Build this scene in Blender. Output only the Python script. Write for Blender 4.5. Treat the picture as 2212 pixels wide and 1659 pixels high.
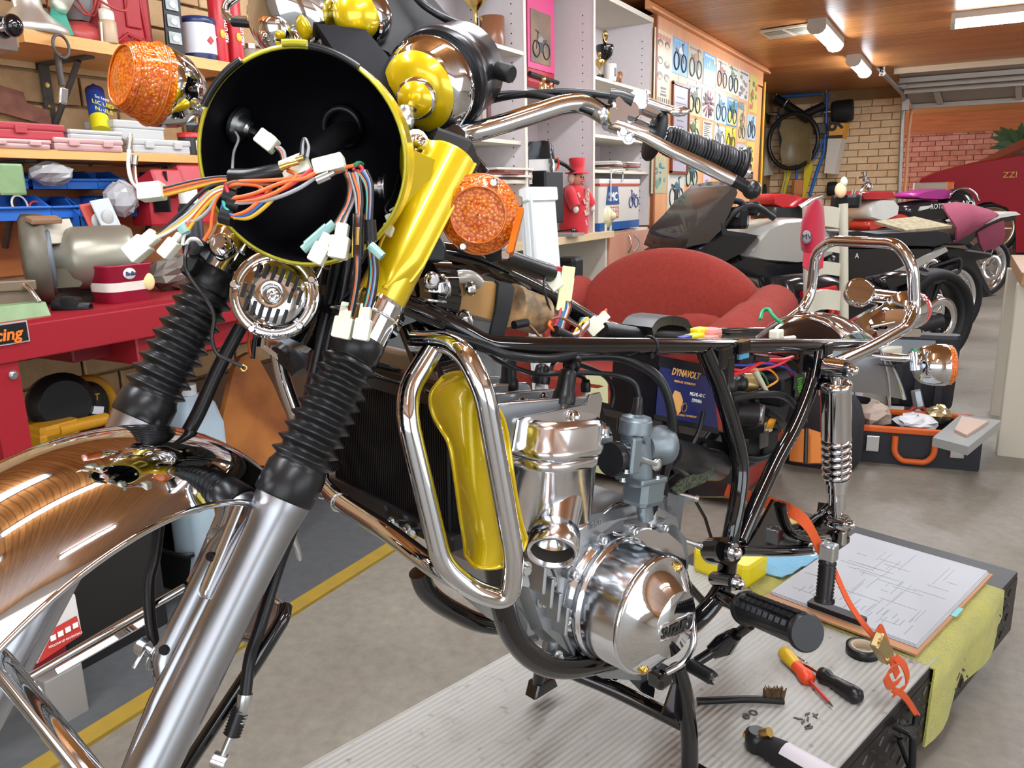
import bpy,math,random
from math import sin,cos,pi,radians,sqrt,atan2,tan
from mathutils import Vector as V,Matrix,Quaternion
random.seed(7)
for _o in list(bpy.data.objects):bpy.data.objects.remove(_o)
scene=bpy.context.scene
COL=scene.collection
# ---------------------------------------------------------------- camera
FPX=1720.0;PITCH=radians(13.4);ROLL=radians(1.2);CAMH=1.18;YAW=radians(29.4)
AH=V((cos(YAW),sin(YAW),0));BH=V((-sin(YAW),cos(YAW),0));UP=V((0,0,1))
CF=BH*cos(PITCH)-UP*sin(PITCH);_u0=BH*sin(PITCH)+UP*cos(PITCH)
CR=AH*cos(ROLL)-_u0*sin(ROLL);CU=AH*sin(ROLL)+_u0*cos(ROLL)
CC=V((0,0,CAMH))
cam=bpy.data.cameras.new('camera');camo=bpy.data.objects.new('camera',cam);COL.objects.link(camo)
cam.sensor_width=36;cam.sensor_fit='HORIZONTAL';cam.lens=FPX*36/2212;cam.clip_start=.02;cam.clip_end=100
camo.matrix_world=Matrix(((CR.x,CU.x,-CF.x,0),(CR.y,CU.y,-CF.y,0),(CR.z,CU.z,-CF.z,CAMH),(0,0,0,1)))
scene.camera=camo
# ---------------------------------------------------------------- world, exposure
w=bpy.data.worlds.new('daylight');scene.world=w;w.use_nodes=True
w.node_tree.nodes['Background'].inputs[0].default_value=(.86,.93,1,1)
w.node_tree.nodes['Background'].inputs[1].default_value=2.8
scene.view_settings.view_transform='Standard';scene.view_settings.look='None'
scene.view_settings.gamma=1;scene.view_settings.use_curve_mapping=False
scene.view_settings.exposure=0.5
scene.cycles.use_adaptive_sampling=True;scene.cycles.adaptive_threshold=.035;scene.cycles.use_denoising=True
scene.cycles.max_bounces=7;scene.cycles.diffuse_bounces=3;scene.cycles.glossy_bounces=4
scene.cycles.transmission_bounces=6;scene.cycles.transparent_max_bounces=8
scene.cycles.sample_clamp_indirect=6;scene.cycles.caustics_reflective=False;scene.cycles.caustics_refractive=False
# ---------------------------------------------------------------- geometry from the view: each point gets its own real distance
def ray(px,py):return CF+CR*((px-1106)/FPX)+CU*((829.5-py)/FPX)
def P(px,py,d):return CC+ray(px,py)*d
def PZ(px,py,z):r=ray(px,py);return CC+r*((z-CAMH)/r.z)
def PX(px,py,x):r=ray(px,py);return CC+r*(x/r.x)
def PY(px,py,y):r=ray(px,py);return CC+r*(y/r.y)
BETA=radians(43.5)
BACK=AH*cos(BETA)+BH*sin(BETA);LEFT=AH*sin(BETA)-BH*cos(BETA)
def BP(px,py,t):r=ray(px,py);return CC+r*((t-.80)/r.dot(LEFT))
def BS(s,t,z):return BACK*s+LEFT*(t-.80)+UP*z
# ---------------------------------------------------------------- colours and materials
def lin(c):
    c=c.lstrip('#');o=[]
    for i in(0,2,4):
        x=int(c[i:i+2],16)/255;o.append(x/12.92 if x<=.04045 else((x+.055)/1.055)**2.4)
    return(o[0],o[1],o[2],1)
MATS={}
def mat(name,col,rough=.5,metal=0,coat=0,trans=0,ior=1.45,emit=None,es=0,noise=None,bump=None,spec=None,sheen=0,alpha=1,sub=0):
    """principled material; noise=(scale, amount, colour2) mottles the colour, bump=(scale, strength) gives fine relief"""
    if name in MATS:return MATS[name]
    m=bpy.data.materials.new(name);m.use_nodes=True;nt=m.node_tree;b=nt.nodes['Principled BSDF'];I=b.inputs
    c=lin(col)if isinstance(col,str)else col
    I['Base Color'].default_value=c;I['Roughness'].default_value=rough;I['Metallic'].default_value=metal
    I['Coat Weight'].default_value=coat;I['Coat Roughness'].default_value=.05
    I['Transmission Weight'].default_value=trans;I['IOR'].default_value=ior
    if spec is not None:I['Specular IOR Level'].default_value=spec
    if sheen:I['Sheen Weight'].default_value=sheen
    if alpha<1:I['Alpha'].default_value=alpha
    if emit:I['Emission Color'].default_value=lin(emit);I['Emission Strength'].default_value=es
    if noise or bump:tc=nt.nodes.new('ShaderNodeTexCoord')
    if noise:
        n=nt.nodes.new('ShaderNodeTexNoise');n.inputs['Scale'].default_value=noise[0];n.inputs['Detail'].default_value=5
        nt.links.new(tc.outputs['Object'],n.inputs['Vector'])
        rp=nt.nodes.new('ShaderNodeValToRGB');rp.color_ramp.elements[0].position=.5-noise[1];rp.color_ramp.elements[1].position=.5+noise[1]
        rp.color_ramp.elements[0].color=c;rp.color_ramp.elements[1].color=lin(noise[2])
        nt.links.new(n.outputs['Fac'],rp.inputs['Fac']);nt.links.new(rp.outputs['Color'],I['Base Color'])
    if bump:
        n=nt.nodes.new('ShaderNodeTexNoise');n.inputs['Scale'].default_value=bump[0];n.inputs['Detail'].default_value=4
        nt.links.new(tc.outputs['Object'],n.inputs['Vector'])
        bp=nt.nodes.new('ShaderNodeBump');bp.inputs['Strength'].default_value=bump[1];bp.inputs['Distance'].default_value=.01
        nt.links.new(n.outputs['Fac'],bp.inputs['Height']);nt.links.new(bp.outputs['Normal'],I['Normal'])
    MATS[name]=m
    return m
def paint(col,rough=.45,**k):return mat('paint_%s_%d'%(col.strip('#'),int(rough*100)),col,rough,**k)
CHROME=mat('chrome',(.66,.68,.71,1),.035,1)
CHROME_DULL=mat('dull_chrome',(.72,.73,.75,1),.16,1)
ZINC=mat('zinc_steel',(.62,.65,.66,1),.28,1)
ALU=mat('polished_aluminium',(.82,.84,.87,1),.14,1,noise=(9,.3,'#dfe1e6'),bump=(25,.02))
ALUB=mat('brushed_aluminium',(.38,.39,.415,1),.30,1)
CAST=mat('cast_aluminium','#a3a6a8',.42,.85,bump=(160,.06))
FINM=mat('painted_fins','#9ea2a5',.38,.7)
CARB=mat('carburettor_casting','#7f8a90',.45,.75,bump=(120,.05))
BLACKG=mat('gloss_black',(.004,.004,.005,1),.07,0,coat=.6)
BLACKP=mat('black_plastic',(.010,.010,.011,1),.38,spec=.35)
BLACKS=mat('satin_black',(.011,.011,.012,1),.3,spec=.4)
RUBBER=mat('black_rubber',(.010,.010,.011,1),.33,spec=.4)
RUBBERM=mat('matt_rubber',(.014,.014,.015,1),.6,spec=.3)
MATTBLK=mat('shell_black',(.003,.003,.005,1),.6,spec=.15,bump=(300,.05))
GOLD=mat('candy_gold',(.64,.46,.003,1),.24,.35,coat=.7)
GOLDIN=mat('gold_edge',(.40,.36,.02,1),.35,.3)
CONN=mat('nylon_connector','#dcdcc8',.42,sub=.1)
CONNY=mat('aged_nylon','#d9dca6',.42)
BRASS=mat('brass',(.70,.50,.16,1),.25,1)
GLASSY=mat('clear_plastic',(.95,.96,.96,1),.08,trans=1,ior=1.2)
WHITE=mat('white_print','#f2f2ee',.5)
# ---------------------------------------------------------------- objects
WLOC={}
def link(o,parent,loc):
    COL.objects.link(o);WLOC[o.name]=V(loc)
    if parent is not None:
        o.parent=parent;o.location=V(loc)-WLOC[parent.name]
    else:o.location=loc
    return o
def tag(o,label=None,cat=None,group=None,kind=None):
    if label:o['label']=label
    if cat:o['category']=cat
    if group:o['group']=group
    if kind:o['kind']=kind
    return o
def thing(name,loc,label,cat,group=None):
    o=bpy.data.objects.new(name,None);o.empty_display_size=.1
    return tag(link(o,None,loc),label,cat,group)
def frame(axis,hint=UP):
    z=V(axis).normalized();h=V(hint)
    if abs(z.dot(h))>.98:h=V((1,0,0))if abs(z.x)<.9 else V((0,1,0))
    x=h.cross(z).normalized();y=z.cross(x)
    return x,y,z
def mtx(o,x,y,z):return Matrix(((x.x,y.x,z.x,o.x),(x.y,y.y,z.y,o.y),(x.z,y.z,z.z,o.z),(0,0,0,1)))
def catmull(pts,sub=6,closed=False):
    pts=[V(p)for p in pts];n=len(pts)
    if n<3 and not closed:return pts
    out=[]
    for i in range(n if closed else n-1):
        if closed:a,b,c,d=pts[(i-1)%n],pts[i],pts[(i+1)%n],pts[(i+2)%n]
        else:
            b,c=pts[i],pts[i+1];a=pts[i-1]if i else b*2-c;d=pts[i+2]if i+2<n else c*2-b
        for k in range(sub):
            t=k/sub;t2=t*t;t3=t2*t
            out.append((b*2+(c-a)*t+(a*2-b*5+c*4-d)*t2+(b*3-a-c*3+d)*t3)*.5)
    if not closed:out.append(pts[-1])
    return out
def fillet(pts,r,n=5):
    """polyline with rounded corners"""
    pts=[V(p)for p in pts];out=[pts[0]]
    for i in range(1,len(pts)-1):
        a,b,c=pts[i-1],pts[i],pts[i+1];rr=r[i]if isinstance(r,(list,tuple))else r
        u=(a-b);v=(c-b);k=min(rr,u.length*.45,v.length*.45);p=b+u.normalized()*k;q=b+v.normalized()*k
        for j in range(n+1):
            t=j/n;out.append(p*(1-t)**2+b*2*t*(1-t)+q*t*t)
    out.append(pts[-1]);return out
class MB:
    def __init__(s,M=None):s.v=[];s.f=[];s.m=[];s.s=[];s.M=M;s.mi=0;s.smooth=True
    def add(s,vs,fs,smooth=None):
        b=len(s.v);M=s.M
        for p in vs:s.v.append(M@V(p)if M is not None else V(p))
        sm=s.smooth if smooth is None else smooth
        for f in fs:s.f.append([i+b for i in f]);s.m.append(s.mi);s.s.append(sm)
        return s
    def rings(s,R,closed=False,cap0=True,cap1=True,smooth=True):
        n=len(R[0]);vs=[p for r in R for p in r];fs=[];k=len(R)
        for i in range(k if closed else k-1):
            a=i*n;b=((i+1)%k)*n
            for j in range(n):j2=(j+1)%n;fs.append((a+j,a+j2,b+j2,b+j))
        s.add(vs,fs,smooth)
        if not closed:
            if cap0:s.add(R[0],[tuple(range(n-1,-1,-1))],False)
            if cap1:s.add(R[-1],[tuple(range(n))],False)
        return s
    def tube(s,pts,r,n=10,cap=True,closed=False,flat=None,hint=UP):
        pts=[V(p)for p in pts];k=len(pts);R=[];rr=r if isinstance(r,(list,tuple))else None;px=None
        for i,p in enumerate(pts):
            if closed:t=pts[(i+1)%k]-pts[i-1]
            else:t=pts[min(i+1,k-1)]-pts[max(i-1,0)]
            if t.length<1e-9:t=V((0,0,1))
            t.normalize()
            if px is None:px,_,_=frame(t,hint)
            else:
                px=px-t*px.dot(t)
                if px.length<1e-6:px,_,_=frame(t,hint)
                px.normalize()
            py=t.cross(px);q=rr[i]if rr else r
            if flat:R.append([p+px*(cos(2*pi*j/n)*q)+py*(sin(2*pi*j/n)*q*flat)for j in range(n)])
            else:R.append([p+px*(cos(2*pi*j/n)*q)+py*(sin(2*pi*j/n)*q)for j in range(n)])
        return s.rings(R,closed,cap,cap)
    def cyl(s,a,b,r,r2=None,n=16,cap=True):return s.tube([a,b],[r,r if r2 is None else r2],n,cap)
    def lathe(s,prof,o,axis,n=28,cap0=True,cap1=True,hint=UP,hard=False,a0=0,a1=2*pi):
        """prof: list of (radius, distance along the axis)"""
        x,y,z=frame(axis,hint);o=V(o);R=[]
        full=abs(a1-a0-2*pi)<1e-6
        for r,h in prof:R.append([o+z*h+x*(cos(a0+(a1-a0)*j/(n if full else n-1))*r)+y*(sin(a0+(a1-a0)*j/(n if full else n-1))*r)for j in range(n)])
        if hard:
            for i in range(len(R)-1):s.rings([R[i],R[i+1]],cap0=False,cap1=False)
            if cap0:s.add(R[0],[tuple(range(n-1,-1,-1))],False)
            if cap1:s.add(R[-1],[tuple(range(n))],False)
            return s
        return s.rings(R,False,cap0,cap1)
    def torus(s,o,axis,R,r,n=32,k=8,hint=UP):
        x,y,z=frame(axis,hint);o=V(o)
        return s.tube([o+x*(cos(2*pi*i/n)*R)+y*(sin(2*pi*i/n)*R)for i in range(n)],r,k,closed=True)
    def box(s,c,size,x=None,y=None,z=None,bev=0):
        x=V(x).normalized()if x else V((1,0,0));y=V(y).normalized()if y else V((0,1,0));z=V(z).normalized()if z else x.cross(y)
        c=V(c);a,b,h=size[0]/2,size[1]/2,size[2]/2
        if bev<=0:
            vs=[c+x*i*a+y*j*b+z*k*h for k in(-1,1)for j in(-1,1)for i in(-1,1)]
            return s.add(vs,[(0,2,3,1),(4,5,7,6),(0,1,5,4),(2,6,7,3),(0,4,6,2),(1,3,7,5)],False)
        e=min(bev,a*.95,b*.95,h*.95)
        def loop(k,q):return[c+x*X+y*Y+z*k for X,Y in((-a+q,-b+q),(a-q,-b+q),(a-q,b-q),(-a+q,b-q))]
        def oct_(k,q):return[c+x*X+y*Y+z*k for X,Y in((-a+q,-b),(a-q,-b),(a,-b+q),(a,b-q),(a-q,b),(-a+q,b),(-a,b-q),(-a,-b+q))]
        def oi(k):return[c+x*X+y*Y+z*k for X,Y in((-a+e,-b+e*.3),(a-e,-b+e*.3),(a-e*.3,-b+e),(a-e*.3,b-e),(a-e,b-e*.3),(-a+e,b-e*.3),(-a+e*.3,b-e),(-a+e*.3,-b+e))]
        return s.rings([oi(-h),oct_(-h+e*.8,e),oct_(h-e*.8,e),oi(h)],smooth=False)
    def prism(s,poly,o,x,y,h,bev=0,both=False,smooth=False):
        """poly: 2D points in the x,y frame at o, extruded by h along x cross y"""
        x=V(x).normalized();y=V(y);y=(y-x*y.dot(x)).normalized();z=x.cross(y);o=V(o);h0=-h/2 if both else 0;h1=h0+h
        cx=sum(p[0]for p in poly)/len(poly);cy=sum(p[1]for p in poly)/len(poly)
        def rg(k,q):return[o+x*(p[0]+(cx-p[0])*q)+y*(p[1]+(cy-p[1])*q)+z*k for p in poly]
        if bev:
            sz=max(max(p[0]for p in poly)-min(p[0]for p in poly),max(p[1]for p in poly)-min(p[1]for p in poly));q=bev*2/sz;d=bev if h>0 else-bev
            return s.rings([rg(h0,q),rg(h0+d,0),rg(h1-d,0),rg(h1,q)],smooth=smooth)
        return s.rings([rg(h0,0),rg(h1,0)],smooth=smooth)
    def ell(s,c,rx,ry,rz,x=None,y=None,nu=16,nv=10):
        x=V(x).normalized()if x else V((1,0,0));y=V(y)if y else V((0,1,0));y=(y-x*y.dot(x)).normalized();z=x.cross(y);c=V(c);R=[]
        for i in range(nv+1):
            p=-pi/2+pi*i/nv;q=max(cos(p),.001)
            R.append([c+z*(sin(p)*rz)+x*(cos(2*pi*j/nu)*q*rx)+y*(sin(2*pi*j/nu)*q*ry)for j in range(nu)])
        return s.rings(R)
    def grid(s,G,smooth=True,flip=False,cl=False):
        n=len(G[0]);vs=[p for r in G for p in r];fs=[]
        for i in range(len(G)-1):
            for j in range(n if cl else n-1):
                j2=(j+1)%n;f=(i*n+j,i*n+j2,(i+1)*n+j2,(i+1)*n+j);fs.append(f[::-1]if flip else f)
        return s.add(vs,fs,smooth)
    def slab(s,G,th,smooth=True):
        """a curved sheet with thickness: G is a grid of points, th is offset along the local normal"""
        nr=len(G);nc=len(G[0]);G=[[V(p)for p in r]for r in G];H=[]
        for i in range(nr):
            r=[]
            for j in range(nc):
                du=G[min(i+1,nr-1)][j]-G[max(i-1,0)][j];dv=G[i][min(j+1,nc-1)]-G[i][max(j-1,0)]
                nn=du.cross(dv);nn=nn.normalized()if nn.length>1e-12 else UP.copy();r.append(G[i][j]-nn*th)
            H.append(r)
        s.grid(G,smooth,True);s.grid(H,smooth)
        for a,b in((G[0],H[0]),(H[-1],G[-1])):s.grid([a,b],False)
        s.grid([[r[0]for r in H],[r[0]for r in G]],False);s.grid([[r[-1]for r in G],[r[-1]for r in H]],False)
        return s
    def bolt(s,o,axis,r=.006,h=.005,washer=True,dome=False):
        o=V(o);a=V(axis).normalized()
        if washer:s.cyl(o,o+a*h*.25,r*1.45,n=14);o=o+a*h*.25
        s.lathe([(r,0),(r,h*.8),(r*.85,h)],o,a,6,hard=True)
        if dome:s.ell(o+a*h,r*.8,r*.8,r*.6,*frame(a)[:2],nu=10,nv=6)
        return s
    def build(s,name,m,parent=None,sub=0):
        if not s.v:return None
        lo=V((min(p.x for p in s.v),min(p.y for p in s.v),min(p.z for p in s.v)));hi=V((max(p.x for p in s.v),max(p.y for p in s.v),max(p.z for p in s.v)));c=(lo+hi)/2
        if parent is None:c.z=lo.z
        me=bpy.data.meshes.new(name);me.from_pydata([p-c for p in s.v],[],s.f)
        for mm in(m if isinstance(m,(list,tuple))else[m]):me.materials.append(mm)
        me.polygons.foreach_set('material_index',s.m);me.polygons.foreach_set('use_smooth',s.s);me.update()
        o=bpy.data.objects.new(name,me);link(o,parent,c)
        if sub:md=o.modifiers.new('sub','SUBSURF');md.levels=md.render_levels=sub
        return o
def copy_obj(src,parent,loc,rot=None):
    o=src.copy();link(o,parent,loc)
    if rot is not None:o.rotation_euler=rot
    return o
FONT=None
def text(name,body,o,x,y,size,m,parent,ext=.0006,align='CENTER',shear=0,bold=0,sx=1):
    """flat lettering: baseline direction x, up direction y, at the centre point o"""
    cu=bpy.data.curves.new(name,'FONT');cu.body=body;cu.size=size;cu.extrude=ext;cu.align_x=align;cu.align_y='CENTER';cu.shear=shear;cu.offset=bold;cu.resolution_u=2
    tmp=bpy.data.objects.new('tmp_lettering',cu);me=bpy.data.meshes.new_from_object(tmp);bpy.data.objects.remove(tmp)
    me.name=name;me.materials.clear();me.materials.append(m)
    ob=bpy.data.objects.new(name,me);x=V(x).normalized();y=V(y);y=(y-x*y.dot(x)).normalized();z=x.cross(y)
    M=mtx(V((0,0,0)),x,y,z)
    for v in me.vertices:v.co=M@V((v.co.x*sx,v.co.y,v.co.z))
    return link(ob,parent,V(o))
def rrect(w,h,r,n=4):
    o=[]
    for cx,cy,a in((w/2-r,h/2-r,0),(-w/2+r,h/2-r,90),(-w/2+r,-h/2+r,180),(w/2-r,-h/2+r,270)):
        for k in range(n+1):q=radians(a+90*k/n);o.append((cx+r*cos(q),cy+r*sin(q)))
    return o
# ================================================================ lamps (fixtures with their own light) and room shell
FLU=mat('lit_diffuser','#ffffff',.5,emit='#edf5ff',es=34)
LAMPBODY=mat('lamp_body','#b9b2a6',.5)
def batten(x,y,z,L,along,label,w=.13,power=14,ymin=0):
    """fluorescent batten under the ceiling: body, lit diffuser and two end caps"""
    d=V((0,1,0))if along=='y' else V((1,0,0));q=V((1,0,0))if along=='y' else V((0,-1,0));c=V((x,y,z))
    t=thing('fluorescent_batten',c,label,'ceiling light','fluorescent battens under the ceiling')
    b=MB();prof=[(-w/2,.0),(w/2,.0),(w/2,.045),(-w/2,.045)]
    b.rings([[c+d*(k*L/2)+q*p[0]+UP*p[1]for p in prof]for k in(-1,1)],smooth=False);b.build('lamp_body',LAMPBODY,t)
    pr=[(-w*.42,0),(-w*.42,-.022),(-w*.3,-.045),(-w*.12,-.056),(w*.12,-.056),(w*.3,-.045),(w*.42,-.022),(w*.42,0)]
    b=MB();b.rings([[c+d*(k*(L/2-.03))+q*p[0]+UP*p[1]for p in pr]for k in(-1,1)],smooth=False);b.build('diffuser',FLU,t)
    for k in(-1,1):
        b=MB();pp=[(p[0]*1.22,p[1]*1.12)for p in pr]
        b.rings([[c+d*(k*(L/2-.03))+q*p[0]+UP*p[1]for p in pp],[c+d*(k*L/2)+q*p[0]+UP*p[1]for p in pp]],smooth=False);b.build('end_cap',LAMPBODY,t)
    ld=bpy.data.lights.new('tube_light','AREA');ld.shape='RECTANGLE';ld.size=w*.7;ld.size_y=L-.1;ld.energy=power;ld.color=(.95,.98,1)
    lo=bpy.data.objects.new('tube_light',ld);link(lo,t,c-UP*.06)
    if along=='x':lo.rotation_euler=(0,0,pi/2)
LZ=2.355
batten(-1.10,7.15,LZ,1.0,'y','lit batten lamp hanging beside the white ceiling vent')
batten(-1.07,9.1,LZ,1.0,'y','smaller farther lit batten lamp just before the perforated steel bracket')
batten(.42,7.1,LZ,1.3,'x','lit batten lamp at the upper edge of the ceiling running crosswise')
for i,(x,y,al)in enumerate(((-1.05,4.6,'y'),(-1.05,2.4,'y'),(-.2,.9,'y'),(.5,-.4,'y'),(-1.2,.2,'y'),(.9,4.2,'x'),(2.4,2.0,'y'),(2.4,7,'y'),(1.6,9.8,'x'))):  # unseen battens: near ones read from chrome reflections, farther ones added to brighten
    batten(x,y,LZ,1.3,al,'unseen lit batten lamp '+('over the red armchair','over the mat before the bookcase','straight above the gold headlight shell','above the near end of the lift','above the red workbench','crosswise above the cream table','by the side opening added for daylight','beyond the cream table','crosswise inside the raised garage door')[i],power=6)
# ---------------------------------------------------------------- procedural surfaces
def nodes(name,rough=.5,metal=0):
    m=bpy.data.materials.new(name);m.use_nodes=True;nt=m.node_tree;b=nt.nodes['Principled BSDF']
    b.inputs['Roughness'].default_value=rough;b.inputs['Metallic'].default_value=metal
    return m,nt,b,nt.nodes.new('ShaderNodeTexCoord')
def nd(nt,t,**k):
    n=nt.nodes.new(t)
    for a,v in k.items():
        if a in n.inputs:n.inputs[a].default_value=v
        else:setattr(n,a,v)
    return n
def ramp(nt,*st):
    r=nt.nodes.new('ShaderNodeValToRGB');e=r.color_ramp.elements
    while len(e)<len(st):e.new(.5)
    for x,(p,c)in zip(e,st):x.position=p;x.color=lin(c)if isinstance(c,str)else c
    return r
def concrete():
    m,nt,b,tc=nodes('sealed_concrete',.42);L=nt.links
    n1=nd(nt,'ShaderNodeTexNoise',Scale=1.1,Detail=6,Roughness=.62);n2=nd(nt,'ShaderNodeTexNoise',Scale=26,Detail=5,Roughness=.7);n3=nd(nt,'ShaderNodeTexNoise',Scale=220,Detail=2)
    for n in(n1,n2,n3):L.new(tc.outputs['Object'],n.inputs['Vector'])
    r1=ramp(nt,(.28,'#857f75'),(.5,'#979288'),(.72,'#a7a397'));L.new(n1.outputs['Fac'],r1.inputs['Fac'])
    r2=ramp(nt,(.3,'#b0aca6'),(.7,'#dedbd6'));L.new(n2.outputs['Fac'],r2.inputs['Fac'])
    mx=nd(nt,'ShaderNodeMix',data_type='RGBA',blend_type='MULTIPLY');mx.inputs['Factor'].default_value=.75
    L.new(r1.outputs['Color'],mx.inputs['A']);L.new(r2.outputs['Color'],mx.inputs['B']);L.new(mx.outputs['Result'],b.inputs['Base Color'])
    rr=ramp(nt,(.35,(.4,.4,.4,1)),(.7,(.58,.58,.58,1)));L.new(n1.outputs['Fac'],rr.inputs['Fac']);L.new(rr.outputs['Color'],b.inputs['Roughness'])
    bp=nd(nt,'ShaderNodeBump',Strength=.06,Distance=.01);L.new(n3.outputs['Fac'],bp.inputs['Height']);L.new(bp.outputs['Normal'],b.inputs['Normal'])
    return m
def boards(name,c1,c2,c3,step,rough=.35):
    """narrow tongue-and-groove lining boards running along x"""
    m,nt,b,tc=nodes(name,rough);L=nt.links
    sp=nd(nt,'ShaderNodeSeparateXYZ');L.new(tc.outputs['Object'],sp.inputs[0])
    dv=nd(nt,'ShaderNodeMath',operation='DIVIDE');dv.inputs[1].default_value=step;L.new(sp.outputs['Y'],dv.inputs[0])
    fl=nd(nt,'ShaderNodeMath',operation='FLOOR');L.new(dv.outputs[0],fl.inputs[0]);fr=nd(nt,'ShaderNodeMath',operation='FRACT');L.new(dv.outputs[0],fr.inputs[0])
    wn=nd(nt,'ShaderNodeTexWhiteNoise',noise_dimensions='1D');L.new(fl.outputs[0],wn.inputs['W'])
    mp=nd(nt,'ShaderNodeMapping');mp.inputs['Scale'].default_value=(.9,14,1);L.new(tc.outputs['Object'],mp.inputs[0])
    ad=nd(nt,'ShaderNodeVectorMath',operation='ADD');L.new(mp.outputs[0],ad.inputs[0]);L.new(wn.outputs['Color'],ad.inputs[1])
    gn=nd(nt,'ShaderNodeTexNoise',Scale=3.2,Detail=6,Roughness=.6);L.new(ad.outputs[0],gn.inputs['Vector'])
    r=ramp(nt,(.25,c1),(.5,c2),(.78,c3));L.new(gn.outputs['Fac'],r.inputs['Fac'])
    mx=nd(nt,'ShaderNodeMix',data_type='RGBA',blend_type='MULTIPLY');r2=ramp(nt,(0,'#c8c0b8'),(1,'#ffffff'));L.new(wn.outputs['Value'],r2.inputs['Fac'])
    mx.inputs['Factor'].default_value=.6;L.new(r.outputs['Color'],mx.inputs['A']);L.new(r2.outputs['Color'],mx.inputs['B'])
    gr=ramp(nt,(0,(0,0,0,1)),(.06,(0,0,0,1)),(.12,(1,1,1,1)));L.new(fr.outputs[0],gr.inputs['Fac'])
    m2=nd(nt,'ShaderNodeMix',data_type='RGBA');m2.inputs['A'].default_value=lin('#5a3418');L.new(gr.outputs['Color'],m2.inputs['Factor']);L.new(mx.outputs['Result'],m2.inputs['B'])
    L.new(m2.outputs['Result'],b.inputs['Base Color'])
    bp=nd(nt,'ShaderNodeBump',Strength=.5,Distance=.004);L.new(gr.outputs['Color'],bp.inputs['Height']);L.new(bp.outputs['Normal'],b.inputs['Normal'])
    return m
def wood(name,c1,c2,axis='y',rough=.4,sc=6):
    m,nt,b,tc=nodes(name,rough);L=nt.links
    mp=nd(nt,'ShaderNodeMapping');mp.inputs['Scale'].default_value={'x':(1,12,12),'y':(12,1,12),'z':(12,12,1)}[axis];L.new(tc.outputs['Object'],mp.inputs[0])
    n=nd(nt,'ShaderNodeTexNoise',Scale=sc/3,Detail=6,Roughness=.55,Distortion=.3);L.new(mp.outputs[0],n.inputs['Vector'])
    r=ramp(nt,(.3,c1),(.7,c2));L.new(n.outputs['Fac'],r.inputs['Fac']);L.new(r.outputs['Color'],b.inputs['Base Color'])
    return m
def brickmat(name,a,b_,c):
    m,nt,b,tc=nodes(name,.8);L=nt.links
    oi=nd(nt,'ShaderNodeObjectInfo');ad=nd(nt,'ShaderNodeVectorMath',operation='ADD');L.new(tc.outputs['Object'],ad.inputs[0]);L.new(oi.outputs['Location'],ad.inputs[1])
    n=nd(nt,'ShaderNodeTexNoise',Scale=9,Detail=6,Roughness=.65);L.new(ad.outputs[0],n.inputs['Vector'])
    mm=nd(nt,'ShaderNodeMath',operation='MULTIPLY_ADD');mm.inputs[1].default_value=.35;L.new(oi.outputs['Random'],mm.inputs[0]);L.new(n.outputs['Fac'],mm.inputs[2])
    r=ramp(nt,(.35,a),(.62,b_),(.95,c));L.new(mm.outputs[0],r.inputs['Fac']);L.new(r.outputs['Color'],b.inputs['Base Color'])
    n2=nd(nt,'ShaderNodeTexNoise',Scale=90,Detail=4);L.new(ad.outputs[0],n2.inputs['Vector'])
    bp=nd(nt,'ShaderNodeBump',Strength=.35,Distance=.006);L.new(n2.outputs['Fac'],bp.inputs['Height']);L.new(bp.outputs['Normal'],b.inputs['Normal'])
    return m
CONC=concrete()
BRK1=brickmat('cream_brick','#9c7c58','#b8966c','#ccae84');BRK2=brickmat('tan_brick','#d2ac80','#e2c096','#eccfa8');BRK3=brickmat('red_brick','#9a5a42','#b8705a','#c98872')
MORT=mat('mortar','#a58460',.9,noise=(12,.25,'#937650'),bump=(80,.3));MORTR=mat('mortar_pink','#84523e',.9)
CEILM=boards('ceiling_boards','#a4632e','#c98546','#dc9f60',.068)
PLAST=mat('plaster','#cfc8bc',.8);PINE=wood('pine_shelf','#c98f50','#e0ad6c','y');PINEX=wood('pine_edge','#c98f50','#e0ad6c','x')
def struct(name,mb,m,parent=None):
    o=mb.build(name,m,parent)
    if parent is None:o['kind']='structure'
    return o
XW,XR,YB,YF,ZC=-2.42,4.6,11.6,-3.6,2.4
b=MB();b.box((1.0,4.0,-.06),(7.4,15.4,.12));struct('floor',b,CONC)
b=MB();b.add([(-2.6,11.6,0),(4.8,11.6,0),(4.8,13,.22),(-2.6,13,.22),(4.8,17,.25),(-2.6,17,.25)],[(0,1,2,3),(3,2,4,5)],False);struct('floor_driveway',b,CONC)
b=MB();b.box((1.0,6.4,ZC+.03),(7.4,20.6,.06));struct('ceiling',b,CEILM)
for y0,y1,z0,z1 in((-3.7,-2.6,0,2.4),(-2.6,2.4,2.1,2.4),(2.4,11.7,0,2.4)):  # unseen wall; the gap in it is added to let in fill daylight
    b=MB();b.box((XR+.06,(y0+y1)/2,(z0+z1)/2),(.12,y1-y0,z1-z0));struct('wall_right',b,PLAST)
for nm,x0,x1,z0,z1 in(('wall_front',-2.5,-1.2,0,2.4),('wall_front',3.2,4.6,0,2.4),('wall_front',-1.2,3.2,2.15,2.4)):
    b=MB();b.box(((x0+x1)/2,YF-.06,(z0+z1)/2),(x1-x0,.12,z1-z0));struct(nm,b,PLAST)
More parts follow.
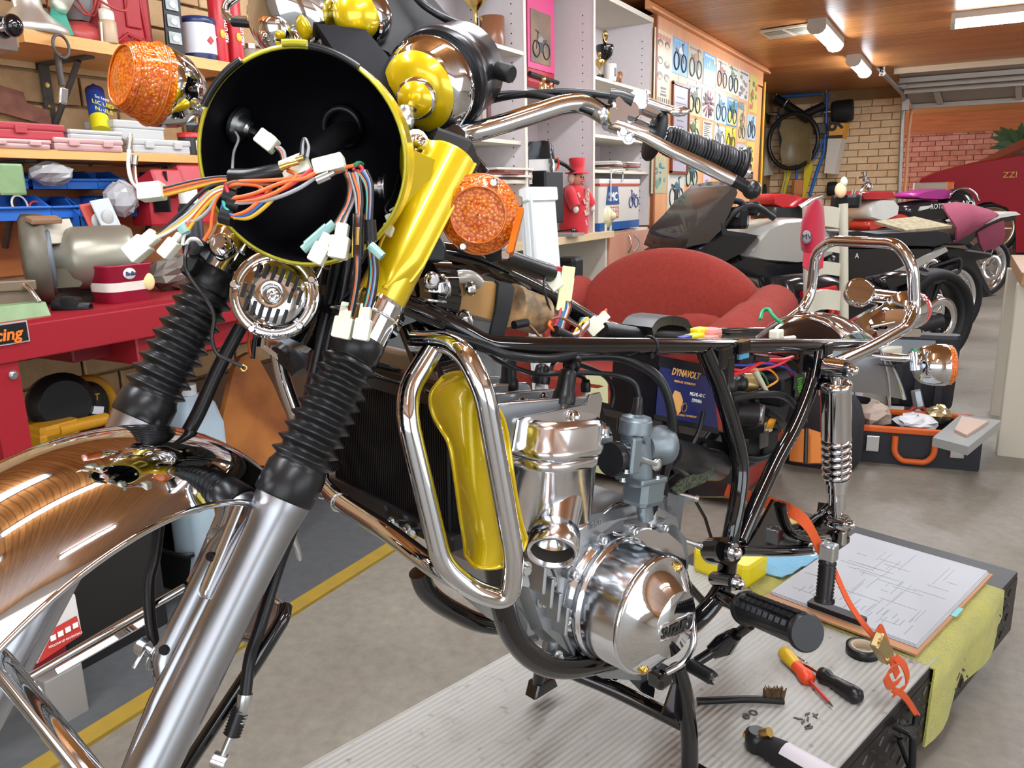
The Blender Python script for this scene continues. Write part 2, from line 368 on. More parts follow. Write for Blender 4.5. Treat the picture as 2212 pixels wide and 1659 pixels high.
def brick_wall(name,o,u,wd,ht,L,H,core,bm,skip,wallbox,j=.01,th=.018):
    """mortar-coloured wall with one object per brick in view; o is the lower corner, u the running direction, wd the outward normal"""
    b=MB();b.box(*wallbox);wl=struct(name,b,core);src=None;u=V(u);wd=V(wd);rows=int(ht[0]/(H+j))
    for r in range(rows):
        z=r*(H+j);n=int(ht[1]/(L+j))+2
        for c in range(-1,n):
            x=c*(L+j)+(L+j)/2*(r%2);x0=max(x,0);x1=min(x+L,ht[1])
            if x1-x0<.04:continue
            p=V(o)+u*((x0+x1)/2)+UP*(z+H/2)
            if skip(p):continue
            if x1-x0<L-.001 or src is None:
                mb=MB();mb.box(p,(x1-x0,th,H),u,wd,UP,bev=.004);ob=mb.build('brick',bm,wl)
                if x1-x0>=L-.001:src=ob
            else:copy_obj(src,wl,p+wd*random.uniform(-.002,.003))
    return wl
def inview(p,m=30):
    d=p-CC;z=d.dot(CF)
    if z<.1:return False
    return-m<1106+FPX*d.dot(CR)/z<2212+m and-m<829.5-FPX*d.dot(CU)/z<1659+m
brick_wall('wall_left',(XW,.4,.0),(0,1,0),(1,0,0),(2.4,3.1),.235,.082,MORT,BRK1,lambda p:not inview(p,260),((XW-.07,4.0,1.2),(.12,15.4,2.4)))
brick_wall('wall_back',(-2.4,YB,.95),(1,0,0),(0,-1,0),(1.33,1.6),.235,.078,MORT,BRK2,lambda p:not inview(p),((-1.62,YB+.07,1.2),(1.66,.12,2.4)))
brick_wall('wall_carport',(-1.2,16.6,.9),(1,0,0),(0,-1,0),(1.5,3.4),.235,.078,MORTR,BRK3,lambda p:not inview(p),((1.0,16.67,1.3),(7.2,.12,2.6)))
b=MB();b.box((1.9,YB+.07,2.32),(5.4,.14,.17));struct('trim_1',b,wood('lintel_timber','#9a5c2c','#b9783e','x'))
b=MB();b.box((.9,16.5,2.25),(5.0,.1,.36));struct('trim_2',b,wood('fascia_timber','#a4552c','#bb6d3c','x'))
# ---------------------------------------------------------------- floor mat with yellow edges
t=thing('workshop_mat',(-1.93,1.4,0),'dark grey workshop mat with yellow edge strips along the bench','mat')
MATG=mat('mat_grey','#4d5052',.65,noise=(30,.2,'#57595a'),bump=(150,.1))
b=MB();b.box((-1.93,1.6,.004),(.56,3.9,.008));b.build('mat_body',MATG,t)
YEL=mat('mat_yellow','#a8892c',.6,noise=(14,.25,'#8f7a34'));YEL2=mat('mat_bright_yellow','#c9b13a',.6)
b=MB();b.box((-1.622,1.6,.005),(.055,3.9,.010));b.build('edge_strip',YEL,t)
b=MB();b.box((-2.25,1.6,.005),(.055,3.9,.010));b.build('edge_strip',YEL2,t)
# ================================================================ cupboards with posters, bookcase and what stands in it
CUP=wood('cupboard_laminate','#d9925c','#e3a470','z',.35,3);CUPP=wood('cabinet_laminate','#c78a72','#d39b82','z',.4,3);CREAM=mat('cream_laminate','#d8d0c0',.5);GREYL=mat('grey_laminate','#d2c8c9',.6,noise=(40,.3,'#d8cfcf'));STEELH=mat('bow_handle_steel',(.5,.48,.45,1),.3,1)
FX=-1.97;XB=-2.355
yof=lambda px,py,x=FX:PX(px,py,x).y
zof=lambda px,py,x=FX:PX(px,py,x).z
Y3=yof(1408,250);YE=8.85
t=thing('wall_cupboard',(FX,(Y3+YE)/2,0),'long orange timber cupboard whose doors are covered in motorcycle posters','cupboard')
b=MB();b.box(((FX+XB)/2-.01,(Y3+YE)/2,1.17),(FX-XB-.02,YE-Y3,2.34));b.build('body',CUP,t)
b=MB();b.box((FX+.005,(Y3+YE)/2,2.275),(.03,YE-Y3,.14));b.build('top_rail',CUP,t)
b=MB();b.prism([(0,0),(.05,0),(.05,.015),(.02,.055),(0,.06)],(FX+.01,Y3-.2,2.34),(1,0,0),(0,0,1),-(YE-Y3+.35));b.build('cornice',CUP,t)
b=MB();b.box((FX-.16,Y3+.012,1.17),(.37,.03,2.34));b.build('end_panel',mat('dark_edge','#8a4a22',.5),t)
nd_=7;dw=(YE-Y3-.06)/nd_
for i in range(nd_):
    y=Y3+.05+dw*(i+.5);b=MB();b.box((FX+.008,y,1.14),(.02,dw-.006,2.1),bev=.002);dr=b.build('door',CUP,t)
    s=1 if i%2==0 else-1;yy=y+s*(dw/2-.04);b=MB()
    b.tube([V((FX+.018,yy-s*.0,1.02+.055*k))+V((.028*(1-k*k),-s*.022*(1-k*k),0))for k in(-1,-.6,-.2,.2,.6,1)],.005,6);b.build('handle',STEELH,dr)
# posters: pixel quads in a close look at the cupboard, unprojected on the door plane
def cq(x,y):return 1380+x/3.457,40+y/3.457
PAPER={}
def bike_print(b,mi_line,mi_body,Y0,Y1,z0,z1,xf,k=.8,flip=1):
    w=(Y1-Y0)*k;cy=(Y0+Y1)/2;cz=z0+(z1-z0)*.36;r=w*.2
    b.mi=mi_line
    for sgn in(-1,1):b.torus((xf,cy+sgn*w*.29,cz),(1,0,0),r,r*.11,18,4)
    b.mi=mi_body
    def pl(pts):b.prism([(p[0]*w*flip,p[1]*w)for p in pts],(xf-.001,cy,cz),(0,1,0),(0,0,1),.0016)
    pl([(-.2,.25),(-.02,.36),(.14,.28),(.12,.2),(-.18,.18)]);b.mi=mi_line
    pl([(-.12,.18),(.1,.18),(.16,-.06),(-.14,-.08)]);pl([(.1,.26),(.34,.3),(.36,.24),(.1,.2)]);pl([(-.3,.0),(-.26,.0),(-.14,.44),(-.2,.46)]);pl([(-.32,.48),(-.12,.42),(-.12,.39),(-.32,.44)])
def poster(q,ground,line,body,label,kind='bike',head=None,band=None,name='poster'):
    x0,x1,a,b_,c,d=q;p=[cq(x0,a),cq(x1,b_),cq(x0,c),cq(x1,d)];xf=FX+.019
    Y0=(yof(*p[0],xf)+yof(*p[2],xf))/2;Y1=(yof(*p[1],xf)+yof(*p[3],xf))/2;z1=(zof(*p[0],xf)+zof(*p[1],xf))/2;z0=(zof(*p[2],xf)+zof(*p[3],xf))/2
    t=thing(name,(xf,(Y0+Y1)/2,z0),label,'poster','posters on the cupboard doors')
    b=MB();b.box((xf+.001,(Y0+Y1)/2,(z0+z1)/2),(.0025,Y1-Y0,z1-z0));b.build('sheet',paint(ground,.35),t)
    b=MB();L=[paint(line,.4),paint(body,.4),paint(head or line,.4),paint(band or ground,.4)];xx=xf+.003
    def rc(mi,u0,u1,v0,v1):b.mi=mi;b.box((xx,Y0+(Y1-Y0)*(u0+u1)/2,z0+(z1-z0)*(v0+v1)/2),(.001,(Y1-Y0)*(u1-u0),(z1-z0)*(v1-v0)))
    if band:rc(3,.06,.94,.05,.5)
    if kind=='bike':bike_print(b,0,1,Y0,Y1,z0,z1,xx+.001,.82,random.choice((-1,1)))
    if kind=='bikes2':bike_print(b,0,1,Y0,Y1,z0,z0+(z1-z0)*.7,xx+.001,.8);bike_print(b,1,0,Y0,Y1,z0+(z1-z0)*.35,z1,xx+.001,.6,-1)
    if kind=='faces':
        for v in(.82,.6,.38):
            for u in(.32,.7):b.mi=0;b.ell((xx,Y0+(Y1-Y0)*u,z0+(z1-z0)*(v+random.uniform(-.03,.03))),.001,(Y1-Y0)*.15,(z1-z0)*.05);b.mi=1;b.ell((xx+.001,Y0+(Y1-Y0)*u,z0+(z1-z0)*(v-.01)),.001,(Y1-Y0)*.11,(z1-z0)*.035)
        rc(0,.38,.68,.22,.25);rc(0,.4,.66,.18,.2);rc(0,.36,.7,.13,.16)
        for u in(.1,.22,.34,.46,.58,.7,.82):rc(0,u,u+.05,.02,.1)
    if kind=='blot':
        for k in range(14):b.mi=k%2;b.ell((xx,Y0+(Y1-Y0)*random.uniform(.15,.85),z0+(z1-z0)*random.uniform(.12,.8)),.0012,(Y1-Y0)*random.uniform(.05,.16),(z1-z0)*random.uniform(.03,.09),nu=9,nv=5)
    if kind=='burst':
        for k in range(12):
            a=2*pi*k/12;b.mi=1;b.prism([(0,0),(cos(a)*.47*(Y1-Y0),sin(a)*.47*(z1-z0)),(cos(a+.26)*.47*(Y1-Y0),sin(a+.26)*.47*(z1-z0))],(xx,(Y0+Y1)/2,(z0+z1)/2),(0,1,0),(0,0,1),.001)
        for k in range(9):b.mi=0;b.ell((xx+.001,Y0+(Y1-Y0)*random.uniform(.28,.72),z0+(z1-z0)*random.uniform(.2,.8)),.0012,(Y1-Y0)*.13,(z1-z0)*.07,nu=9,nv=5)
    if kind=='text':
        for k in range(9):rc(0,.15,random.uniform(.6,.88),.84-k*.085,.87-k*.085)
    if head:
        b.mi=2
        for k in range(5):rc(2,.12+k*.16,.24+k*.16,.88,.945)
    b.build('print',L,t)['kind']='stuff';return t
poster((112,245,60,125,640,660),'#dcbf94','#4a4038','#c9ae86','tall tan poster of drawn faces at the start of the poster wall','faces','#c0603a')
poster((248,362,125,183,405,440),'#5fa0cf','#23282c','#dfe8ec','sky blue poster with a white and black motorcycle, top row','bike','#8fc0e0')
poster((365,475,183,235,440,490),'#a9b3a2','#6d6a5e','#c87448','grey green poster with an orange motorcycle, top row','bike','#c86a48')
poster((480,572,238,290,495,525),'#6fa8d2','#c9c79a','#dfd9a8','blue poster with a sandy landscape at its foot, top row','blot','#e8e6d8','#c9cba8')
poster((577,660,290,335,520,550),'#d5d0c4','#4a4844','#c8502c','white poster of an orange red motorcycle, top row','bike','#b0b0a4','#d98a6a')
poster((662,742,340,375,550,585),'#c3ccb2','#2c322c','#3f5a44','pale green poster of a dark old motorcycle, top row','bike','#5a7a5c')
poster((745,818,375,408,590,625),'#cfcec8','#5a5856','#8a7a6e','white poster with scattered grey figures, top row near the end','blot','#3a3a3a')
poster((825,885,415,435,700,712),'#c9bc68','#5a6a38','#c06a3c','olive yellow poster at the far end of the top row','blot')
poster((362,462,475,505,720,735),'#d6cb92','#26302a','#3a5a3c','cream poster of a green motorcycle under a blue emblem, second row','bike','#6a9ac0')
poster((468,562,512,545,745,760),'#d8cfc8','#2c2426','#7c2c34','red, black and white sunburst poster, second row','burst')
poster((567,655,545,575,780,790),'#a8c6d8','#3a4a54','#4a7a98','pale blue poster of a small blue motorcycle, second row','bike','#c8dae0')
poster((655,732,580,605,800,810),'#3f86b8','#20301f','#2f6a3c','blue and yellow poster of a green motorcycle, second row','bike','#e8d06a','#e0d27a')
t=poster((738,797,630,640,920,930),'#cdb98c','#5a5248','#8a7a5a','narrow tan poster with blue lettering at its top, second row','bikes2');text('lettering','ARIEL',PX(*cq(767,655),FX+.026),(0,1,0),UP,.10,paint('#4f88a8',.4),t)
poster((805,870,712,728,905,910),'#a9c4d0','#2a3440','#5a6a7a','light blue poster of a dark racing machine at the end of the second row','bike')
poster((350,450,745,755,940,948),'#cfc6a0','#4a5a40','#5f7a4a','faded cream poster with a green rider behind the grip, third row','bike','#b8b090')
poster((475,545,765,770,930,936),'#d6d2c6','#4a4038','#7a5a48','white poster filled with brown block lettering, third row','text','#6a4a3c')
poster((560,640,800,808,970,976),'#c4c8c4','#6a6e70','#8e9496','pale grey poster of a faint motorcycle, third row','bike')
poster((645,720,810,818,995,1000),'#dcc02c','#4a4420','#c9b878','bright yellow poster with a pale arch, third row','bike','#efe6a8')
poster((728,790,935,940,1040,1044),'#b9bcc8','#6a6c80','#8a8ca0','small lilac grey poster below the narrow tan one','blot')
poster((800,860,918,922,1120,1122),'#d2c266','#4a4a30','#7a7440','yellow poster with small dark figures near the yellow hose','blot')
poster((808,852,1142,1144,1200,1202),'#3a3230','#8a7a70','#5a4a44','small dark photograph low at the cupboard end','blot')
poster((92,205,1020,1030,1305,1308),'#b3b594','#4f7f88','#6f9a80','blue green watercolour poster low beside the bookcase','blot','#c9b878')
poster((212,335,1160,1165,1428,1430),'#d3d0c4','#23343c','#2f6f78','white poster of a teal motorcycle, lowest row above the door handles','bike','#a8b8b8','#d8d2c4')
poster((340,440,1100,1110,1238,1242),'#b9c2a8','#2a3a3a','#3f7a78','green grey poster of a teal motorcycle behind the clutch lever','bike',None,None)
poster((475,532,1160,1164,1345,1348),'#c3b4c4','#6a5a70','#8a7a90','small lilac poster low behind the ball ended lever','blot')
# framed certificate
xf=FX+.02;p0=cq(250,455);p1=cq(350,1155);ya,yb=yof(*p0,xf),yof(*p1,xf);zt,zb=zof(*p0,xf)-.02,zof(*p1,xf)+.0
t=thing('framed_certificate',(xf,ya,zb),'tall framed certificate with a brown timber frame among the posters','picture frame')
b=MB();b.box((xf+.004,(ya+yb)/2,(zt+zb)/2),(.006,yb-ya-.02,zt-zb-.02));b.build('certificate',paint('#b9b4c0',.3),t)
FRM=paint('#7a3c20',.35)
for yy in(ya,yb):b=MB();b.box((xf+.008,yy,(zt+zb)/2),(.018,.022,zt-zb));b.build('frame_rail',FRM,t)
for zz in(zt,zb):b=MB();b.box((xf+.008,(ya+yb)/2,zz),(.018,yb-ya+.022,.022));b.build('frame_rail',FRM,t)
b=MB()
for k in range(12):b.box((xf+.0075,(ya+yb)/2,zt-.09-k*(zt-zb-.14)/12),(.001,(yb-ya)*random.uniform(.3,.7),.009))
b.build('lettering',paint('#7a748a',.4),t)
# yellow hose hanging at the cupboard end
b=MB();yy=YE+.03;b.tube(catmull([(FX+.03,yy,2.25),(FX+.035,yy,1.7),(FX+.04,yy+.01,1.2),(FX+.035,yy,.9)],5),.012,8);tag(b.build('yellow_hose',paint('#e0a818',.4)),'yellow hose hanging down the end of the poster cupboard','hose')
# ---------------------------------------------------------------- bookcase
Y0=2.6;U1=yof(1137,250);U2=yof(1284,250);U3=Y3-.012
ZD=.945
t=thing('bookcase',(FX,4,ZD),'tall open grey bookcase with cream edged shelves beside the poster cupboard','bookcase')
for yy in(Y0,U1,U2,U3):
    b=MB();b.box(((FX+XB)/2,yy,(ZD+2.285)/2),(FX-XB-.014,.022,2.285-ZD));up=b.build('upright',GREYL,t)
    b=MB();b.box((FX-.004,yy,(ZD+2.285)/2),(.006,.026,2.285-ZD));b.build('edge_strip',CREAM,up)
    b=MB()
    for dx in(.07,.3):
        for k in range(26):b.cyl((FX-dx,yy-.012,1.05+k*.045),(FX-dx,yy-.0125,1.05+k*.045),.004,n=6)
    b.build('pin_holes',BLACKP,up)['kind']='stuff'
b=MB();b.box((XB+.006,(Y0+U3)/2,(ZD+2.285)/2),(.012,U3-Y0,2.285-ZD));b.build('back_panel',GREYL,t)
b=MB();b.box(((FX+XB)/2,(Y0+U3)/2,2.30),(FX-XB+.01,U3-Y0,.03));b.build('top_panel',CREAM,t)
def shelf(ya,yb,z):
    b=MB();b.box(((FX+XB)/2+.006,(ya+yb)/2,z-.009),(FX-XB-.02,yb-ya-.024,.018));b.build('shelf',CREAM,t)
sh3=[zof(1286,163),zof(1286,289),zof(1286,366)];sh2=[zof(1139,193)];sh1=[zof(1085,97),zof(1085,388)]
ZD=.945
for z in sh3:shelf(U2,U3,z)
shelf(U1,U2,sh2[0]);shelf(U1,U2,1.6)if False else None
for z in sh1:shelf(Y0,U1,z)
# counter and lower cabinet
tc_=thing('desk_counter',(FX,4.2,0),'cream counter top on a grey panel below the bookcase','counter')
yl=yof(1311,500)
b=MB();b.box(((FX+XB)/2+.02,(Y0+yl)/2,ZD-.02),(FX-XB+.06,yl-Y0,.04),bev=.003);b.build('counter_top',wood('counter_edge','#cfb58c','#dcc49c','y'),tc_)
b=MB();b.box(((FX+XB)/2,yl-.012,(ZD-.04)/2),(FX-XB,.024,ZD-.04));b.build('side_panel',CREAM,tc_)
b=MB();b.box((XB+.02,(Y0+yl)/2,(ZD-.04)/2),(.02,yl-Y0-.03,ZD-.04));b.build('back_panel',mat('grey_panel','#8a9090',.6),tc_)
t=thing('low_cabinet',(FX,5.2,0),'pinkish timber low cabinet with two doors and bow handles','cabinet')
b=MB();b.box(((FX+XB)/2,(yl+U3)/2,(ZD-.01)/2),(FX-XB-.01,U3-yl-.02,ZD-.01));b.build('body',CREAM,t)
dwc=(U3-yl-.03)/2
for i in(0,1):
    y=yl+.015+dwc*(i+.5);b=MB();b.box((FX+.006,y,.47),(.018,dwc-.005,.9),bev=.002);dr=b.build('door',CUPP,t);s=1 if i==0 else-1;b=MB();yy=y+s*(dwc/2-.05)
    b.tube([V((FX+.016,yy,.84+.055*k))+V((.028*(1-k*k),-s*.022*(1-k*k),0))for k in(-1,-.6,-.2,.2,.6,1)],.005,6);b.build('handle',STEELH,dr)
# ---------------------------------------------------------------- things in the bookcase
GOLDT=mat('trophy_gold',(.75,.55,.2,1),.2,1)
def cup_trophy(loc,h,label,bowl=GOLDT,base=BLACKP):
    t=thing('trophy',loc,label,'trophy','trophies on the shelves');o=V(loc)
    b=MB();b.lathe([(h*.13,0),(h*.13,h*.1),(h*.1,h*.12),(h*.1,h*.2)],o,UP,12,hard=True);b.build('base',base,t)
    b=MB();b.lathe([(h*.06,h*.2),(h*.03,h*.26),(h*.03,h*.42),(h*.06,h*.46)],o,UP,10);b.build('stem',GOLDT,t)
    b=MB();b.lathe([(h*.05,h*.45),(h*.14,h*.54),(h*.17,h*.68),(h*.16,h*.72)],o,UP,14);b.build('bowl',bowl,t)
    b=MB();b.ell(o+UP*h*.78,h*.04,h*.04,h*.05);b.tube(catmull([o+V((0,-h*.12,h*.9)),o+V((0,-h*.07,h*.82)),o+V((0,0,h*.76)),o+V((0,h*.07,h*.82)),o+V((0,h*.12,h*.9))],3),h*.02,6);b.ell(o+UP*h*.92,h*.05,h*.05,h*.06);b.build('figure',GOLDT,t)
zc=sh3[0];SX=-2.12
def on(px,py,z,x=SX):r=ray(px,py);y=PX(px,py,x).y;return V((x,y,z))
cup_trophy(on(1306,160,zc),PX(1306,62,SX).z-zc,'tallest trophy, black cup and pale loving top, on the upper shelf',BLACKG)
cup_trophy(on(1295,160,zc,-2.05),PX(1295,110,-2.05).z-zc,'small gold trophy beside the black cup')
cup_trophy(on(1028,70,sh1[0],-2.15),.42,'gold figure trophy in the bay behind the black gauge')
def mug(loc,r,h,col,label,mark=None):
    t=thing('mug',loc,label,'mug');o=V(loc);b=MB();b.lathe([(r*.9,0),(r,h*.2),(r,h),(r*.9,h),(r*.88,h*.1)],o,UP,18,cap1=True);b.build('cup',paint(col,.3),t)
    b=MB();b.tube(catmull([o+V((0,r*.95,h*.8)),o+V((0,r*1.7,h*.75)),o+V((0,r*1.7,h*.35)),o+V((0,r*.95,h*.25))],4),r*.12,6);b.build('handle',paint(col,.3),t)
    if mark:b=MB();b.box(o+V((r*.98,0,h*.5)),(.004,r*.9,h*.5));b.build('print',paint(mark,.4),t)
mug(on(1318,165,zc,-2.0),.04,.1,'#d8d4cc','white mug with a dark print on the upper shelf','#3a3438')
mug(on(1064,97,sh1[0],-2.08),.06,.15,'#8a5a40','brown pottery tankard on the shelf behind the gauge')
t=thing('wooden_animal',on(1333,172,zc,-2.02),'small brown carved animal beside the white mug','ornament');o=WLOC[t.name]
b=MB();b.ell(o+V((0,0,.045)),.025,.05,.032);b.ell(o+V((0,.05,.065)),.018,.022,.02)
for dy in(-.03,.03):
    for dx in(-.012,.012):b.cyl(o+V((dx,dy,0)),o+V((dx,dy,.03)),.007,n=8)
b.build('body',paint('#8a5424',.4),t)
for i,(px,h)in enumerate(((1168,.07),(1175,.1),(1183,.06),(1190,.08))):
    o=on(px,192,sh2[0],-2.03);t=thing('figurine',o,('short gold figurine nearest the bookcase upright','tallest gold figurine under the pink poster','squat gold figurine, third of the row under the pink poster','gold figurine at the end of the row under the pink poster')[i],'figurine','gold figurines under the pink poster')
    b=MB();b.lathe([(h*.22,0),(h*.22,h*.1),(h*.1,h*.2),(h*.16,h*.55),(h*.06,h*.7)],o,UP,10);b.ell(o+UP*h*.85,h*.12,h*.12,h*.15);b.build('body',GOLDT,t)
# pink framed motorcycle picture standing in the second bay
o=on(1168,193,sh2[0]+.01,-2.2);xa=-2.16;ya,yb=yof(1134,100,xa),yof(1199,100,xa);zt=zof(1165,2,xa);zb=zof(1165,188,xa)
t=thing('framed_poster',(xa,(ya+yb)/2,zb),'pink motorcycle poster in a thick red frame standing in the bookcase','picture')
b=MB();b.box((xa-.03,(ya+yb)/2,(zb+zt)/2+.1),(.07,yb-ya,zt-zb+.2),bev=.025);b.build('red_frame',paint('#a8182a',.35),t)
b=MB();b.box((xa+.008,(ya+yb)/2-.01,(zb+zt)/2+.06),(.006,(yb-ya)*.88,(zt-zb)*.88));b.build('pink_border',paint('#cf3d78',.4),t)
b=MB();b.box((xa+.013,(ya+yb)/2-.02,(zb+zt)/2+.03),(.003,(yb-ya)*.66,(zt-zb)*.6));b.build('picture',[mat('dusk_print','#5a4a40',.4,noise=(6,.2,'#8a6a48'))],t)
b=MB();bike_print(b,0,1,(ya+yb)/2-.02-(yb-ya)*.33,(ya+yb)/2-.02+(yb-ya)*.33,zb+(zt-zb)*.22,zb+(zt-zb)*.8,xa+.016,.85);b.build('print',[paint('#2a2624',.4),paint('#8a8480',.4)],t)
b=MB();b.cyl((xa+.02,ya+.01,zb+(zt-zb)*.12),(xa+.02,yb-.01,zb+(zt-zb)*.09),.012);b.build('roller',BLACKP,t)
# fairing panel carrying the number 3
xa=-2.05;t=thing('race_fairing',on(1165,402,ZD,xa),'black and white racing fairing marked with a large 3','fairing')
def rr(px,py,x=xa):return PX(px,py,x)
b=MB();G=[]
for px0,px1,py in((1142,1172,306),(1140,1188,318),(1139,1194,340),(1139,1196,360),(1140,1192,385),(1141,1182,402)):
    G.append([rr(px0+(px1-px0)*k/6,py)+V((.09*sin(pi*k/6)-.02*k/6,0,0))for k in range(7)])
b.slab(G,.012);b.build('shell',paint('#17161a',.15),t)
b=MB();G=[]
for px0,px1,py in((1140,1176,345),(1140,1184,360),(1140,1176,380),(1141,1168,398)):
    G.append([rr(px0+(px1-px0)*k/6,py)+V((.094*sin(pi*k/6)+.006,0,0))for k in range(7)])
b.slab(G,.004);b.build('number_plate',paint('#dcdad4',.3),t)
text('number','3',rr(1154,366)+V((.10,0,0)),(0,1,0),UP,.13,BLACKP,t,bold=.004)
b=MB();b.tube([rr(1178,343)+V((.075,0,0)),rr(1186,358)+V((.06,0,0)),rr(1178,380)+V((.06,0,0))],.006,5);b.build('orange_stripe',paint('#d84a24',.3),t)
b=MB();b.tube(catmull([rr(1196,345),rr(1205,358)+V((.05,0,0)),rr(1222,372)+V((.05,0,0)),rr(1228,380)+V((.05,0,0))],3),.012,6);b.build('stay',BLACKP,t)
b=MB();b.box(rr(1163,402)+V((0,0,-.06)),(.2,.22,(rr(1163,402).z-ZD)),bev=.01);b.build('stand',BLACKP,t)
# clown doll
xa=-2.02;o=V((xa,yof(1240,480,xa),ZD));S=(zof(1250,342,xa)-ZD);t=thing('clown_doll',o,'clown doll in a red coat and red top hat standing on the counter','doll');RED=mat('doll_red','#c1202c',.75,sheen=.3);SKIN=paint('#c98a72',.6)
b=MB()
b.lathe([(S*.20,0),(S*.21,S*.1),(S*.2,S*.3),(S*.19,S*.5),(S*.17,S*.6),(S*.06,S*.66)],o,UP,20)
b.build('coat',RED,t)
for s in(-1,1):b=MB();b.tube(catmull([o+V((0,s*S*.14,S*.6)),o+V((.03,s*S*.24,S*.5)),o+V((.06,s*S*.27,S*.36))],4),[S*.06,S*.065,S*.075,S*.08,S*.085,S*.085,S*.08,S*.08,S*.08][:9],10);b.build('sleeve',RED,t);b=MB();b.ell(o+V((.065,s*S*.27,S*.33)),S*.04,S*.04,S*.05);b.build('hand',paint('#d8d2c8',.6),t)
b=MB();b.box(o+V((S*.19,0,S*.42)),(.02,S*.1,S*.36),bev=.006);b.build('shirt_front',mat('patterned_shirt','#c9b8a8',.7,noise=(90,.1,'#a84a48')),t)
b=MB();b.ell(o+V((.02,0,S*.73)),S*.085,S*.08,S*.1);b.ell(o+V((.02+S*.085,0,S*.70)),S*.02,S*.02,S*.02);hd=b.build('head',SKIN,t)
b=MB();b.ell(o+V((.02+S*.09,S*.005,S*.71)),S*.02,S*.02,S*.02);b.build('nose',RED,hd);b=MB()
for s in(-1,1):b.ell(o+V((.02+S*.075,s*S*.035,S*.745)),S*.012,S*.014,S*.012)
b.build('eyes',BLACKP,hd);b=MB();b.tube([o+V((.02+S*.075,-S*.03,S*.675)),o+V((.02+S*.085,0,S*.665)),o+V((.02+S*.075,S*.03,S*.675))],S*.01,6);b.build('mouth',RED,hd)
b=MB()
for s in(-1,1):b.ell(o+V((.0,s*S*.09,S*.74)),S*.05,S*.04,S*.08)
b.build('hair',paint('#c9a890',.8),hd)
b=MB();b.lathe([(S*.17,S*.795),(S*.165,S*.81),(S*.1,S*.82),(S*.1,S*.9),(S*.115,S*.985),(S*.1,S*1.0)],o+V((.02,0,0)),UP,20);b.build('top_hat',RED,t)
b=MB()
for k in range(12):a=random.uniform(-1.1,1.1);z=random.uniform(.12,.55)*S;b.box(o+V((cos(a)*S*.205,sin(a)*S*.205,z)),(.006,.012,.03),(cos(a),sin(a),0),(-sin(a),cos(a),.4))
b.build('patches',paint('#d8a8a0',.6),t)['kind']='stuff'
# ceramic pot, cooler box, papers
xa=-2.0;o=on(1300,488,ZD,xa);t=thing('ceramic_pig',o,'round cream ceramic pig on the counter beside the cooler box','ornament');R_=.075
b=MB();b.ell(o+UP*.085,R_,R_*1.15,.08);b.ell(o+V((.07,0,.09)),.025,.03,.028)
for s in(-1,1):b.lathe([(.02,0),(.004,.045)],o+V((.02,s*.035,.155)),(0,s*.3,1),8)
for s in(-1,1):b.cyl(o+V((.03,s*.04,0)),o+V((.03,s*.04,.04)),.02,n=10);b.cyl(o+V((-.03,s*.04,0)),o+V((-.03,s*.04,.04)),.02,n=10)
b.build('body',paint('#cfc6a4',.25),t)
xa=-2.08;yc0,yc1=yof(1292,450,FX),yof(1377,450,FX);zt=zof(1330,392,FX+.0);t=thing('cooler_box',(xa,(yc0+yc1)/2,ZD),'white drink cooler box with blue base, red rim and wire handle','cooler')
b=MB();b.box((xa,(yc0+yc1)/2,(ZD+zt)/2+.02),(.24,yc1-yc0,zt-ZD-.05),bev=.008);b.build('body',paint('#cfcac0',.35),t)
b=MB();b.box((xa,(yc0+yc1)/2,ZD+.025),(.245,yc1-yc0+.005,.05));b.build('base_band',paint('#2a5a98',.35),t)
b=MB();b.box((xa,(yc0+yc1)/2,zt),(.25,yc1-yc0+.01,.03),bev=.006);b.build('lid',paint('#d8d4cc',.35),t)
b=MB();b.box((xa,(yc0+yc1)/2,zt-.022),(.246,yc1-yc0+.006,.014));b.build('red_rim',paint('#b8402c',.35),t)
fx=xa+.122;yl2=yc0+(yc1-yc0)*.3
b=MB();b.tube(fillet([(fx+.01,yl2-.06,zt-.12),(fx+.012,yl2-.06,zt+.06),(fx+.012,yl2+.14,zt+.06),(fx+.01,yl2+.14,zt)],.02),.006,6);b.build('wire_handle',ZINC,t)
b=MB();b.prism([(-.11,0),(.11,0),(.08,.11),(-.08,.11)],(fx,yl2,ZD+.16),(0,1,0),(0,0,1),.002);b.build('blue_badge',paint('#2c4f86',.4),t)
text('lettering','SMC',V((fx+.003,yl2,ZD+.205)),(0,1,0),UP,.075,WHITE,t,bold=.002)
b=MB();b.box((fx,yl2,ZD+.11),(.003,.2,.07));b.build('red_badge',paint('#b4684c',.4),t)
text('lettering','CONCRETE',V((fx+.002,yl2,ZD+.125)),(0,1,0),UP,.032,WHITE,t);text('lettering','PRODUCTS',V((fx+.002,yl2,ZD+.095)),(0,1,0),UP,.032,WHITE,t)
b=MB();bike_print(b,0,1,yc1-.2,yc1-.02,ZD+.06,ZD+.36,fx+.002,.95);b.build('print',[paint('#3a4a78',.4),paint('#6a5a80',.4)],t)
for i,(px,z,col,lab,w)in enumerate(((1305,sh3[2],'#c9c4b8','small heap of white papers on the lowest bookcase shelf',.16),(1340,sh3[2],'#a8988a','brown and blue papers beside the white heap on the lowest shelf',.2),(1075,sh1[1],'#7a4a38','brown red folder lying on the shelf behind the amber signal',.3))):
    o=on(px,360,z,-2.08);t=thing('paper_stack',o,lab,'papers');
    for k in range(5):b=MB();a=random.uniform(-.3,.3);b.box(o+V((random.uniform(-.02,.02),random.uniform(-.03,.03),.006+k*.012)),(.2,w,.01),(cos(a),sin(a),0),(-sin(a),cos(a),0));b.build('sheet',paint((col,'#d2cec6','#8a4a40')[k%3],.6),t)
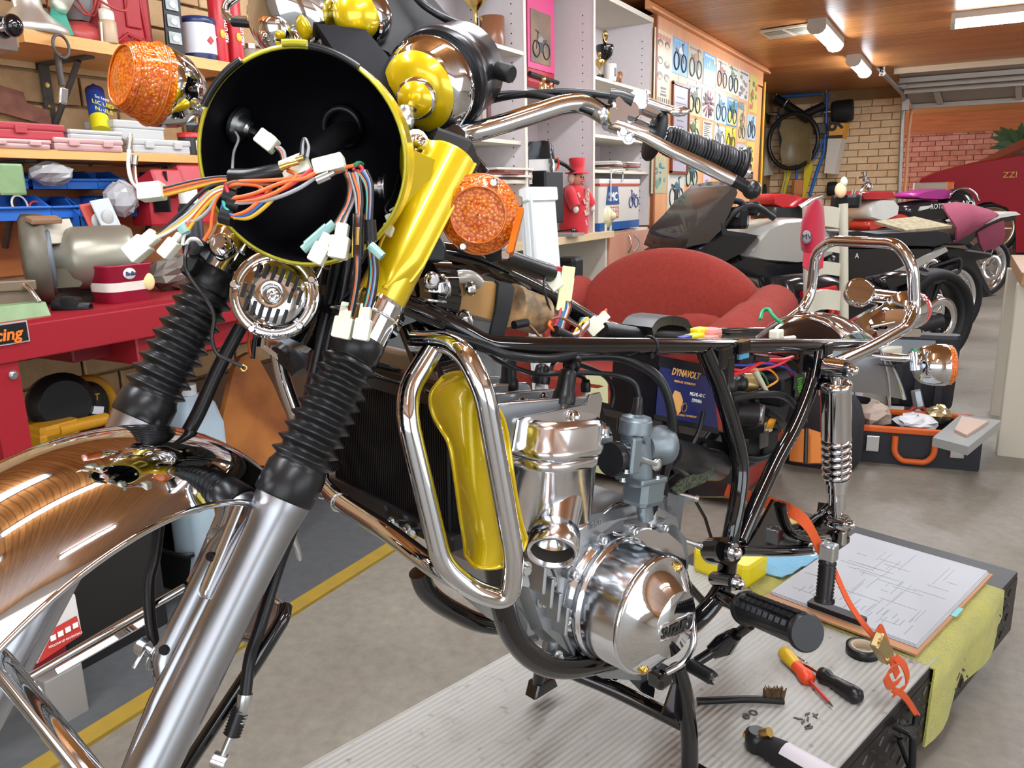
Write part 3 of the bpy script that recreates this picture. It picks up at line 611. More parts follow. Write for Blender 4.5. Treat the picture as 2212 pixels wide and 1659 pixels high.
for i in range(6):
    o=on(1040+i*5,300,sh1[1]+.0,-2.1);o.z=sh1[1];hh=.22+.04*(i%3);t=thing('book',V((o.x,U1-.5+i*.045,sh1[0]-.42)),('red spined','cream','dark brown','grey','pale','maroon')[i]+' book standing in the shadowed bay behind the gauge','book','books behind the gauge')
    q=WLOC[t.name];b=MB();b.box(q+UP*hh/2,(.16,.036,hh),bev=.004);b.build('cover',paint(('#8a2a2a','#b8a888','#3a2a20','#77706a','#a09888','#5a2028')[i],.5),t);b=MB();b.box(q+V((-.004,0,hh/2+.002)),(.15,.03,hh-.004));b.build('pages',paint('#cfc8b4',.7),t)
shelf_b=MB();shelf_b.box(((FX+XB)/2,(Y0+U1)/2,sh1[0]-.43),(.34,U1-Y0-.03,.018));shelf_b.build('shelf',CREAM,bpy.data.objects['bookcase'])
# white board leaning by the bookcase, speaker, oddments on the counter
xa=-1.72;q=[PX(1132,408,xa),PX(1192,408,xa),PX(1216,600,xa),PX(1160,600,xa)];u=(q[1]-q[0]);dn=(PX(1165,620,xa+.12)-PX(1150,408,xa));dn2=dn.normalized()
t=thing('folding_sign',PX(1165,620,xa+.1),'white plastic panel leaning in front of the counter','panel')
b=MB();L_=1.0;b.box(q[0]+u*.5+dn2*L_/2,(u.length,L_,.03),u,dn2,None,bev=.006);b.build('board',paint('#c9cfcf',.4),t)
b=MB();b.box(q[0]+u*.5+dn2*.03,(u.length*1.1,.07,.05),u,dn2,None,bev=.008);b.build('head_strip',paint('#d4d8d6',.4),t)
b=MB();b.box(q[0]+u*.05+dn2*(L_/2+.03),(.02,L_,.06),u,dn2);b.build('side_channel',paint('#b8c0c0',.4),t)
o=PX(1232,600,-1.85);t=thing('desk_speaker',V((o.x,o.y,.5)),'small black desk speaker under the counter beside the armchair','speaker');b=MB();b.box(PX(1230,588,-1.85),(.12,.13,.16),bev=.02);b.build('body',BLACKP,t);b=MB();b.lathe([(.035,0),(.03,-.01),(.008,-.012)],PX(1230,582,-1.785),(1,0,0),16);b.build('cone',BLACKG,t);b=MB();b.cyl(V((o.x,o.y,.0)),V((o.x,o.y,.68)),.02);b.build('stand',BLACKP,t)
o=on(1215,500,ZD,-1.98);t=thing('dark_glasses',on(1245,495,ZD,-1.97),'pair of dark glasses lying on the counter edge','glasses');o2=WLOC[t.name]
b=MB()
for s in(-1,1):b.ell(o2+V((0,s*.035,.02)),.012,.032,.02)
b.build('lenses',BLACKG,t);b=MB();b.tube([o2+V((0,-.065,.03)),o2+V((-.1,-.06,.02))],.004);b.tube([o2+V((0,.065,.03)),o2+V((-.1,.06,.02))],.004);b.build('arms',BLACKP,t)
t=thing('magazine',o,'grey magazine lying on the counter below the clown doll','magazine');b=MB();b.box(o+UP*.008,(.2,.16,.016));b.build('pages',paint('#8f8a84',.5),t)
# ================================================================ left wall: shelves, bench and what stands on them
SFX=-2.12;zU=PX(280,98,SFX).z;zL=PX(220,327,-2.15).z;IRON=paint('#4a4642',.5);yU0=PX(56,90,SFX).y
t=thing('upper_shelf',(SFX,1.9,zU-.032),'upper pine shelf on iron brackets carrying lanterns and the red fuel can','shelf')
b=MB();b.box(((SFX+XW)/2,(yU0+2.5)/2,zU-.016),(SFX-XW-.01,2.5-yU0,.032));b.build('board',PINE,t)
def bracket(par,y,z,d=.22,h=.2,m=IRON):
    b=MB();b.box((XW+.022,y,z-h/2),(.006,.03,h));b.box((XW+.02+d/2,y,z-.003),(d,.03,.006));b.tube([(XW+.03,y,z-h*.9),(XW+d*.85,y,z-.008)],.009,6);o=b.build('bracket',m,par);b=MB()
    for k in(.3,.6):b.bolt((XW+.026,y,z-h*k),(1,0,0),.005,.003)
    b.build('screws',BRASS,o)
for px in(128,430):bracket(t,PX(px,130,XW+.1).y,zU-.033)
t=thing('lower_shelf',(-2.15,1.6,zL-.024),'lower pine shelf above the blue bins holding small plastic cases','shelf')
b=MB();b.box(((-2.15+XW)/2,1.65,zL-.012),(-2.15-XW-.01,1.9,.024));b.build('board',PINE,t)
for px in(330,20):bracket(t,PX(px,400,XW+.1).y,zL-.025,.2,.26)
b=MB();b.box((XW+.024,1.65,(zL-.03+.98)/2),(.014,1.85,zL-.03-.98));tag(b.build('backing_board',wood('backing_timber','#9a5c2c','#b4733c','y')),'orange brown backing board behind the blue bins','board')
# strap with a buckle on the bracket
y0=PX(130,120,-2.1).y;o=PX(133,100,-2.1);t=thing('hanging_strap',PX(135,215,-2.1),'dark strap with a steel buckle hanging from the shelf bracket','strap');b=MB();b.torus(PX(132,100,-2.1),(1,.3,0),.028,.004,24,6);b.tube([PX(124,115,-2.12),PX(128,150,-2.12),PX(134,185,-2.12)],.006,6,flat=2);b.build('strap',IRON,t);b=MB();b.box(PX(137,207,-2.11),(.01,.022,.04),(1,0,0),(0,1,-.25),None,bev=.003);b.build('buckle',CHROME_DULL,t)
# upper shelf things
def upz(px,x=-2.2):return V((x,PX(px,90,x).y,zU))
SILV=mat('nickel',(.78,.78,.70,1),.36,.85);LRED=mat('lantern_red','#a8403c',.4);
o=upz(72,-2.2);t=thing('pressure_lamp',o,'nickel pressure lamp base at the open end of the upper shelf','lamp');b=MB();b.lathe([(.085,0),(.09,.006),(.088,.02),(.08,.026),(.05,.05),(.035,.068),(.03,.1),(.032,.13)],o,UP,30);b.build('font',SILV,t);b=MB();b.lathe([(.02,0),(.05,.01),(.06,.03),(.055,.05)],o+V((.02,.06,.13)),(.2,.6,-.3),26);b.build('burner_bowl',SILV,t);b=MB();b.cyl(o+V((0,-.03,.03)),o+V((0,-.05,.2)),.006);b.build('pump_rod',CHROME_DULL,t)
o=PX(28,55,-1.98);t=thing('vice_handle',V((o.x,o.y,zU)),'black ball knob on a steel lever at the shelf end','knob');b=MB();b.ell(o,.022,.022,.026);b.build('ball',BLACKG,t);b=MB();b.cyl(o,PX(-20,66,-2.02),.008);b.box(PX(-30,70,-2.05),(.1,.1,.08),bev=.01);b.build('lever',CHROME_DULL,t)
o=upz(138,-2.16);t=thing('blister_card',o,'green cardboard blister pack leaning on the lantern','packet');b=MB();q=[PX(105,62,-2.16),PX(135,78,-2.14),PX(160,76,-2.14),PX(118,-30,-2.2)];b.rings([q,[p+V((-.006,0,0))for p in q]],smooth=False);b.build('card',paint('#3f8f78',.5),t);b=MB();b.box(PX(133,68,-2.136),(.003,.035,.008),(1,0,0),(0,1,-.1));b.build('print',paint('#c8862c',.5),t)
# hurricane lantern
o=upz(172,-2.22);S=.27;t=thing('hurricane_lantern',o,'dusty red hurricane lantern with wire guards','lantern');b=MB();b.lathe([(.07,0),(.075,.01),(.072,.035),(.05,.045),(.04,.055)],o,UP,26);b.build('fuel_tank',LRED,t);b=MB();b.lathe([(.03,.06),(.045,.09),(.047,.12),(.036,.15)],o,UP,22,cap0=False,cap1=False);b.build('globe',mat('lamp_glass',(.75,.78,.78,1),.06,trans=.7),t);b=MB();b.lathe([(.036,.15),(.042,.156),(.04,.2),(.03,.21),(.045,.23),(.03,.26)],o,UP,22);b.build('chimney',paint('#7a4a44',.45),t)
for s in(-1,1):
    b=MB();b.tube(fillet([o+V((0,s*.06,.03)),o+V((0,s*.075,.12)),o+V((0,s*.07,.24)),o+V((0,s*.03,.29))],.04),.01,8);b.build('side_tube',LRED,t)
for s in(-1,1):b=MB();b.tube(catmull([o+V((.03,-.07*s,.2)),o+V((.06,0,.07)),o+V((.03,.06*s,.13))],5),.003,6);b.build('guard_wire',LRED,t)
b=MB();b.tube(catmull([o+V((.03,-.07,.25)),o+V((.1,-.02,.12)),o+V((.1,.08,.09)),o+V((.06,.12,.16)),o+V((.02,.09,.24))],6),.0035,6);b.build('bail_handle',LRED,t)
o=V((-2.14,PX(237,90,-2.14).y,zU));t=thing('glue_bottle',o,'brown glue bottle with a white nozzle in front of the fuel can','bottle');b=MB();b.lathe([(.022,0),(.023,.004),(.023,.055),(.018,.062)],o,UP,20);b.build('body',paint('#b49a7c',.35),t);b=MB();b.lathe([(.019,.06),(.02,.07),(.019,.088),(.012,.09),(.009,.1),(.004,.12)],o,UP,20);b.build('nozzle',paint('#dcd6c4',.4),t);b=MB();b.cyl(o+V((.01,-.03,.0)),o+V((.012,-.028,.05)),.003);b.build('strap',paint('#dcd6c4',.4),t)
# jerry can
JR=mat('jerry_red','#9c1c24',.5);xa=-2.19;ya,yb=PX(200,60,xa).y,PX(346,60,xa).y;zt=PX(280,-60,xa).z;t=thing('fuel_can',(xa-.07,(ya+yb)/2,zU),'large red plastic fuel can with an embossed cross rib panel','fuel can');b=MB();b.box((xa-.08,(ya+yb)/2,(zU+zt)/2),(.15,yb-ya,zt-zU),bev=.035);b.build('body',JR,t)
cy_=(ya+yb)/2+.02;cz_=zU+(zt-zU)*.42
for l in([(-.05,.13),(-.02,.1),(.03,.085),(.055,.105)],[(.055,.105),(.03,.085),(.045,-.055),(.075,-.085)],[(-.055,-.07),(-.02,-.045),(.035,-.06)]):b=MB();b.tube([V((xa-.003,cy_+p[0],cz_+p[1]))for p in l],.005,6);b.build('rib',JR,t)
b=MB();b.box((xa-.002,cy_+.005,cz_+.02),(.008,.05,.09),bev=.003);b.build('raised_panel',JR,t);text('lettering','FUEL ONLY',V((xa-.001,cy_+.02,zU+.035)),(0,1,-.03),UP,.022,mat('red_dark','#8f1a22',.5),t);b=MB();b.tube(fillet([V((xa-.08,ya+.06,zt)),V((xa-.08,ya+.06,zt+.05)),V((xa-.08,yb-.06,zt+.05)),V((xa-.08,yb-.06,zt))],.03),.014,10);b.build('handle',JR,t)
# black sign card, paint tin, red tubes
o=V((-2.17,PX(385,120,-2.17).y,zU));t=thing('hand_signal_chart',o,'tall narrow black card with a column of hand photographs','card');b=MB();b.box(o+V((0,-.005,.16)),(.006,.062,.33),(1,.1,0),(0,1,-.03));b.build('card',paint('#1c1d20',.45),t)
for k in range(5):b=MB();b.box(o+V((.006,-.008+.003*k*0,.052+k*.048)),(.003,.045,.034),bev=.001);pn=b.build('photo',mat('hand_photo','#b8bcbc',.4,noise=(25,.2,'#8a9090')),t);b=MB();b.ell(o+V((.009,-.008,.05+k*.048)),.002,.012,.009);b.build('hand',paint('#d8d8d2',.5),pn)
o=V((-2.2,PX(433,120,-2.2).y,zU));t=thing('paint_tin',o,'white and navy paint tin with a red hazard diamond','tin');b=MB();b.lathe([(.052,0),(.053,.003),(.053,.022)],o,UP,30);b.build('lower_band',paint('#1f2a58',.35),t);b=MB();b.lathe([(.0532,.022),(.0532,.112)],o,UP,30,False,False);b.build('label',paint('#c9cdd4',.35),t);b=MB();b.lathe([(.053,.112),(.054,.115),(.054,.13),(.05,.132),(.001,.128)],o,UP,30);b.build('rim',paint('#25305c',.3),t)
for sg,c in((1,'#e8e4e0'),(-1,'#b8342c')):b=MB();b.prism([(0,0),(.012,.012),(0,.024),(-.012,.012)],o+V((.0525,.006+sg*.007,.055+sg*.007)),(0,1,0),(0,0,1),.003);b.build('hazard_diamond',paint(c,.4),t)
for i,(px,lab,w)in enumerate(((478,'red grease cartridge standing next to the paint tin','RED LITH'),(512,'red grease cartridge nearest the headlight, lettering towards the room','RED LITH'))):
    o=V((-2.18,PX(px,135,-2.18).y,zU));t=thing('grease_cartridge',o,lab,'cartridge','red grease cartridges on the upper shelf');b=MB();b.lathe([(.025,0),(.026,.004),(.026,.2),(.024,.205)],o,UP,24);b.build('tube',paint('#b8222c',.35),t);b=MB();b.lathe([(.0265,.19),(.0265,.205),(.02,.21)],o,UP,24);b.build('cap',paint('#c42c34',.35),t);b=MB();b.ell(o+V((.026,-.006,.09)),.003,.01,.014);b.build('emblem',paint('#d8b030',.4),t);text('lettering',w,o+V((.0265,.01,.1)),UP,(0,-1,0),.016,WHITE,t,bold=.0004)
o=V((-2.2,PX(540,110,-2.2).y,zU));b=MB();b.lathe([(.028,0),(.033,.02),(.03,.06),(.018,.07)],o,UP,18);t=thing('glass_jar',o,'small glass jar at the far end of the upper shelf','jar');b.build('jar',mat('jar_glass',(.7,.72,.7,1),.08,trans=.7),t);b=MB();b.cyl(o+UP*.07,o+UP*.085,.02);b.build('lid',ZINC,t)
# lower shelf things
def lz(px,x=-2.22,py=300):return V((x,PX(px,py,x).y,zL))
PINK=mat('red_case','#ac3a42',.45);CLR=mat('cloudy_plastic',(.72,.72,.70,1),.3,trans=.35);PNKC=mat('pink_clear',(.72,.42,.40,1),.3,trans=.25)
def case(px0,px1,py0,py1,x,m,label,lidm=None,latch=True,nm='plastic_case',zb=None):
    ya,yb=PX(px0,py1,x).y,PX(px1,py1,x).y;z0=zL if zb is None else zb;z1=PX((px0+px1)/2,py0,x).z;t=thing(nm,(x-.07,(ya+yb)/2,z0),label,'case','plastic cases on the lower shelf');h=z1-z0
    b=MB();b.box((x-.07,(ya+yb)/2,z0+h*.3),(.14,yb-ya,h*.6),bev=.006);b.build('tray',m,t);b=MB();b.box((x-.07,(ya+yb)/2,z0+h*.8),(.145,yb-ya+.004,h*.4),bev=.005);b.build('lid',lidm or m,t)
    if latch:
        for k in((.5,)if latch==1 else(.25,.75)):b=MB();b.box((x+.004,ya+(yb-ya)*k,z0+h*.6),(.008,.03,h*.45),bev=.002);b.build('latch',lidm or m,t)
    return z1
z1=case(-40,112,300,318,-2.15,PNKC,'clear pink case at the near end of the lower shelf under the red one',None,2);case(-60,143,264,300,-2.16,PINK,'solid red case with a moulded handle resting on the clear pink one',None,1,zb=z1)
z1=case(122,268,300,325,-2.15,PNKC,'long clear pink case with two latches in the middle of the lower shelf',None,2);case(150,266,282,300,-2.17,CLR,'flat clear lid lying on the long pink case',None,0,zb=z1)
z1=case(292,414,302,334,-2.16,CLR,'clear divided parts box below the amber signal',None,2);case(252,358,262,302,-2.2,CLR,'cloudy clear tub standing on the divided parts box',None,0,zb=z1)
o=lz(412,-2.19,330);t=thing('spice_jar',o,'black labelled jar with a red lid at the end of the lower shelf','jar');b=MB();b.lathe([(.034,0),(.035,.004),(.035,.055)],o,UP,24);b.build('body',paint('#2b2826',.35),t);b=MB();b.lathe([(.036,.055),(.036,.068),(.03,.07)],o,UP,24);b.build('lid',paint('#b8302c',.4),t);b=MB();b.box(o+V((.034,.01,.03)),(.004,.03,.03));b.build('label',paint('#c9c4ba',.5),t)
# adhesive tube leaning on the wall
a_,c_=PX(205,285,-2.27),PX(190,196,-2.34);t=thing('adhesive_tube',a_,'blue and yellow adhesive cartridge leaning against the brick wall','cartridge');d_=(c_-a_).normalized();L_=(c_-a_).length
b=MB();b.lathe([(.026,0),(.026,L_*.32)],a_+V((.03,.0,0)),d_,22);b.build('yellow_end',paint('#d2c822',.4),t);b=MB();b.lathe([(.0262,L_*.32),(.0262,L_*.86)],a_+V((.03,0,0)),d_,22);b.build('blue_label',paint('#23408c',.4),t);b=MB();b.lathe([(.0262,L_*.86),(.026,L_*.98),(.008,L_),(.006,L_*1.12)],a_+V((.03,0,0)),d_,22);b.build('nozzle_end',paint('#2c2f6c',.4),t)
xx_=(V((0,1,0))-d_*d_.y).normalized()
for k,(s_,m_,tx)in enumerate(((.016,WHITE,'Selleys'),(.02,paint('#d8d020',.4),'LIQUID'),(.02,paint('#d8d020',.4),'NAILS'))):text('lettering',tx,a_+V((.059,.0,0))+d_*L_*(.78-k*.15),xx_,d_,s_,m_,t)
# blade on the wall
b=MB();b.prism([(0,0),(.22,-.045),(.22,-.0),(.155,.015),(.15,.045),(0,.075)],PX(-10,230,XW+.03)+V((0,-.07,0)),(0,1,0),(0,0,1),.008);tag(b.build('saw_blade',mat('rusty','#6e4436',.7,noise=(30,.2,'#8a5a48'))),'rusty brown steel blade hanging on the brick wall','blade')
# blue bins
BLU=mat('bin_blue','#2766bc',.4);BLU.node_tree
def bin_(px0,px1,py0,py1,x,label):
    ya,yb=PX(px0,py1,x).y,PX(px1,py1,x).y;z0=PX((px0+px1)/2,py1,x).z;z1=PX((px0+px1)/2,py0,x-.1).z;D=.13;xb=x-D;t=thing('parts_bin',(x-D/2,(ya+yb)/2,z0),label,'bin','blue parts bins on the wall rail');h=z1-z0;w=yb-ya
    b=MB();b.box((x-D/2,(ya+yb)/2,z0+.003),(D,w,.006));b.build('bottom',BLU,t)
    for s in(ya,yb):b=MB();b.prism([(0,0),(D,0),(D,h*.5),(D*.55,h),(0,h)],(xb,s+(.003 if s==ya else 0),z0),(1,0,0),(0,0,1),.003);b.build('side',BLU,t)
    b=MB();b.box((x-.002,(ya+yb)/2,z0+h*.25),(.006,w,h*.5));b.build('front',BLU,t);b=MB();b.box((x+.004,(ya+yb)/2,z0+h*.5),(.014,w,.006),bev=.002);b.build('lip',BLU,t);b=MB();b.box((xb,(ya+yb)/2,z0+h/2),(.004,w,h));b.build('back',BLU,t)
    return V((x-D*.4,(ya+yb)/2,z0+h*.45))
for i,a in enumerate(((-30,62),(72,145),(146,212),(213,270))):bin_(a[0],a[1],372,408,-2.24,('first','second','third','last')[i]+' blue bin of the upper row counted from the vice side')
ins=[bin_(p0,p1,q0,q1,xx,lb)for p0,p1,q0,q1,xx,lb in((-20,112,422,476,-2.2,'large blue bin holding white cable, lower row nearest the vice'),(112,175,424,470,-2.22,'empty middle blue bin of the lower row'),(178,243,428,503,-2.19,'low blue bin holding red packets behind the grinder'),(236,300,422,468,-2.24,'blue bin with a plastic bag spilling out, end of the lower row'))]
t=thing('wire_coil',ins[0],'coil of white and red wire in the large blue bin','wire');b=MB();b.torus(ins[0]+V((0,.03,.01)),(1,.3,.2),.026,.003,20,6);b.build('white_coil',paint('#d8d4cc',.4),t);b=MB();b.torus(ins[0]+V((.01,.07,0)),(1,0,.4),.02,.003,20,6);b.build('red_coil',paint('#b83a34',.4),t)
BAG=mat('poly_bag',(.85,.85,.85,1),.25,trans=.55)
def crumple(c,rx,ry,rz,m,n=14,k=8,amp=.3,seed=1):
    rd=random.Random(seed);b=MB();R_=[]
    for i in range(k+1):
        p=-pi/2+pi*i/k;R_.append([V(c)+V((cos(2*pi*j/n)*max(cos(p),.01)*rx*(1+amp*(rd.random()-.5)),sin(2*pi*j/n)*max(cos(p),.01)*ry*(1+amp*(rd.random()-.5)),sin(p)*rz*(1+amp*(rd.random()-.5))))for j in range(n)])
    return b.rings(R_,smooth=False)
for c,r_,lab,sd in((PX(110,375,-2.2),(.05,.06,.03),'clear plastic bag lying on the second bin of the upper row',3),(PX(262,430,-2.2),(.04,.05,.05),'clear plastic bag spilling from the end bin of the lower row',5)):tag(crumple(c,*r_,BAG,seed=sd).build('plastic_bag',BAG),lab,'bag')
for c,col,lab in((PX(205,470,-2.16),'#b8483c','red backed packet in the low blue bin'),(PX(228,462,-2.14),'#b8c0c0','white blister packet beside the red one in the low bin')):b=MB();b.box(c,(.006,.06,.085),(1,0,.3),(0,1,.15),None,bev=.002);t=thing('small_packet',c-UP*.04,lab,'packet');b.build('card',paint(col,.45),t);b=MB();b.ell(c+V((.008,0,-.01)),.006,.018,.022);b.build('blister',CLR,t)
# red plastic organiser behind the wires, aerosol
o=PX(370,480,-2.1);t=thing('red_organiser',o,'red plastic tool organiser on the wall behind the wires','organiser')
for k,(px,py)in enumerate(((350,400),(405,390))):b=MB();c=PX(px,py,-2.15);b.box(c,(.1,.12,.06),(1,0,.4),(0,1,0),None,bev=.006);b.build('red_tray',paint('#a8202c',.4),t)
b=MB();b.box(PX(375,450,-2.22),(.1,.24,.1),bev=.006);b.build('lower_box',paint('#b02430',.4),t);b=MB();b.box(PX(335,415,-2.16),(.12,.006,.12));b.build('end_plate',BLACKP,t)
ZB=PX(230,668,-1.75).z;BX=-1.75;RDB=mat('bench_red','#8e1824',.4);RDD=mat('bench_dark_red','#7a1420',.4)
# ---- red steel bench
t=thing('workbench',(-2.05,1.6,0),'red steel workbench along the brick wall','workbench')
b=MB();b.box(((BX+XW)/2+.02,1.4,ZB-.012),(BX-XW-.06,2.2,.024));b.build('bench_top',RDB,t);b=MB();b.box((BX-.01,1.4,ZB-.045),(.03,2.2,.075),bev=.003);b.build('front_beam',RDB,t)
yl0,yl1=PX(-25,800,BX).y,PX(42,800,BX).y
b=MB();b.prism([(0,0),(yl1-yl0,0),(yl1-yl0-.0,ZB-.08),(0,ZB-.08)],(BX-.05,yl0,0),(0,1,0),(0,0,1),.05);lg=b.build('leg',RDB,t);b=MB();b.bolt((BX+.001,yl1-.015,ZB-.11),(1,0,0),.007,.006);b.build('leg_bolt',ZINC,lg)
for nm,p0,p1,zb,m,x in(('drawer',150,292,772,RDD,BX-.12),('drawer',292,560,762,RDB,BX-.02)):ya,yb=PX(p0,720,x).y,PX(p1,720,x).y;z0=PX((p0+p1)/2,zb,x).z;b=MB();b.box((x-.15,(ya+yb)/2,(z0+ZB-.07)/2),(.3,yb-ya,ZB-.07-z0),bev=.004);b.build(nm,m,t)
q=PX(12,722,BX+.007);b=MB();b.box(q+V((0,-.01,0)),(.003,.11,.04),(1,0,0),(0,1,0));st=b.build('sticker',BLACKP,t);b=MB();b.box(q+V((-.0008,-.01,0)),(.003,.116,.046));b.build('sticker_border',paint('#a8a0a0',.4),t);text('lettering','racing',q+V((.002,-.012,-.002)),(0,1,0),UP,.036,paint('#e87428',.4),t,shear=.25,bold=.0008)
b=MB();b.box((XW+.05,1.4,.3),(.03,2.2,.5));b.build('back_sheet',mat('back_sheet','#5f4632',.7,noise=(8,.25,'#6e5440')),t)
# bench grinder
DKG=mat('grinder_grey','#6d685c',.45,.3,noise=(20,.2,'#5a5549'));c=PX(82,562,-1.98);ax=(CR*.84+CF*.5);ax.z=0;ax.normalize();Rg=98*(c-CC).dot(CF)/FPX
t=thing('bench_grinder',V((c.x,c.y,ZB)),'grey bench grinder with a paper card under its guard','grinder');b=MB();b.lathe([(Rg*.2,-.035),(Rg*.9,-.03),(Rg,-.022),(Rg,.02),(Rg*.96,.024)],c,ax,36);b.build('wheel_guard',DKG,t);b=MB();b.lathe([(Rg*.78,.018),(Rg*.8,.028),(Rg*.74,.034),(.02,.036)],c,ax,36);b.build('grinding_wheel',mat('wheel_grey','#6f7680',.5,.4),t);b=MB();b.lathe([(.05,.02),(.052,.05),(Rg*.66,.07),(Rg*.7,.085),(Rg*.7,.2),(Rg*.62,.215),(.04,.22)],c,ax,32);b.build('motor',mat('motor_grey','#8a8678',.35,.5),t);b=MB();b.box(V((c.x-.05,c.y+.04,(ZB+c.z)/2-.05)),(.16,.2,(c.z-ZB)-.05),bev=.01);b.build('base',DKG,t);b=MB();b.box(PX(132,600,-1.93),(.09,.05,.05),ax,(0,0,1),None,bev=.008);b.build('tool_rest',paint('#55503f',.5),t)
b=MB();q=[PX(75,475,-1.93),PX(150,472,-1.95),PX(172,522,-1.93),PX(102,526,-1.91)];b.rings([q,[p+V((-.003,0,-.003))for p in q]],smooth=False);b.build('paper_card',paint('#b9b2a0',.6),t);b=MB();b.box(PX(95,475,-1.92),(.03,.075,.012),(1,0,-.3),(0,1,0),None,bev=.003);b.build('card_clip',paint('#8a6a50',.5),t)
b=MB();q=[PX(212,512,-1.95),PX(265,535,-1.95),PX(258,600,-1.95),PX(228,590,-1.95)];b.rings([q,[p+V((-.004,0,0))for p in q]],smooth=False);b.build('black_shield',BLACKP,t)
# tub of cream, pipe, vice
o=V((-1.86,PX(267,660,-1.86).y,ZB));t=thing('plastic_tub',o,'dark red dip tub with a white band used for small parts','tub');kk=(PX(267,570,-1.86).z-ZB)/.09
TB=mat('tub_red','#8a1830',.35);b=MB();b.rings([[o+V((q[0]*k,q[1]*k,h))for q in rrect(.11,.135,.03)]for h,k in((0,.84),(.003,.86),(.085*kk,1),(.088*kk,1.03),(.092*kk,1.03),(.09*kk,.98),(.02,.8))],cap1=True);b.build('body',TB,t)
b=MB();b.rings([[o+V((q[0]*k,q[1]*k,h))for q in rrect(.11,.135,.03)]for h,k in((.028*kk,.915),(.05*kk,.945))],cap0=False,cap1=False);b.build('white_band',paint('#d6d0c6',.4),t)
b=MB();b.ell(o+V((.055,-.01,.07*kk)),.004,.018,.014);b.build('white_badge',paint('#dfe0e4',.4),t);text('lettering','Bulla',o+V((.0605,-.01,.07*kk)),(0,1,0),UP,.015,paint('#2a3050',.4),t,bold=.0003);b=MB();b.ell(o+V((.05,.045,.045*kk)),.006,.017,.022);b.build('picture',paint('#d8c68c',.5),t)
b=MB();b.cyl(o+V((.01,-.035,.05)),o+V((.015,-.035,.115*kk)),.005);tag(b.build('red_pen',paint('#c8302c',.4)),'red capped pen standing in the dip tub','pen')
tag(crumple(o+V((-.01,.02,.08*kk)),.03,.04,.025,None,seed=9).build('grey_rag',paint('#8a867c',.8)),'crumpled grey wrapper in the dip tub','wrapper')
o=PX(155,665,-1.83);b=MB();a_,c_=PX(115,660,-1.86),PX(196,667,-1.79);b.lathe([(.014,0),(.015,.002),(.015,(c_-a_).length),(.011,(c_-a_).length),(.011,.02)],a_,c_-a_,20);b.box((a_+c_)/2+UP*.01,(.04,.03,.03),c_-a_,UP,None,bev=.005);tag(b.build('steel_pipe',BLACKP),'short black pipe lying on the bench edge in front of the grinder','pipe')
GRN=mat('vice_green','#7f9a6c',.45,noise=(18,.2,'#6d8560'));t=thing('bench_vice',V((-1.85,PX(40,690,-1.85).y,ZB)),'pale green bench vice with ribbed steel jaw','vice');b=MB();q=[PX(-60,668,-1.80),PX(98,652,-1.80),PX(114,690,-1.78),PX(-60,712,-1.78)];b.rings([q,[p+V((-.12,.02,0))for p in q]],smooth=False);b.build('body',GRN,t);b=MB();b.box(PX(18,617,-1.86),(.05,.1,.022),(1,0,0),(0,1,-.05),None,bev=.003);b.build('jaw',paint('#8a7a66',.4,metal=.6),t);b=MB();b.tube([PX(52,614,-1.84),PX(62,622,-1.82),PX(85,652,-1.80)],.006,8);b.build('jaw_bar',CHROME_DULL,t);b=MB();b.box(PX(5,640,-1.87),(.06,.12,.04),bev=.006);b.build('slide',paint('#6a5a4c',.6),t);b=MB();b.box(PX(15,388,-1.95),(.05,.06,.07),bev=.006);b.box(PX(12,365,-1.95),(.045,.055,.02),bev=.003);b.box(PX(-60,520,-1.95),(.04,.05,.25));b.box(PX(-30,385,-1.95),(.04,.12,.05));b.build('upper_arm',GRN,t)
tag(crumple(PX(385,590,-1.95),.06,.09,.05,None,seed=4).build('engine_part',mat('dirty_alloy','#77726a',.5,.5))if False else crumple(PX(385,590,-1.95),.06,.09,.05,None,seed=4).build('carburettor_part',mat('dirty_alloy','#77726a',.5,.5)),'dirty alloy engine part on the bench behind the tub','engine part')
o=V((-2.0,PX(415,500,-2.0).y,ZB));h=PX(415,405,-2.0).z-ZB;t=thing('spray_can',o,'black and white spray can with white cap behind the wires','spray can');b=MB();b.lathe([(.032,0),(.033,.004),(.033,h*.78),(.026,h*.84)],o,UP,24);b.build('can',paint('#26262a',.3),t);b=MB();b.lathe([(.0335,h*.1),(.0335,h*.35)],o,UP,24,False,False);b.build('red_band',paint('#a82430',.35),t);b=MB();b.lathe([(.027,h*.84),(.027,h*.98),(.018,h)],o,UP,24);b.build('cap',paint('#d8d6d0',.4),t)
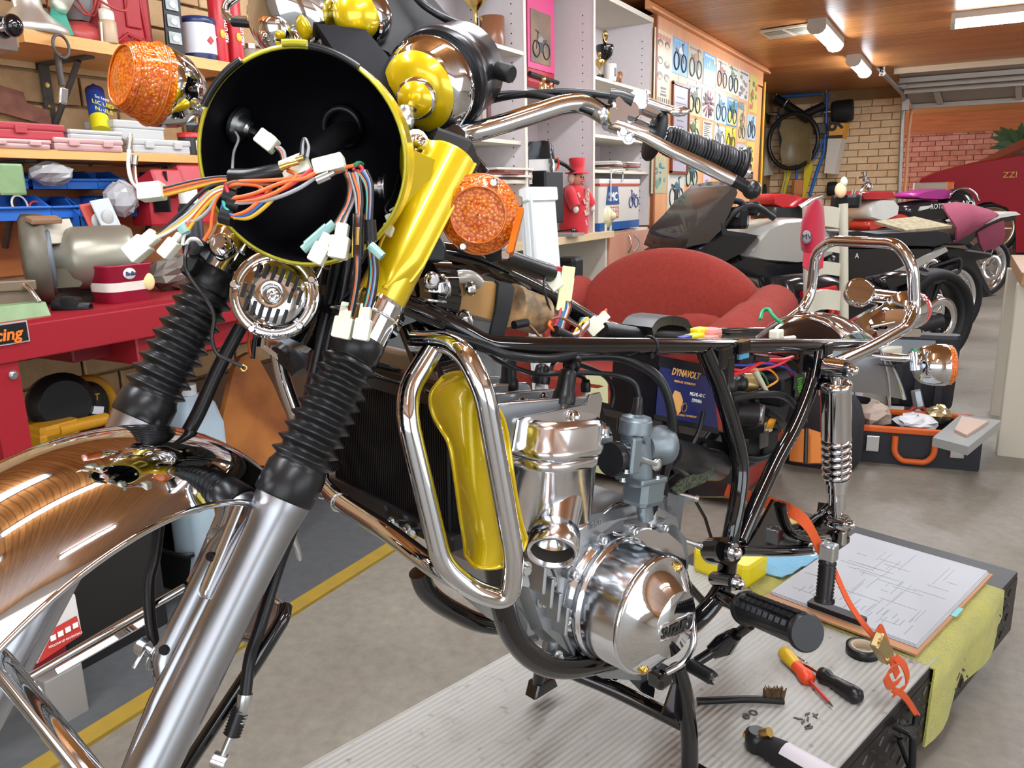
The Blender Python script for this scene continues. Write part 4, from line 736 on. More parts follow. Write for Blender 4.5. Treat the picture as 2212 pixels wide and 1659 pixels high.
# ---- under the bench
YB_=mat('tool_yellow','#c8901c',.4);c=PX(140,890,-1.98);t=thing('circular_saw',V((c.x,c.y,0)),'yellow and black circular saw stored under the bench','power saw')
b=MB();b.torus(PX(190,890,-2.0),(1,.2,0),.085,.016,30,10);b.build('yellow_handle',YB_,t);b=MB();b.lathe([(.03,0),(.075,.01),(.08,.05),(.06,.07)],PX(120,870,-2.0),(1,-.2,.1),28);b.build('motor_housing',BLACKP,t);b=MB();b.lathe([(.07,0),(.07,.012),(.02,.016)],PX(180,880,-1.98),(1,.1,0),28);b.build('blade_guard',paint('#26221c',.4),t);b=MB();b.tube([PX(125,930,-1.9),PX(170,918,-1.9),PX(228,905,-1.92)],.017,12);b.box(PX(110,930,-1.94),(.1,.1,.05),bev=.01);b.box(PX(115,950,-1.92),(.06,.09,.05),bev=.006);b.build('front_handle',YB_,t);text('lettering','DeWALT',PX(175,863,-1.955),(0,1,-.1),UP,.026,paint('#d8b020',.4),t);b=MB();b.box(PX(210,886,-1.93),(.003,.035,.02),(1,0,0),(0,1,-.3));b.build('tag_label',paint('#c9d0dc',.4),t);b=MB();b.box(V((c.x,c.y,(PX(130,955,-1.94).z)/2)),(.2,.3,PX(130,955,-1.94).z),bev=.01);b.build('saw_case',paint('#1d1c1b',.6),t)
c=PX(412,900,-1.95);t=thing('water_jug',V((c.x,c.y,0)),'pale blue grey plastic jug under the bench beside the wooden board','jug');h=PX(412,850,-1.95).z;b=MB();b.rings([[V((c.x,c.y,0))+V((q[0]*k,q[1]*k,z))for q in rrect(.14,.15,.03)]for z,k in((0,.95),(.01,1),(h*.85,1),(h*.95,.8),(h,.4))]);b.build('body',paint('#9fb2bd',.45),t);b=MB();b.cyl(V((c.x,c.y,h)),V((c.x,c.y,h+.03)),.025);b.build('cap',paint('#d8dcdc',.4),t)
t=thing('wooden_tote',PX(555,1000,-1.9),'wooden tool tote with a pointed end board under the bench','tool tote');X0=-1.9;pl=[PX(px,py,X0)for px,py in((488,1000),(482,900),(505,800),(520,772),(540,762),(560,775),(590,830),(620,900),(628,1010))];b=MB();b.rings([pl,[p+V((-.02,0,0))for p in pl]],smooth=False);b.build('end_board',mat('worn_ply','#7a4524',.5,noise=(5,.12,'#a86a34')),t);b=MB();ya,yb=PX(490,990,X0).y,PX(625,990,X0).y;b.box((X0-.2,ya+.01,.27),(.38,.015,.2));b.box((X0-.2,yb-.01,.27),(.38,.015,.2));b.box((X0-.2,(ya+yb)/2,.17),(.38,yb-ya,.015));b.build('tray',paint('#5f3a20',.6),t);b=MB();
for y in(ya+.02,yb-.02):b.box((X0-.2,y,.08),(.36,.03,.16))
b.build('foot_rails',paint('#3f2a1a',.6),t)
# tubs and boxes on the floor beyond the fork, red leaflet holder on the mat
c=PZ(400,1215,0);t=thing('black_crate',c,'black plastic tray with parts on the floor beyond the mudguard','tray');q=c+V((.12,.02,0));b=MB();b.rings([[q+V((p[0]*k,p[1]*k,z))for p in rrect(.3,.42,.05)]for z,k in((.0,.85),(.14,.95),(.15,1.02),(.165,1.02),(.16,.96),(.06,.84))]);b.build('tray_body',BLACKP,t);b=MB();b.torus(q+V((.05,.02,.15)),(0,0,1),.08,.008,24,6);b.build('ring',paint('#4f6a68',.4),t);b=MB();b.box(q+V((-.03,.05,.18)),(.16,.24,.12),bev=.02);b.build('oil_pan',paint('#23252a',.4),t)
c=PZ(120,1420,.0);xa=c.x;t=thing('leaflet_box',PX(100,1420,-1.72),'red and white printed card box standing on the mat','box');X1=-1.7;q=[PX(162,1285,X1),PX(177,1370,X1),PX(80,1434,X1),PX(60,1330,X1)];b=MB();b.rings([q,[p+V((-.15,.03,0))for p in q]],smooth=False);b.build('card',paint('#d8d4d0',.5),t);b=MB();q2=[PX(165,1330,X1+.002),PX(177,1370,X1+.002),PX(80,1434,X1+.002),PX(120,1355,X1+.002)];b.add(q2,[(0,1,2,3)],False);b.add([p+V((.001,0,0))for p in q2],[(3,2,1,0)],False);b.build('red_panel',paint('#c03a34',.5),t)
xx_=(PX(172,1362,X1)-PX(112,1390,X1)).normalized();text('lettering','FOLLOW US ON SOCIALS',PX(142,1382,X1+.006),xx_,UP,.0068,WHITE,t)
for k in range(4):b=MB();b.box(PX(115+k*16,1378-k*9,X1+.005),(.002,.012,.012),(1,0,0),xx_);b.build('icon',WHITE,t)
b=MB();b.box(PX(95,1445,X1-.08)*1.0,(.14,.1,.0),None);c3=PX(110,1440,X1-.06);b=MB();b.box(V((c3.x,c3.y,c3.z/2)),(.1,.09,c3.z),bev=.004);b.build('stand',paint('#8f8c88',.5),t)
c=PX(225,1225,-2.05);t=thing('exhaust_stub',V((c.x,c.y,0)),'grey cast stub with a round bore on the floor behind the mudguard','engine part');b=MB();b.lathe([(.035,-.02),(.04,0),(.022,.001),(.02,-.02)],c,CC-c,24);b.box(c+V((-.05,-.05,-.06)),(.08,.14,.08),(1,.4,0),(-.4,1,0),None,bev=.015);b.build('flange',mat('dull_cast','#7d7a74',.5,.4),t);b=MB();b.cyl(V((c.x-.05,c.y-.05,0)),c+V((-.05,-.05,-.06)),.03);b.build('stand',mat('dull_cast','#7d7a74',.5,.4),t)
# ================================================================ motorcycle on the lift: front end
BK=thing('motorcycle',BS(1.05,0,.215),'half assembled gold and chrome vintage motorcycle without front wheel on the lift','motorcycle')
RAKE=radians(35);STEER=radians(30)
DN=-BACK*sin(RAKE)-UP*cos(RAKE);_fw=-BACK*cos(RAKE)+UP*sin(RAKE)
FS=_fw*cos(STEER)+LEFT*sin(STEER);LS=LEFT*cos(STEER)-_fw*sin(STEER)
SA=BS(.49,0,1.1)
def proj(p):d=V(p)-CC;z=d.dot(CF);return 1106+FPX*d.dot(CR)/z,829.5-FPX*d.dot(CU)/z,z
def legp(side,h):return SA+FS*.06+LS*(.095*side)+DN*h
def legy(side,py):
    a,b=-.4,.7
    for _ in range(40):
        m=(a+b)/2
        if proj(legp(side,m))[1]<py:a=m
        else:b=m
    return(a+b)/2
def bt(l,k=6):return catmull([BP(*p)for p in l],k)
def pt(l,k=6):return catmull([P(*p)for p in l],k)
def part(name,mb,m,parent=None,label=None,sub=0):
    o=mb.build(name,m,parent or BK,sub)
    if label:o['label']=label
    return o
def wire(name,pts,r,m,parent,n=7):return part(name,MB().tube(pts,r,n),m,parent)
HV=P(652,344,.715);_v=(HV-CC).normalized()
HX=(-_v*cos(radians(17))-CR*sin(radians(17))).normalized()
HR=232*.715/FPX
# ---- headlight shell
hu,hv,_=frame(HX)
b=MB();b.lathe([(HR*.965,.001),(HR,-.001),(HR,-.006),(HR*.985,-.009),(HR*.985,-.035),(HR*.95,-.062),(HR*.84,-.092),(HR*.62,-.115),(HR*.3,-.127),(.001,-.13)],HV,HX,64,cap0=False,cap1=False)
HL=part('headlight_shell',b,GOLD,None,'empty headlight shell, gold outside')
b=MB();b.lathe([(HR*.965,.0),(HR*.955,-.006),(HR*.955,-.035),(HR*.925,-.060),(HR*.82,-.088),(HR*.6,-.110),(HR*.3,-.122),(.001,-.124)],HV,HX,64,cap0=False,cap1=False);part('inner_bowl',b,MATTBLK,HL,'matt black inside of the shell')
b=MB();b.torus(HV+HX*.0,HX,HR*.972,.0016,64,6);part('rim_edge',b,GOLDIN,HL)
for a0,a1,r_,mm in((100,128,.985,BLACKS),(86,99,1.0,GOLDIN),(30,62,.985,BLACKS)):
    pts=[HV+hu*(cos(radians(a0+(a1-a0)*k/10))*HR*r_*-1)+hv*(sin(radians(a0+(a1-a0)*k/10))*HR*r_)+HX*.004 for k in range(11)]
    b=MB();b.tube(pts,.0034,6);part('rim_seal',b,mm,HL)
def bowl(px,py,lift=.0):
    """a point on the inside of the shell behind the pixel"""
    r=ray(px,py);best=None
    for k in range(60):
        q=CC+r*(.66+.004*k);w_=q-HV;ax=-w_.dot(HX);rad=(w_+HX*ax).length
        lim=HR*.95*sqrt(max(0,1-max(0,(ax-.02)/.105)**2))
        if rad<=lim or best is None:best=q
    return best+HX*lift
q=bowl(512,268);ax=(HV-HX*.04-q).normalized()
b=MB();b.cyl(q,q+ax*.004,.017,n=22);b.cyl(q+ax*.004,q+ax*.006,.0125,n=20);part('washer',b,ZINC,HL)
b=MB();b.lathe([(.0085,.006),(.0085,.013),(.007,.0145)],q,ax,6,hard=True);part('nut',b,ZINC,HL)
b=MB();b.lathe([(.0048,.013),(.0048,.024)],q,ax,12);part('stud',b,CHROME_DULL,HL)
q=bowl(742,275,.006);ax=(HV+HX*.05-q).normalized()
b=MB();b.torus(q,ax,.0185,.004,28,8);part('grommet',b,RUBBER,HL)
b=MB();b.tube(pt([(755,285,.79),(725,296,.765),(700,318,.745),(670,350,.72)],5),.0115,10);part('loom_sleeve',b,RUBBER,HL)
b=MB();b.bolt(P(826,405,.765),-CR,.007,.012);b.bolt(P(833,405,.77),-CR,.009,.004);part('mount_bolt',b,ZINC,HL)
# ---- fork legs
def boot(side,y0,y1,y2,y3,r0,r1,ridges):
    """gaiter: smooth cuff from y0 to y1, folds to y2, lower cuff to y3 (image rows along the leg)"""
    h0,h1,h2,h3=(legy(side,y)for y in(y0,y1,y2,y3));pr=[(r0*.93,h0),(r0*.98,h0+.002),(r0*.98,h1)]
    for k in range(ridges):
        a=h1+(h2-h1)*k/ridges;st=(h2-h1)/ridges;R_=r0+(r1-r0)*(k+.5)/ridges
        pr+=[(R_*.86,a+st*.1),(R_*.87,a+st*.2),(R_*1.1,a+st*.55),(R_*1.13,a+st*.62),(R_*1.1,a+st*.7),(R_*.89,a+st*.96)]
    pr+=[(r1*.95,h2+.004),(r1*1.02,h2+.008),(r1*1.03,h3-.002),(r1*.98,h3)]
    b=MB();b.lathe(pr,legp(side,0),DN,36);return part('fork_gaiter',b,RUBBER)
boot(1,728,772,1000,1078,.0265,.0295,9)
boot(-1,585,628,848,905,.0262,.029,9)
for side,ya,yb in((1,1060,1900),(-1,890,1700)):
    ha,hb=legy(side,ya),legy(side,1659)+.14;o=legp(side,0)
    b=MB();b.lathe([(.0275,ha),(.0275,ha+.012),(.0265,ha+.02),(.0245,ha+.04),(.0235,ha+.08),(.0235,hb-.02),(.026,hb-.01),(.026,hb)],o,DN,36);part('fork_slider',b,ALUB,None,'polished aluminium fork slider')
    b=MB();b.cyl(o+DN*legy(side,560 if side>0 else 470),o+DN*(ha+.01),.0175,n=20);part('fork_tube',b,CHROME)
# lug with bolt on the near slider
hl=legy(1,1330);c=legp(1,hl);xo=-LS;b=MB()
b.tube([c+DN*k+xo*o_+FS*.008 for k,o_ in((-.085,.014),(-.07,.029),(-.055,.033),(.05,.033),(.06,.03),(.075,.022))],[.006,.012,.0125,.0125,.012,.007],14)
b.box(c+xo*.016+FS*.006,(.135,.03,.012),DN,xo,FS,bev=.004);b.tube([c+DN*k+xo*o_+FS*.013 for k,o_ in((-.12,.012),(-.06,.018),(.09,.018),(.2,.012))],[.004,.008,.008,.003],10)
LG=part('caliper_lug',b,ALUB)
for k in(-.045,.047):b=MB();b.lathe([(.0052,0),(.004,.004)],c+DN*k+xo*.031+FS*.019,FS,12);part('lug_hole',b,BLACKP,LG)
for k,L_ in((-.062,.014),(.06,.03)):
    b=MB();q=c+DN*k+xo*.03;b.bolt(q,xo,.0075,L_*.55,True);b.cyl(q,q+xo*L_,.0055,n=12);b.bolt(q+xo*L_,xo,.0085,.01,False);part('lug_bolt',b,ZINC,LG)
b=MB();q=c+DN*.06+xo*.045;b.torus(q+FS*.002,xo,.013,.0016,16,6);b.tube([q+FS*.013,q+FS*.028-DN*.008,q+FS*.03+DN*.01],.0022,6);b.tube([q-FS*.012,q-FS*.03+DN*.004],.0025,6);part('cable_clip',b,ZINC,LG)
# lower yoke sleeves (chrome clamps) and gold fork covers
for side,y0,y1 in((1,655,742),(-1,520,600)):
    h0,h1=legy(side,y0),legy(side,y1);o=legp(side,0);b=MB()
    b.lathe([(.0265,h0-.004),(.0272,h0),(.0272,h0+.012),(.0255,h0+.014),(.0255,h1+.004),(.022,h1+.006)],o,DN,36,hard=True);part('yoke_clamp',b,CHROME)
    b=MB();b.torus(o+DN*(h0+.0135),DN,.0262,.0016,36,6);part('clamp_band',b,ALU)
for side,y0,y1 in((1,335,652),(-1,330,522)):
    h0,h1=legy(side,y0),legy(side,y1);o=legp(side,0);b=MB()
    b.lathe([(.026,h0),(.029,h0+.004),(.0285,h0+.03),(.0262,h0+.09),(.0255,h1-.004),(.0245,h1)],o,DN,36);fc=part('fork_cover',b,GOLD,None,'candy gold fork cover')
    if side>0:
        nrm=(FS*.9+LS*.4).normalized();c=o+DN*legy(1,455);w1=DN.cross(nrm).normalized()*-1
        G=[]
        for k in range(9):
            v=k/8;half=.027*(1-.15*v)*(1 if v<.75 else sqrt(max(0.02,1-((v-.75)/.25)**2)))
            G.append([c+DN*(-.065+.165*v)+w1*(half*u)+nrm*(.031-.012*abs(u)**2.5-.004*v)for u in(-1,-.8,-.5,-.2,.1,.4,.7,1)])
        b=MB();b.slab(G,.016 if False else .012);part('signal_ear',b,GOLD,fc)
        b=MB();b.tube([g[0]for g in G]+G[-1][1:-1]+[g[-1]for g in G[::-1]],.0022,6);part('ear_bead',b,GOLD,fc)
        b=MB();b.slab([[P(868,300+60*k,.79+.01*k)+CR*.0,P(905-6*k,330+55*k,.80+.01*k),P(940-12*k,345+50*k,.81+.01*k)]for k in range(4)],.008);part('ear_bracket',b,GOLD,fc)
b=MB();hq=legy(-1,552);q=legp(-1,hq)+FS*.027+LS*.012
b.lathe([(.013,0),(.013,.01),(.011,.012)],q,FS+LS*.3,20);b.lathe([(.0095,.011),(.0095,.018),(.008,.02)],q,FS+LS*.3,6,hard=True);part('pinch_bolt',b,CHROME)
# steering stem, yokes, head
b=MB();b.cyl(SA+DN*-.14,SA+DN*.09,.03,n=28);b.cyl(SA+DN*.085,SA+DN*.1,.036,n=28);b.cyl(SA+DN*-.145,SA+DN*-.125,.036,n=28);part('steering_head',b,BLACKG)
for h,m_,th in((.045,BLACKG,.03),(-.155,BLACKS,.022)):
    b=MB();c=SA+DN*h;pl=[(-.115,.03),(-.115,.07),(-.075,.075),(-.04,.04),(.04,.04),(.075,.075),(.115,.07),(.115,.03),(.05,-.035),(-.05,-.035)]
    b.prism(pl,c,LS,FS,th,bev=.004,both=True);part('fork_yoke',b,m_)
for px,py in((897,305),(897,300)):pass
b=MB();b.bolt(P(897,308,.84),(CC-P(897,308,.84))+CR*.3,.0095,.012,True,True);part('yoke_bolt',b,CHROME)
# ---- chrome front mudguard (no wheel)
FC=SA+FS*.06+DN*.53;FR=.30;G=[]
for k in range(41):
    ph=radians(-34+112*k/40);rd=DN*-cos(ph)+FS*sin(ph);row=[]
    for j in range(19):
        u=-1+2*j/18;row.append(FC+LS*(.072*u)+rd*(FR-.036*abs(u)**2.6-.004*u*u))
    G.append(row)
b=MB();b.slab(G,-.0022);MG=part('front_mudguard',b,CHROME,None,'mirror chrome front mudguard')
for u in(0,18):b=MB();b.tube([g[u]for g in G],.0034,8);part('rolled_edge',b,CHROME,MG)
for s_ in(-1,1):
    b=MB();b.tube(fillet([FC+LS*(.066*s_)-DN*(FR-.045)+FS*.02,FC+LS*(.074*s_)-DN*.16+FS*.02,legp(s_,legy(1,1270))-LS*s_*.012],.03),.0075,8,flat=.4)
    part('mudguard_bridge',b,CHROME,MG)
sy=[P(-60,1360,.66),P(0,1450,.655),P(90,1560,.65),P(190,1680,.645)]
b=MB();b.tube(catmull([P(-60,1370,.68),P(0,1432,.672),P(100,1555,.66),P(200,1680,.65)],5),.0105,12);part('stay_rod',b,CHROME,MG)
b=MB();b.tube(pt([(400,1268,.80),(300,1325,.79),(180,1395,.78),(60,1465,.77)],3),.0042,8);part('stay_rod',b,CHROME,MG)
b=MB();a_,c_=P(330,1325,.785),P(120,1445,.772);b.box((a_+c_)/2+UP*-.003,((a_-c_).length,.004,.008),(a_-c_),CF,None,bev=.0015);part('stay_sleeve',b,CHROME,MG)
b=MB();b.slab([[P(10,1330+200*v,.80+0*v),P(80-20*v,1290+190*v,.80),P(165-100*v,1195+260*v,.80)]for v in(0,.25,.5,.75,1)],.003);part('mudguard_flap',b,CHROME_DULL,MG)
b=MB();b.slab([[P(455,1075,.83),P(472,1072,.83),P(490,1070,.84)],[P(468,1110,.82),P(490,1120,.825),P(505,1130,.83)],[P(430,1200,.80),P(455,1210,.805),P(470,1220,.81)],[P(405,1250,.79),P(425,1262,.79),P(440,1270,.795)]],.004);part('stay_bracket',b,CHROME_DULL,MG)
b=MB();b.tube(fillet([P(505,1080,.83),P(495,1130,.815),P(430,1240,.795),P(415,1262,.79)],.03),.007,10);part('stay_rod',b,CHROME_DULL,MG)
b=MB();b.slab([[P(530+12*u,1075,.86)for u in(0,1,2)],[P(525+14*u,1140,.855)for u in(0,1,2)],[P(500+10*u,1200,.85)for u in(0,1,2)]],.004);part('far_stay',b,paint('#b8b6b0',.4),MG)
# cables to the front brake, fork lock
b=MB();b.tube(pt([(345,1115,.80),(335,1200,.79),(322,1260,.785),(325,1340,.78),(340,1430,.775),(348,1458,.774)],5),.0057,9);cb=part('brake_cable',b,RUBBER)
b=MB();b.lathe([(.0072,0),(.0072,.02)],P(346,1455,.774),P(350,1475,.774)-P(346,1455,.774),14);part('cable_ferrule',b,ZINC,cb)
b=MB();b.tube(pt([(520,705,.87),(470,800,.86),(430,890,.85),(398,948,.845)],4),.0078,9);part('speedo_cable',b,RUBBER)
b=MB();b.tube(pt([(398,948,.845),(385,965,.83),(370,985,.815)],3),.004,8);part('cable_tail',b,RUBBER)
b=MB();b.tube(pt([(640,1120,.80),(600,1230,.80),(560,1360,.79),(540,1420,.79),(530,1500,.785)],5),.0062,9);cb=part('clutch_cable',b,RUBBER)
b=MB();b.lathe([(.0075,0),(.0075,.018),(.005,.02),(.005,.028)],P(530,1498,.785),P(523,1545,.783)-P(530,1498,.785),14);part('cable_ferrule',b,ZINC,cb)
dr=P(500,1590,.78)-P(521,1530,.784);pr=[]
for k in range(9):pr+=[(.0068,dr.length*k/9),(.0088,dr.length*(k+.5)/9)]
b=MB();b.lathe(pr+[(.006,dr.length)],P(521,1530,.784),dr,16);part('adjuster_boot',b,RUBBER,cb)
b=MB();b.cyl(P(500,1588,.78),P(478,1640,.778),.0035,n=10);b.cyl(P(460,1638,.778),P(488,1648,.778),.0075,n=14);b.cyl(P(478,1640,.778),P(470,1662,.778),.006,n=12);part('cable_end',b,ZINC,cb)
b=MB();b.tube(fillet([P(615,1310,.82),P(612,1335,.81),P(560,1420,.80),P(400,1660,.79),P(380,1700,.79)],.02),.0078,10);part('lever_rod',b,BLACKG)
b=MB();b.slab([[P(575+22*u,1240+75*v-14*u*0,.86)for u in(-2,-1,0,1)]for v in(0,1,1.9)],.004);part('shield_plate',b,paint('#9a7f76',.35))
b=MB();b.tube(fillet([P(520,1378,.84),P(575,1390,.84),P(612,1310,.84),P(600,1300,.85)],.015),.004,8);part('wire_guard',b,CHROME_DULL)
# ---- horn
hc=P(593,637,.795);hx=((CC-hc).normalized()*cos(radians(14))-CR*sin(radians(14))+CU*.08).normalized();u_,v_,_=frame(hx);HRr=97*.795/FPX
b=MB();b.lathe([(HRr*.96,-.012),(HRr,-.008),(HRr,0),(HRr*.97,.0022),(HRr*.82,.002),(HRr*.78,.0015),(HRr*.75,.007),(HRr*.66,.0115),(HRr*.25,.0125),(HRr*.2,.012),(HRr*.17,.0075),(HRr*.12,.0068),(.0005,.0068)],hc,hx,48);HO=part('horn',b,CHROME,None,'round chrome horn with slots')
b=MB();b.cyl(hc-hx*.035,hc-hx*.01,HRr*.8,n=30);part('horn_body',b,BLACKP,HO)
b=MB();b.bolt(hc+hx*.0066,hx,.0042,.006,False,True);part('centre_bolt',b,CHROME_DULL,HO)
sd=(P(610,600,.795)-P(596,640,.795));sd=(sd-hx*sd.dot(hx)).normalized();sp_=hx.cross(sd)
for row,(n_,off,y0)in enumerate(((6,.45,.0),(2,0,0),(2,0,0),(6,-.45,0))):
    for k in range(n_):
        if row in(1,2):lat=(.42+.18*k)*(1 if row==1 else-1);y=(.1 if k==0 else .12)*(-1 if row==1 else 1)*1.0
        else:lat=(-.44+.176*k);y=off*sqrt(max(.2,1-(lat/.85)**2))*1.0
        b=MB();q=hc+sp_*(lat*HRr)+sd*(y*HRr)+hx*(.0123 if abs(lat)<.55 and abs(y)<.56 else .0108);b.box(q,(HRr*.34,HRr*.078,.003),sd,sp_,hx,bev=.0007);part('horn_slot',b,BLACKP,HO)
for k in range(5):a=radians(20+72*k);b=MB();q=hc+u_*(cos(a)*HRr*.9)+v_*(sin(a)*HRr*.9)+hx*.002;b.lathe([(.0042,0),(.0042,.0022),(.003,.0035)],q,hx,12);part('rim_screw',b,ALU,HO)
text('lettering','DENSO ELECTRIC',hc-v_*HRr*.0+(P(593,728,.795)-hc)*.985+hx*.0026,CR,CU,.0052,BLACKP,HO,.0002)
# ---- turn signals
AMB,_nt,_b,_tc=nodes('amber_lens',.07);_b.inputs['Transmission Weight'].default_value=.45;_b.inputs['Coat Weight'].default_value=.25;_vo=nd(_nt,'ShaderNodeTexVoronoi',Scale=270);_nt.links.new(_tc.outputs['Object'],_vo.inputs['Vector'])
_rp=ramp(_nt,(.05,(1,.42,.010,1)),(.45,(1,.21,.003,1)),(.75,(.72,.09,.001,1)));_nt.links.new(_vo.outputs['Distance'],_rp.inputs['Fac']);_nt.links.new(_rp.outputs['Color'],_b.inputs['Base Color']);_bp=nd(_nt,'ShaderNodeBump',Strength=.6,Distance=.003,invert=True);_nt.links.new(_vo.outputs['Distance'],_bp.inputs['Height']);_nt.links.new(_bp.outputs['Normal'],_b.inputs['Normal'])  # pebble glints and darker creases are put into the lens colour
AMBR=mat('amber_rim',(.95,.20,.004,1),.12,trans=.5,coat=.5)
def signal(c,ax,R_,depth,front,stalk,sr,name='turn_signal',bowl=.045,reflector=None):
    """c: centre of the lens base, ax: the way the lens faces"""
    ax=V(ax).normalized();x,y,_=frame(ax)
    b=MB();b.lathe([(R_*.3,-bowl),(R_*.62,-bowl*.9),(R_*.9,-bowl*.55),(R_*1.0,-bowl*.15),(R_*1.0,0),(R_*.94,.001),(R_*.9,-.003),(R_*.6,-bowl*.6),(.001,-bowl*.8)],c,ax,36,cap1=False);S=part(name,b,CHROME)
    b=MB();b.lathe([(R_*1.01,-.004),(R_*1.02,.002),(R_*1.0,.006),(R_*.97,.008),(R_*.93,depth*.5),(front*1.02,depth*.95),(front*.98,depth),(front*.93,depth-.001),(front*.5,depth+.002),(.001,depth+.003)],c,ax,40,cap0=True,cap1=False);part('lens',b,AMB,S,'amber lens')
    b=MB();b.torus(c+ax*depth,ax,front*.96,.0012,40,6);b.torus(c+ax*.004,ax,R_*1.01,.0016,40,6);part('lens_rim',b,AMBR,S)
    b=MB();b.tube(stalk,sr,18);part('stalk',b,CHROME,S)
    return S
c1=P(1034,464,.835);ax1=((CC-c1).normalized()+CR*-.12+CU*-.02)
S1=signal(c1-V(ax1).normalized()*.012,ax1,84*.835/FPX,.017,62*.835/FPX,[P(880,405,.84),P(925,420,.842),P(968,437,.848),P(1000,450,.86)],.0115)
for a in(62,62+180):x,y,z=frame(ax1);q=c1+x*(cos(radians(a))*.0365)+y*(sin(radians(a))*.0365);b=MB();b.lathe([(.0048,-.004),(.0048,.004),(.003,.006)],q,z,12);part('lens_screw',b,CHROME_DULL,S1)
b=MB();a_,c_=P(1125,452,.845),P(1100,552,.835);b.box((a_+c_)/2,((a_-c_).length,.0075,.016),a_-c_,CR,None,bev=.002);part('side_reflector',b,AMBR,S1,'amber side reflector')
b=MB();b.box(P(1119,437,.845),(.009,.012,.012),CR,CU,None,bev=.002);part('reflector_clip',b,CHROME,S1);b=MB();b.box(P(1092,552,.835),(.009,.010,.012),CR,CU,None,bev=.002);part('reflector_clip',b,CHROME,S1)
b=MB();b.tube(pt([(800,440,.79),(830,452,.80),(870,425,.82),(900,392,.82),(912,388,.82),(910,415,.828),(918,445,.83),(940,425,.828),(958,408,.83)],6),.0013,6);part('signal_wire',b,RUBBER,S1)
c2=P(335,184,.86);ax2=(P(268,164,.835)-c2)
S2=signal(c2,ax2,86*.86/FPX,.036,66*.835/FPX,[P(400,212,.88),P(430,228,.88),P(470,248,.875)],.0115,bowl=.05)
b=MB();x,y,z=frame(ax2)
for k in range(9):b.torus(c2+z*(.006+k*.0032),z,86*.86/FPX*(.99-.022*k),.0006,36,5)
part('lens_flutes',b,AMBR,S2)['kind']='stuff'
b=MB();b.cyl(P(418,208,.885),P(440,218,.885),.012,n=18);b.cyl(P(392,215,.88),P(397,235,.88),.008,n=14);part('stalk_collar',b,CHROME,S2)
b=MB();b.box(P(425,205,.88),(.024,.008,.008),CR,CU,None,bev=.001);part('reflector_clip',b,CHROME,S2);b=MB();b.box(P(412,260,.88),(.014,.008,.008),CR,CU,None,bev=.001);part('reflector_clip',b,CHROME,S2)
# ---- instruments
def gauge(c,ax,R_,body,capm,name,label,drive=None,hood=True):
    ax=V(ax).normalized();x,y,_=frame(ax)
    b=MB();b.lathe([(.001,-.043),(R_*.52,-.042),(R_*.74,-.034),(R_*.82,-.026)],c,ax,44);g=part(name,b,capm,None,label)
    b=MB();b.lathe([(R_*.80,-.028),(R_*.88,-.024),(R_*.93,-.012),(R_*.98,-.008),(R_*1.0,.006),(R_*.96,.01),(R_*.99,.016),(R_*.99,.022)],c,ax,44);part('chrome_case',b,CHROME,g)
    b=MB();b.lathe([(R_*1.04,.018),(R_*1.09,.022),(R_*1.09,.034),(R_*1.02,.037),(R_*1.0,.055),(R_*.99,.088),(R_*.94,.09),(R_*.9,.04)],c,ax,44);part('bezel',b,BLACKS,g)
    b=MB();b.lathe([(R_*.88,.04),(.001,.041)],c,ax,30);part('dial',b,BLACKP,g)
    return g
gc=P(928,186,.90);ga=(P(1040,128,1.0)-P(905,200,.872))
g1=gauge(gc,ga,.0545,None,GOLD,'speedometer','gauge with gold underside and black bezel')
gx,gy,gz=frame(ga);q=P(897,214,.853)
b=MB();b.lathe([(.0215,-.012),(.0225,-.008),(.021,.0),(.018,.001)],q,(CC-q)*.75-gz*.6,30);part('drive_ring',b,CHROME,g1)
dq=((CC-q)*.75-gz*.6).normalized();b=MB();b.lathe([(.0185,-.002),(.0185,.0022),(.001,.0026)],q,dq,30);part('drive_cap',b,GOLD,g1)
b=MB();b.bolt(q+CU*.009+dq*.002,dq,.0032,.002,False);part('cap_screw',b,BRASS,g1);b=MB();b.bolt(q-CU*.011+dq*.002,dq,.0022,.001,False);part('cap_screw',b,BLACKP,g1)
pr=[];A_,B_=P(878,236,.85),P(872,275,.845)
b=MB();b.lathe([(.0085,0),(.0085,.005),(.0105,.006),(.0105,.022),(.0085,.023)],A_,B_-A_,26);part('knurled_nut',b,ZINC,g1);b=MB();b.tube(pt([(873,274,.846),(868,300,.845),(864,350,.85),(860,400,.86)],4),.0042,8);part('drive_cable',b,RUBBER,g1)
b=MB();a_,c_=P(1050,148,.96),P(1076,154,.95);b.cyl(a_,c_,.008,n=18);b.cyl(c_,P(1082,156,.945),.005,n=12);part('knob_stem',b,BLACKP,g1);b=MB();k0,k1=P(1074,151,.93),P(1106,161,.92);b.lathe([(.0095,0),(.0102,.002),(.0102,(k1-k0).length-.002),(.009,(k1-k0).length)],k0,k1-k0,22,hard=True);part('reset_knob',b,RUBBERM,g1)
gc2=P(638,38,.92);g2=gauge(gc2,ga+CU*.02-CR*.03,.0545,None,CHROME,'tachometer','chrome bottomed gauge behind the headlight')
b=MB();q=P(592,72,.885);b.lathe([(.016,-.01),(.0165,0),(.013,.004),(.001,.005)],q,(CC-q)*.7-gz*.5-CU*.2,26);part('drive_ring',b,CHROME,g2)
c=P(775,28,.90);b=MB();b.ell(c,.030,.030,.024,CR,CU,24,14);WL=part('warning_light_pod',b,GOLD,None,'gold warning lamp pod between the gauges');b=MB();b.lathe([(.034,-.012),(.036,-.006),(.036,.01),(.033,.014)],c-CF*-.012,-gz,36);part('chrome_band',b,CHROME,WL)
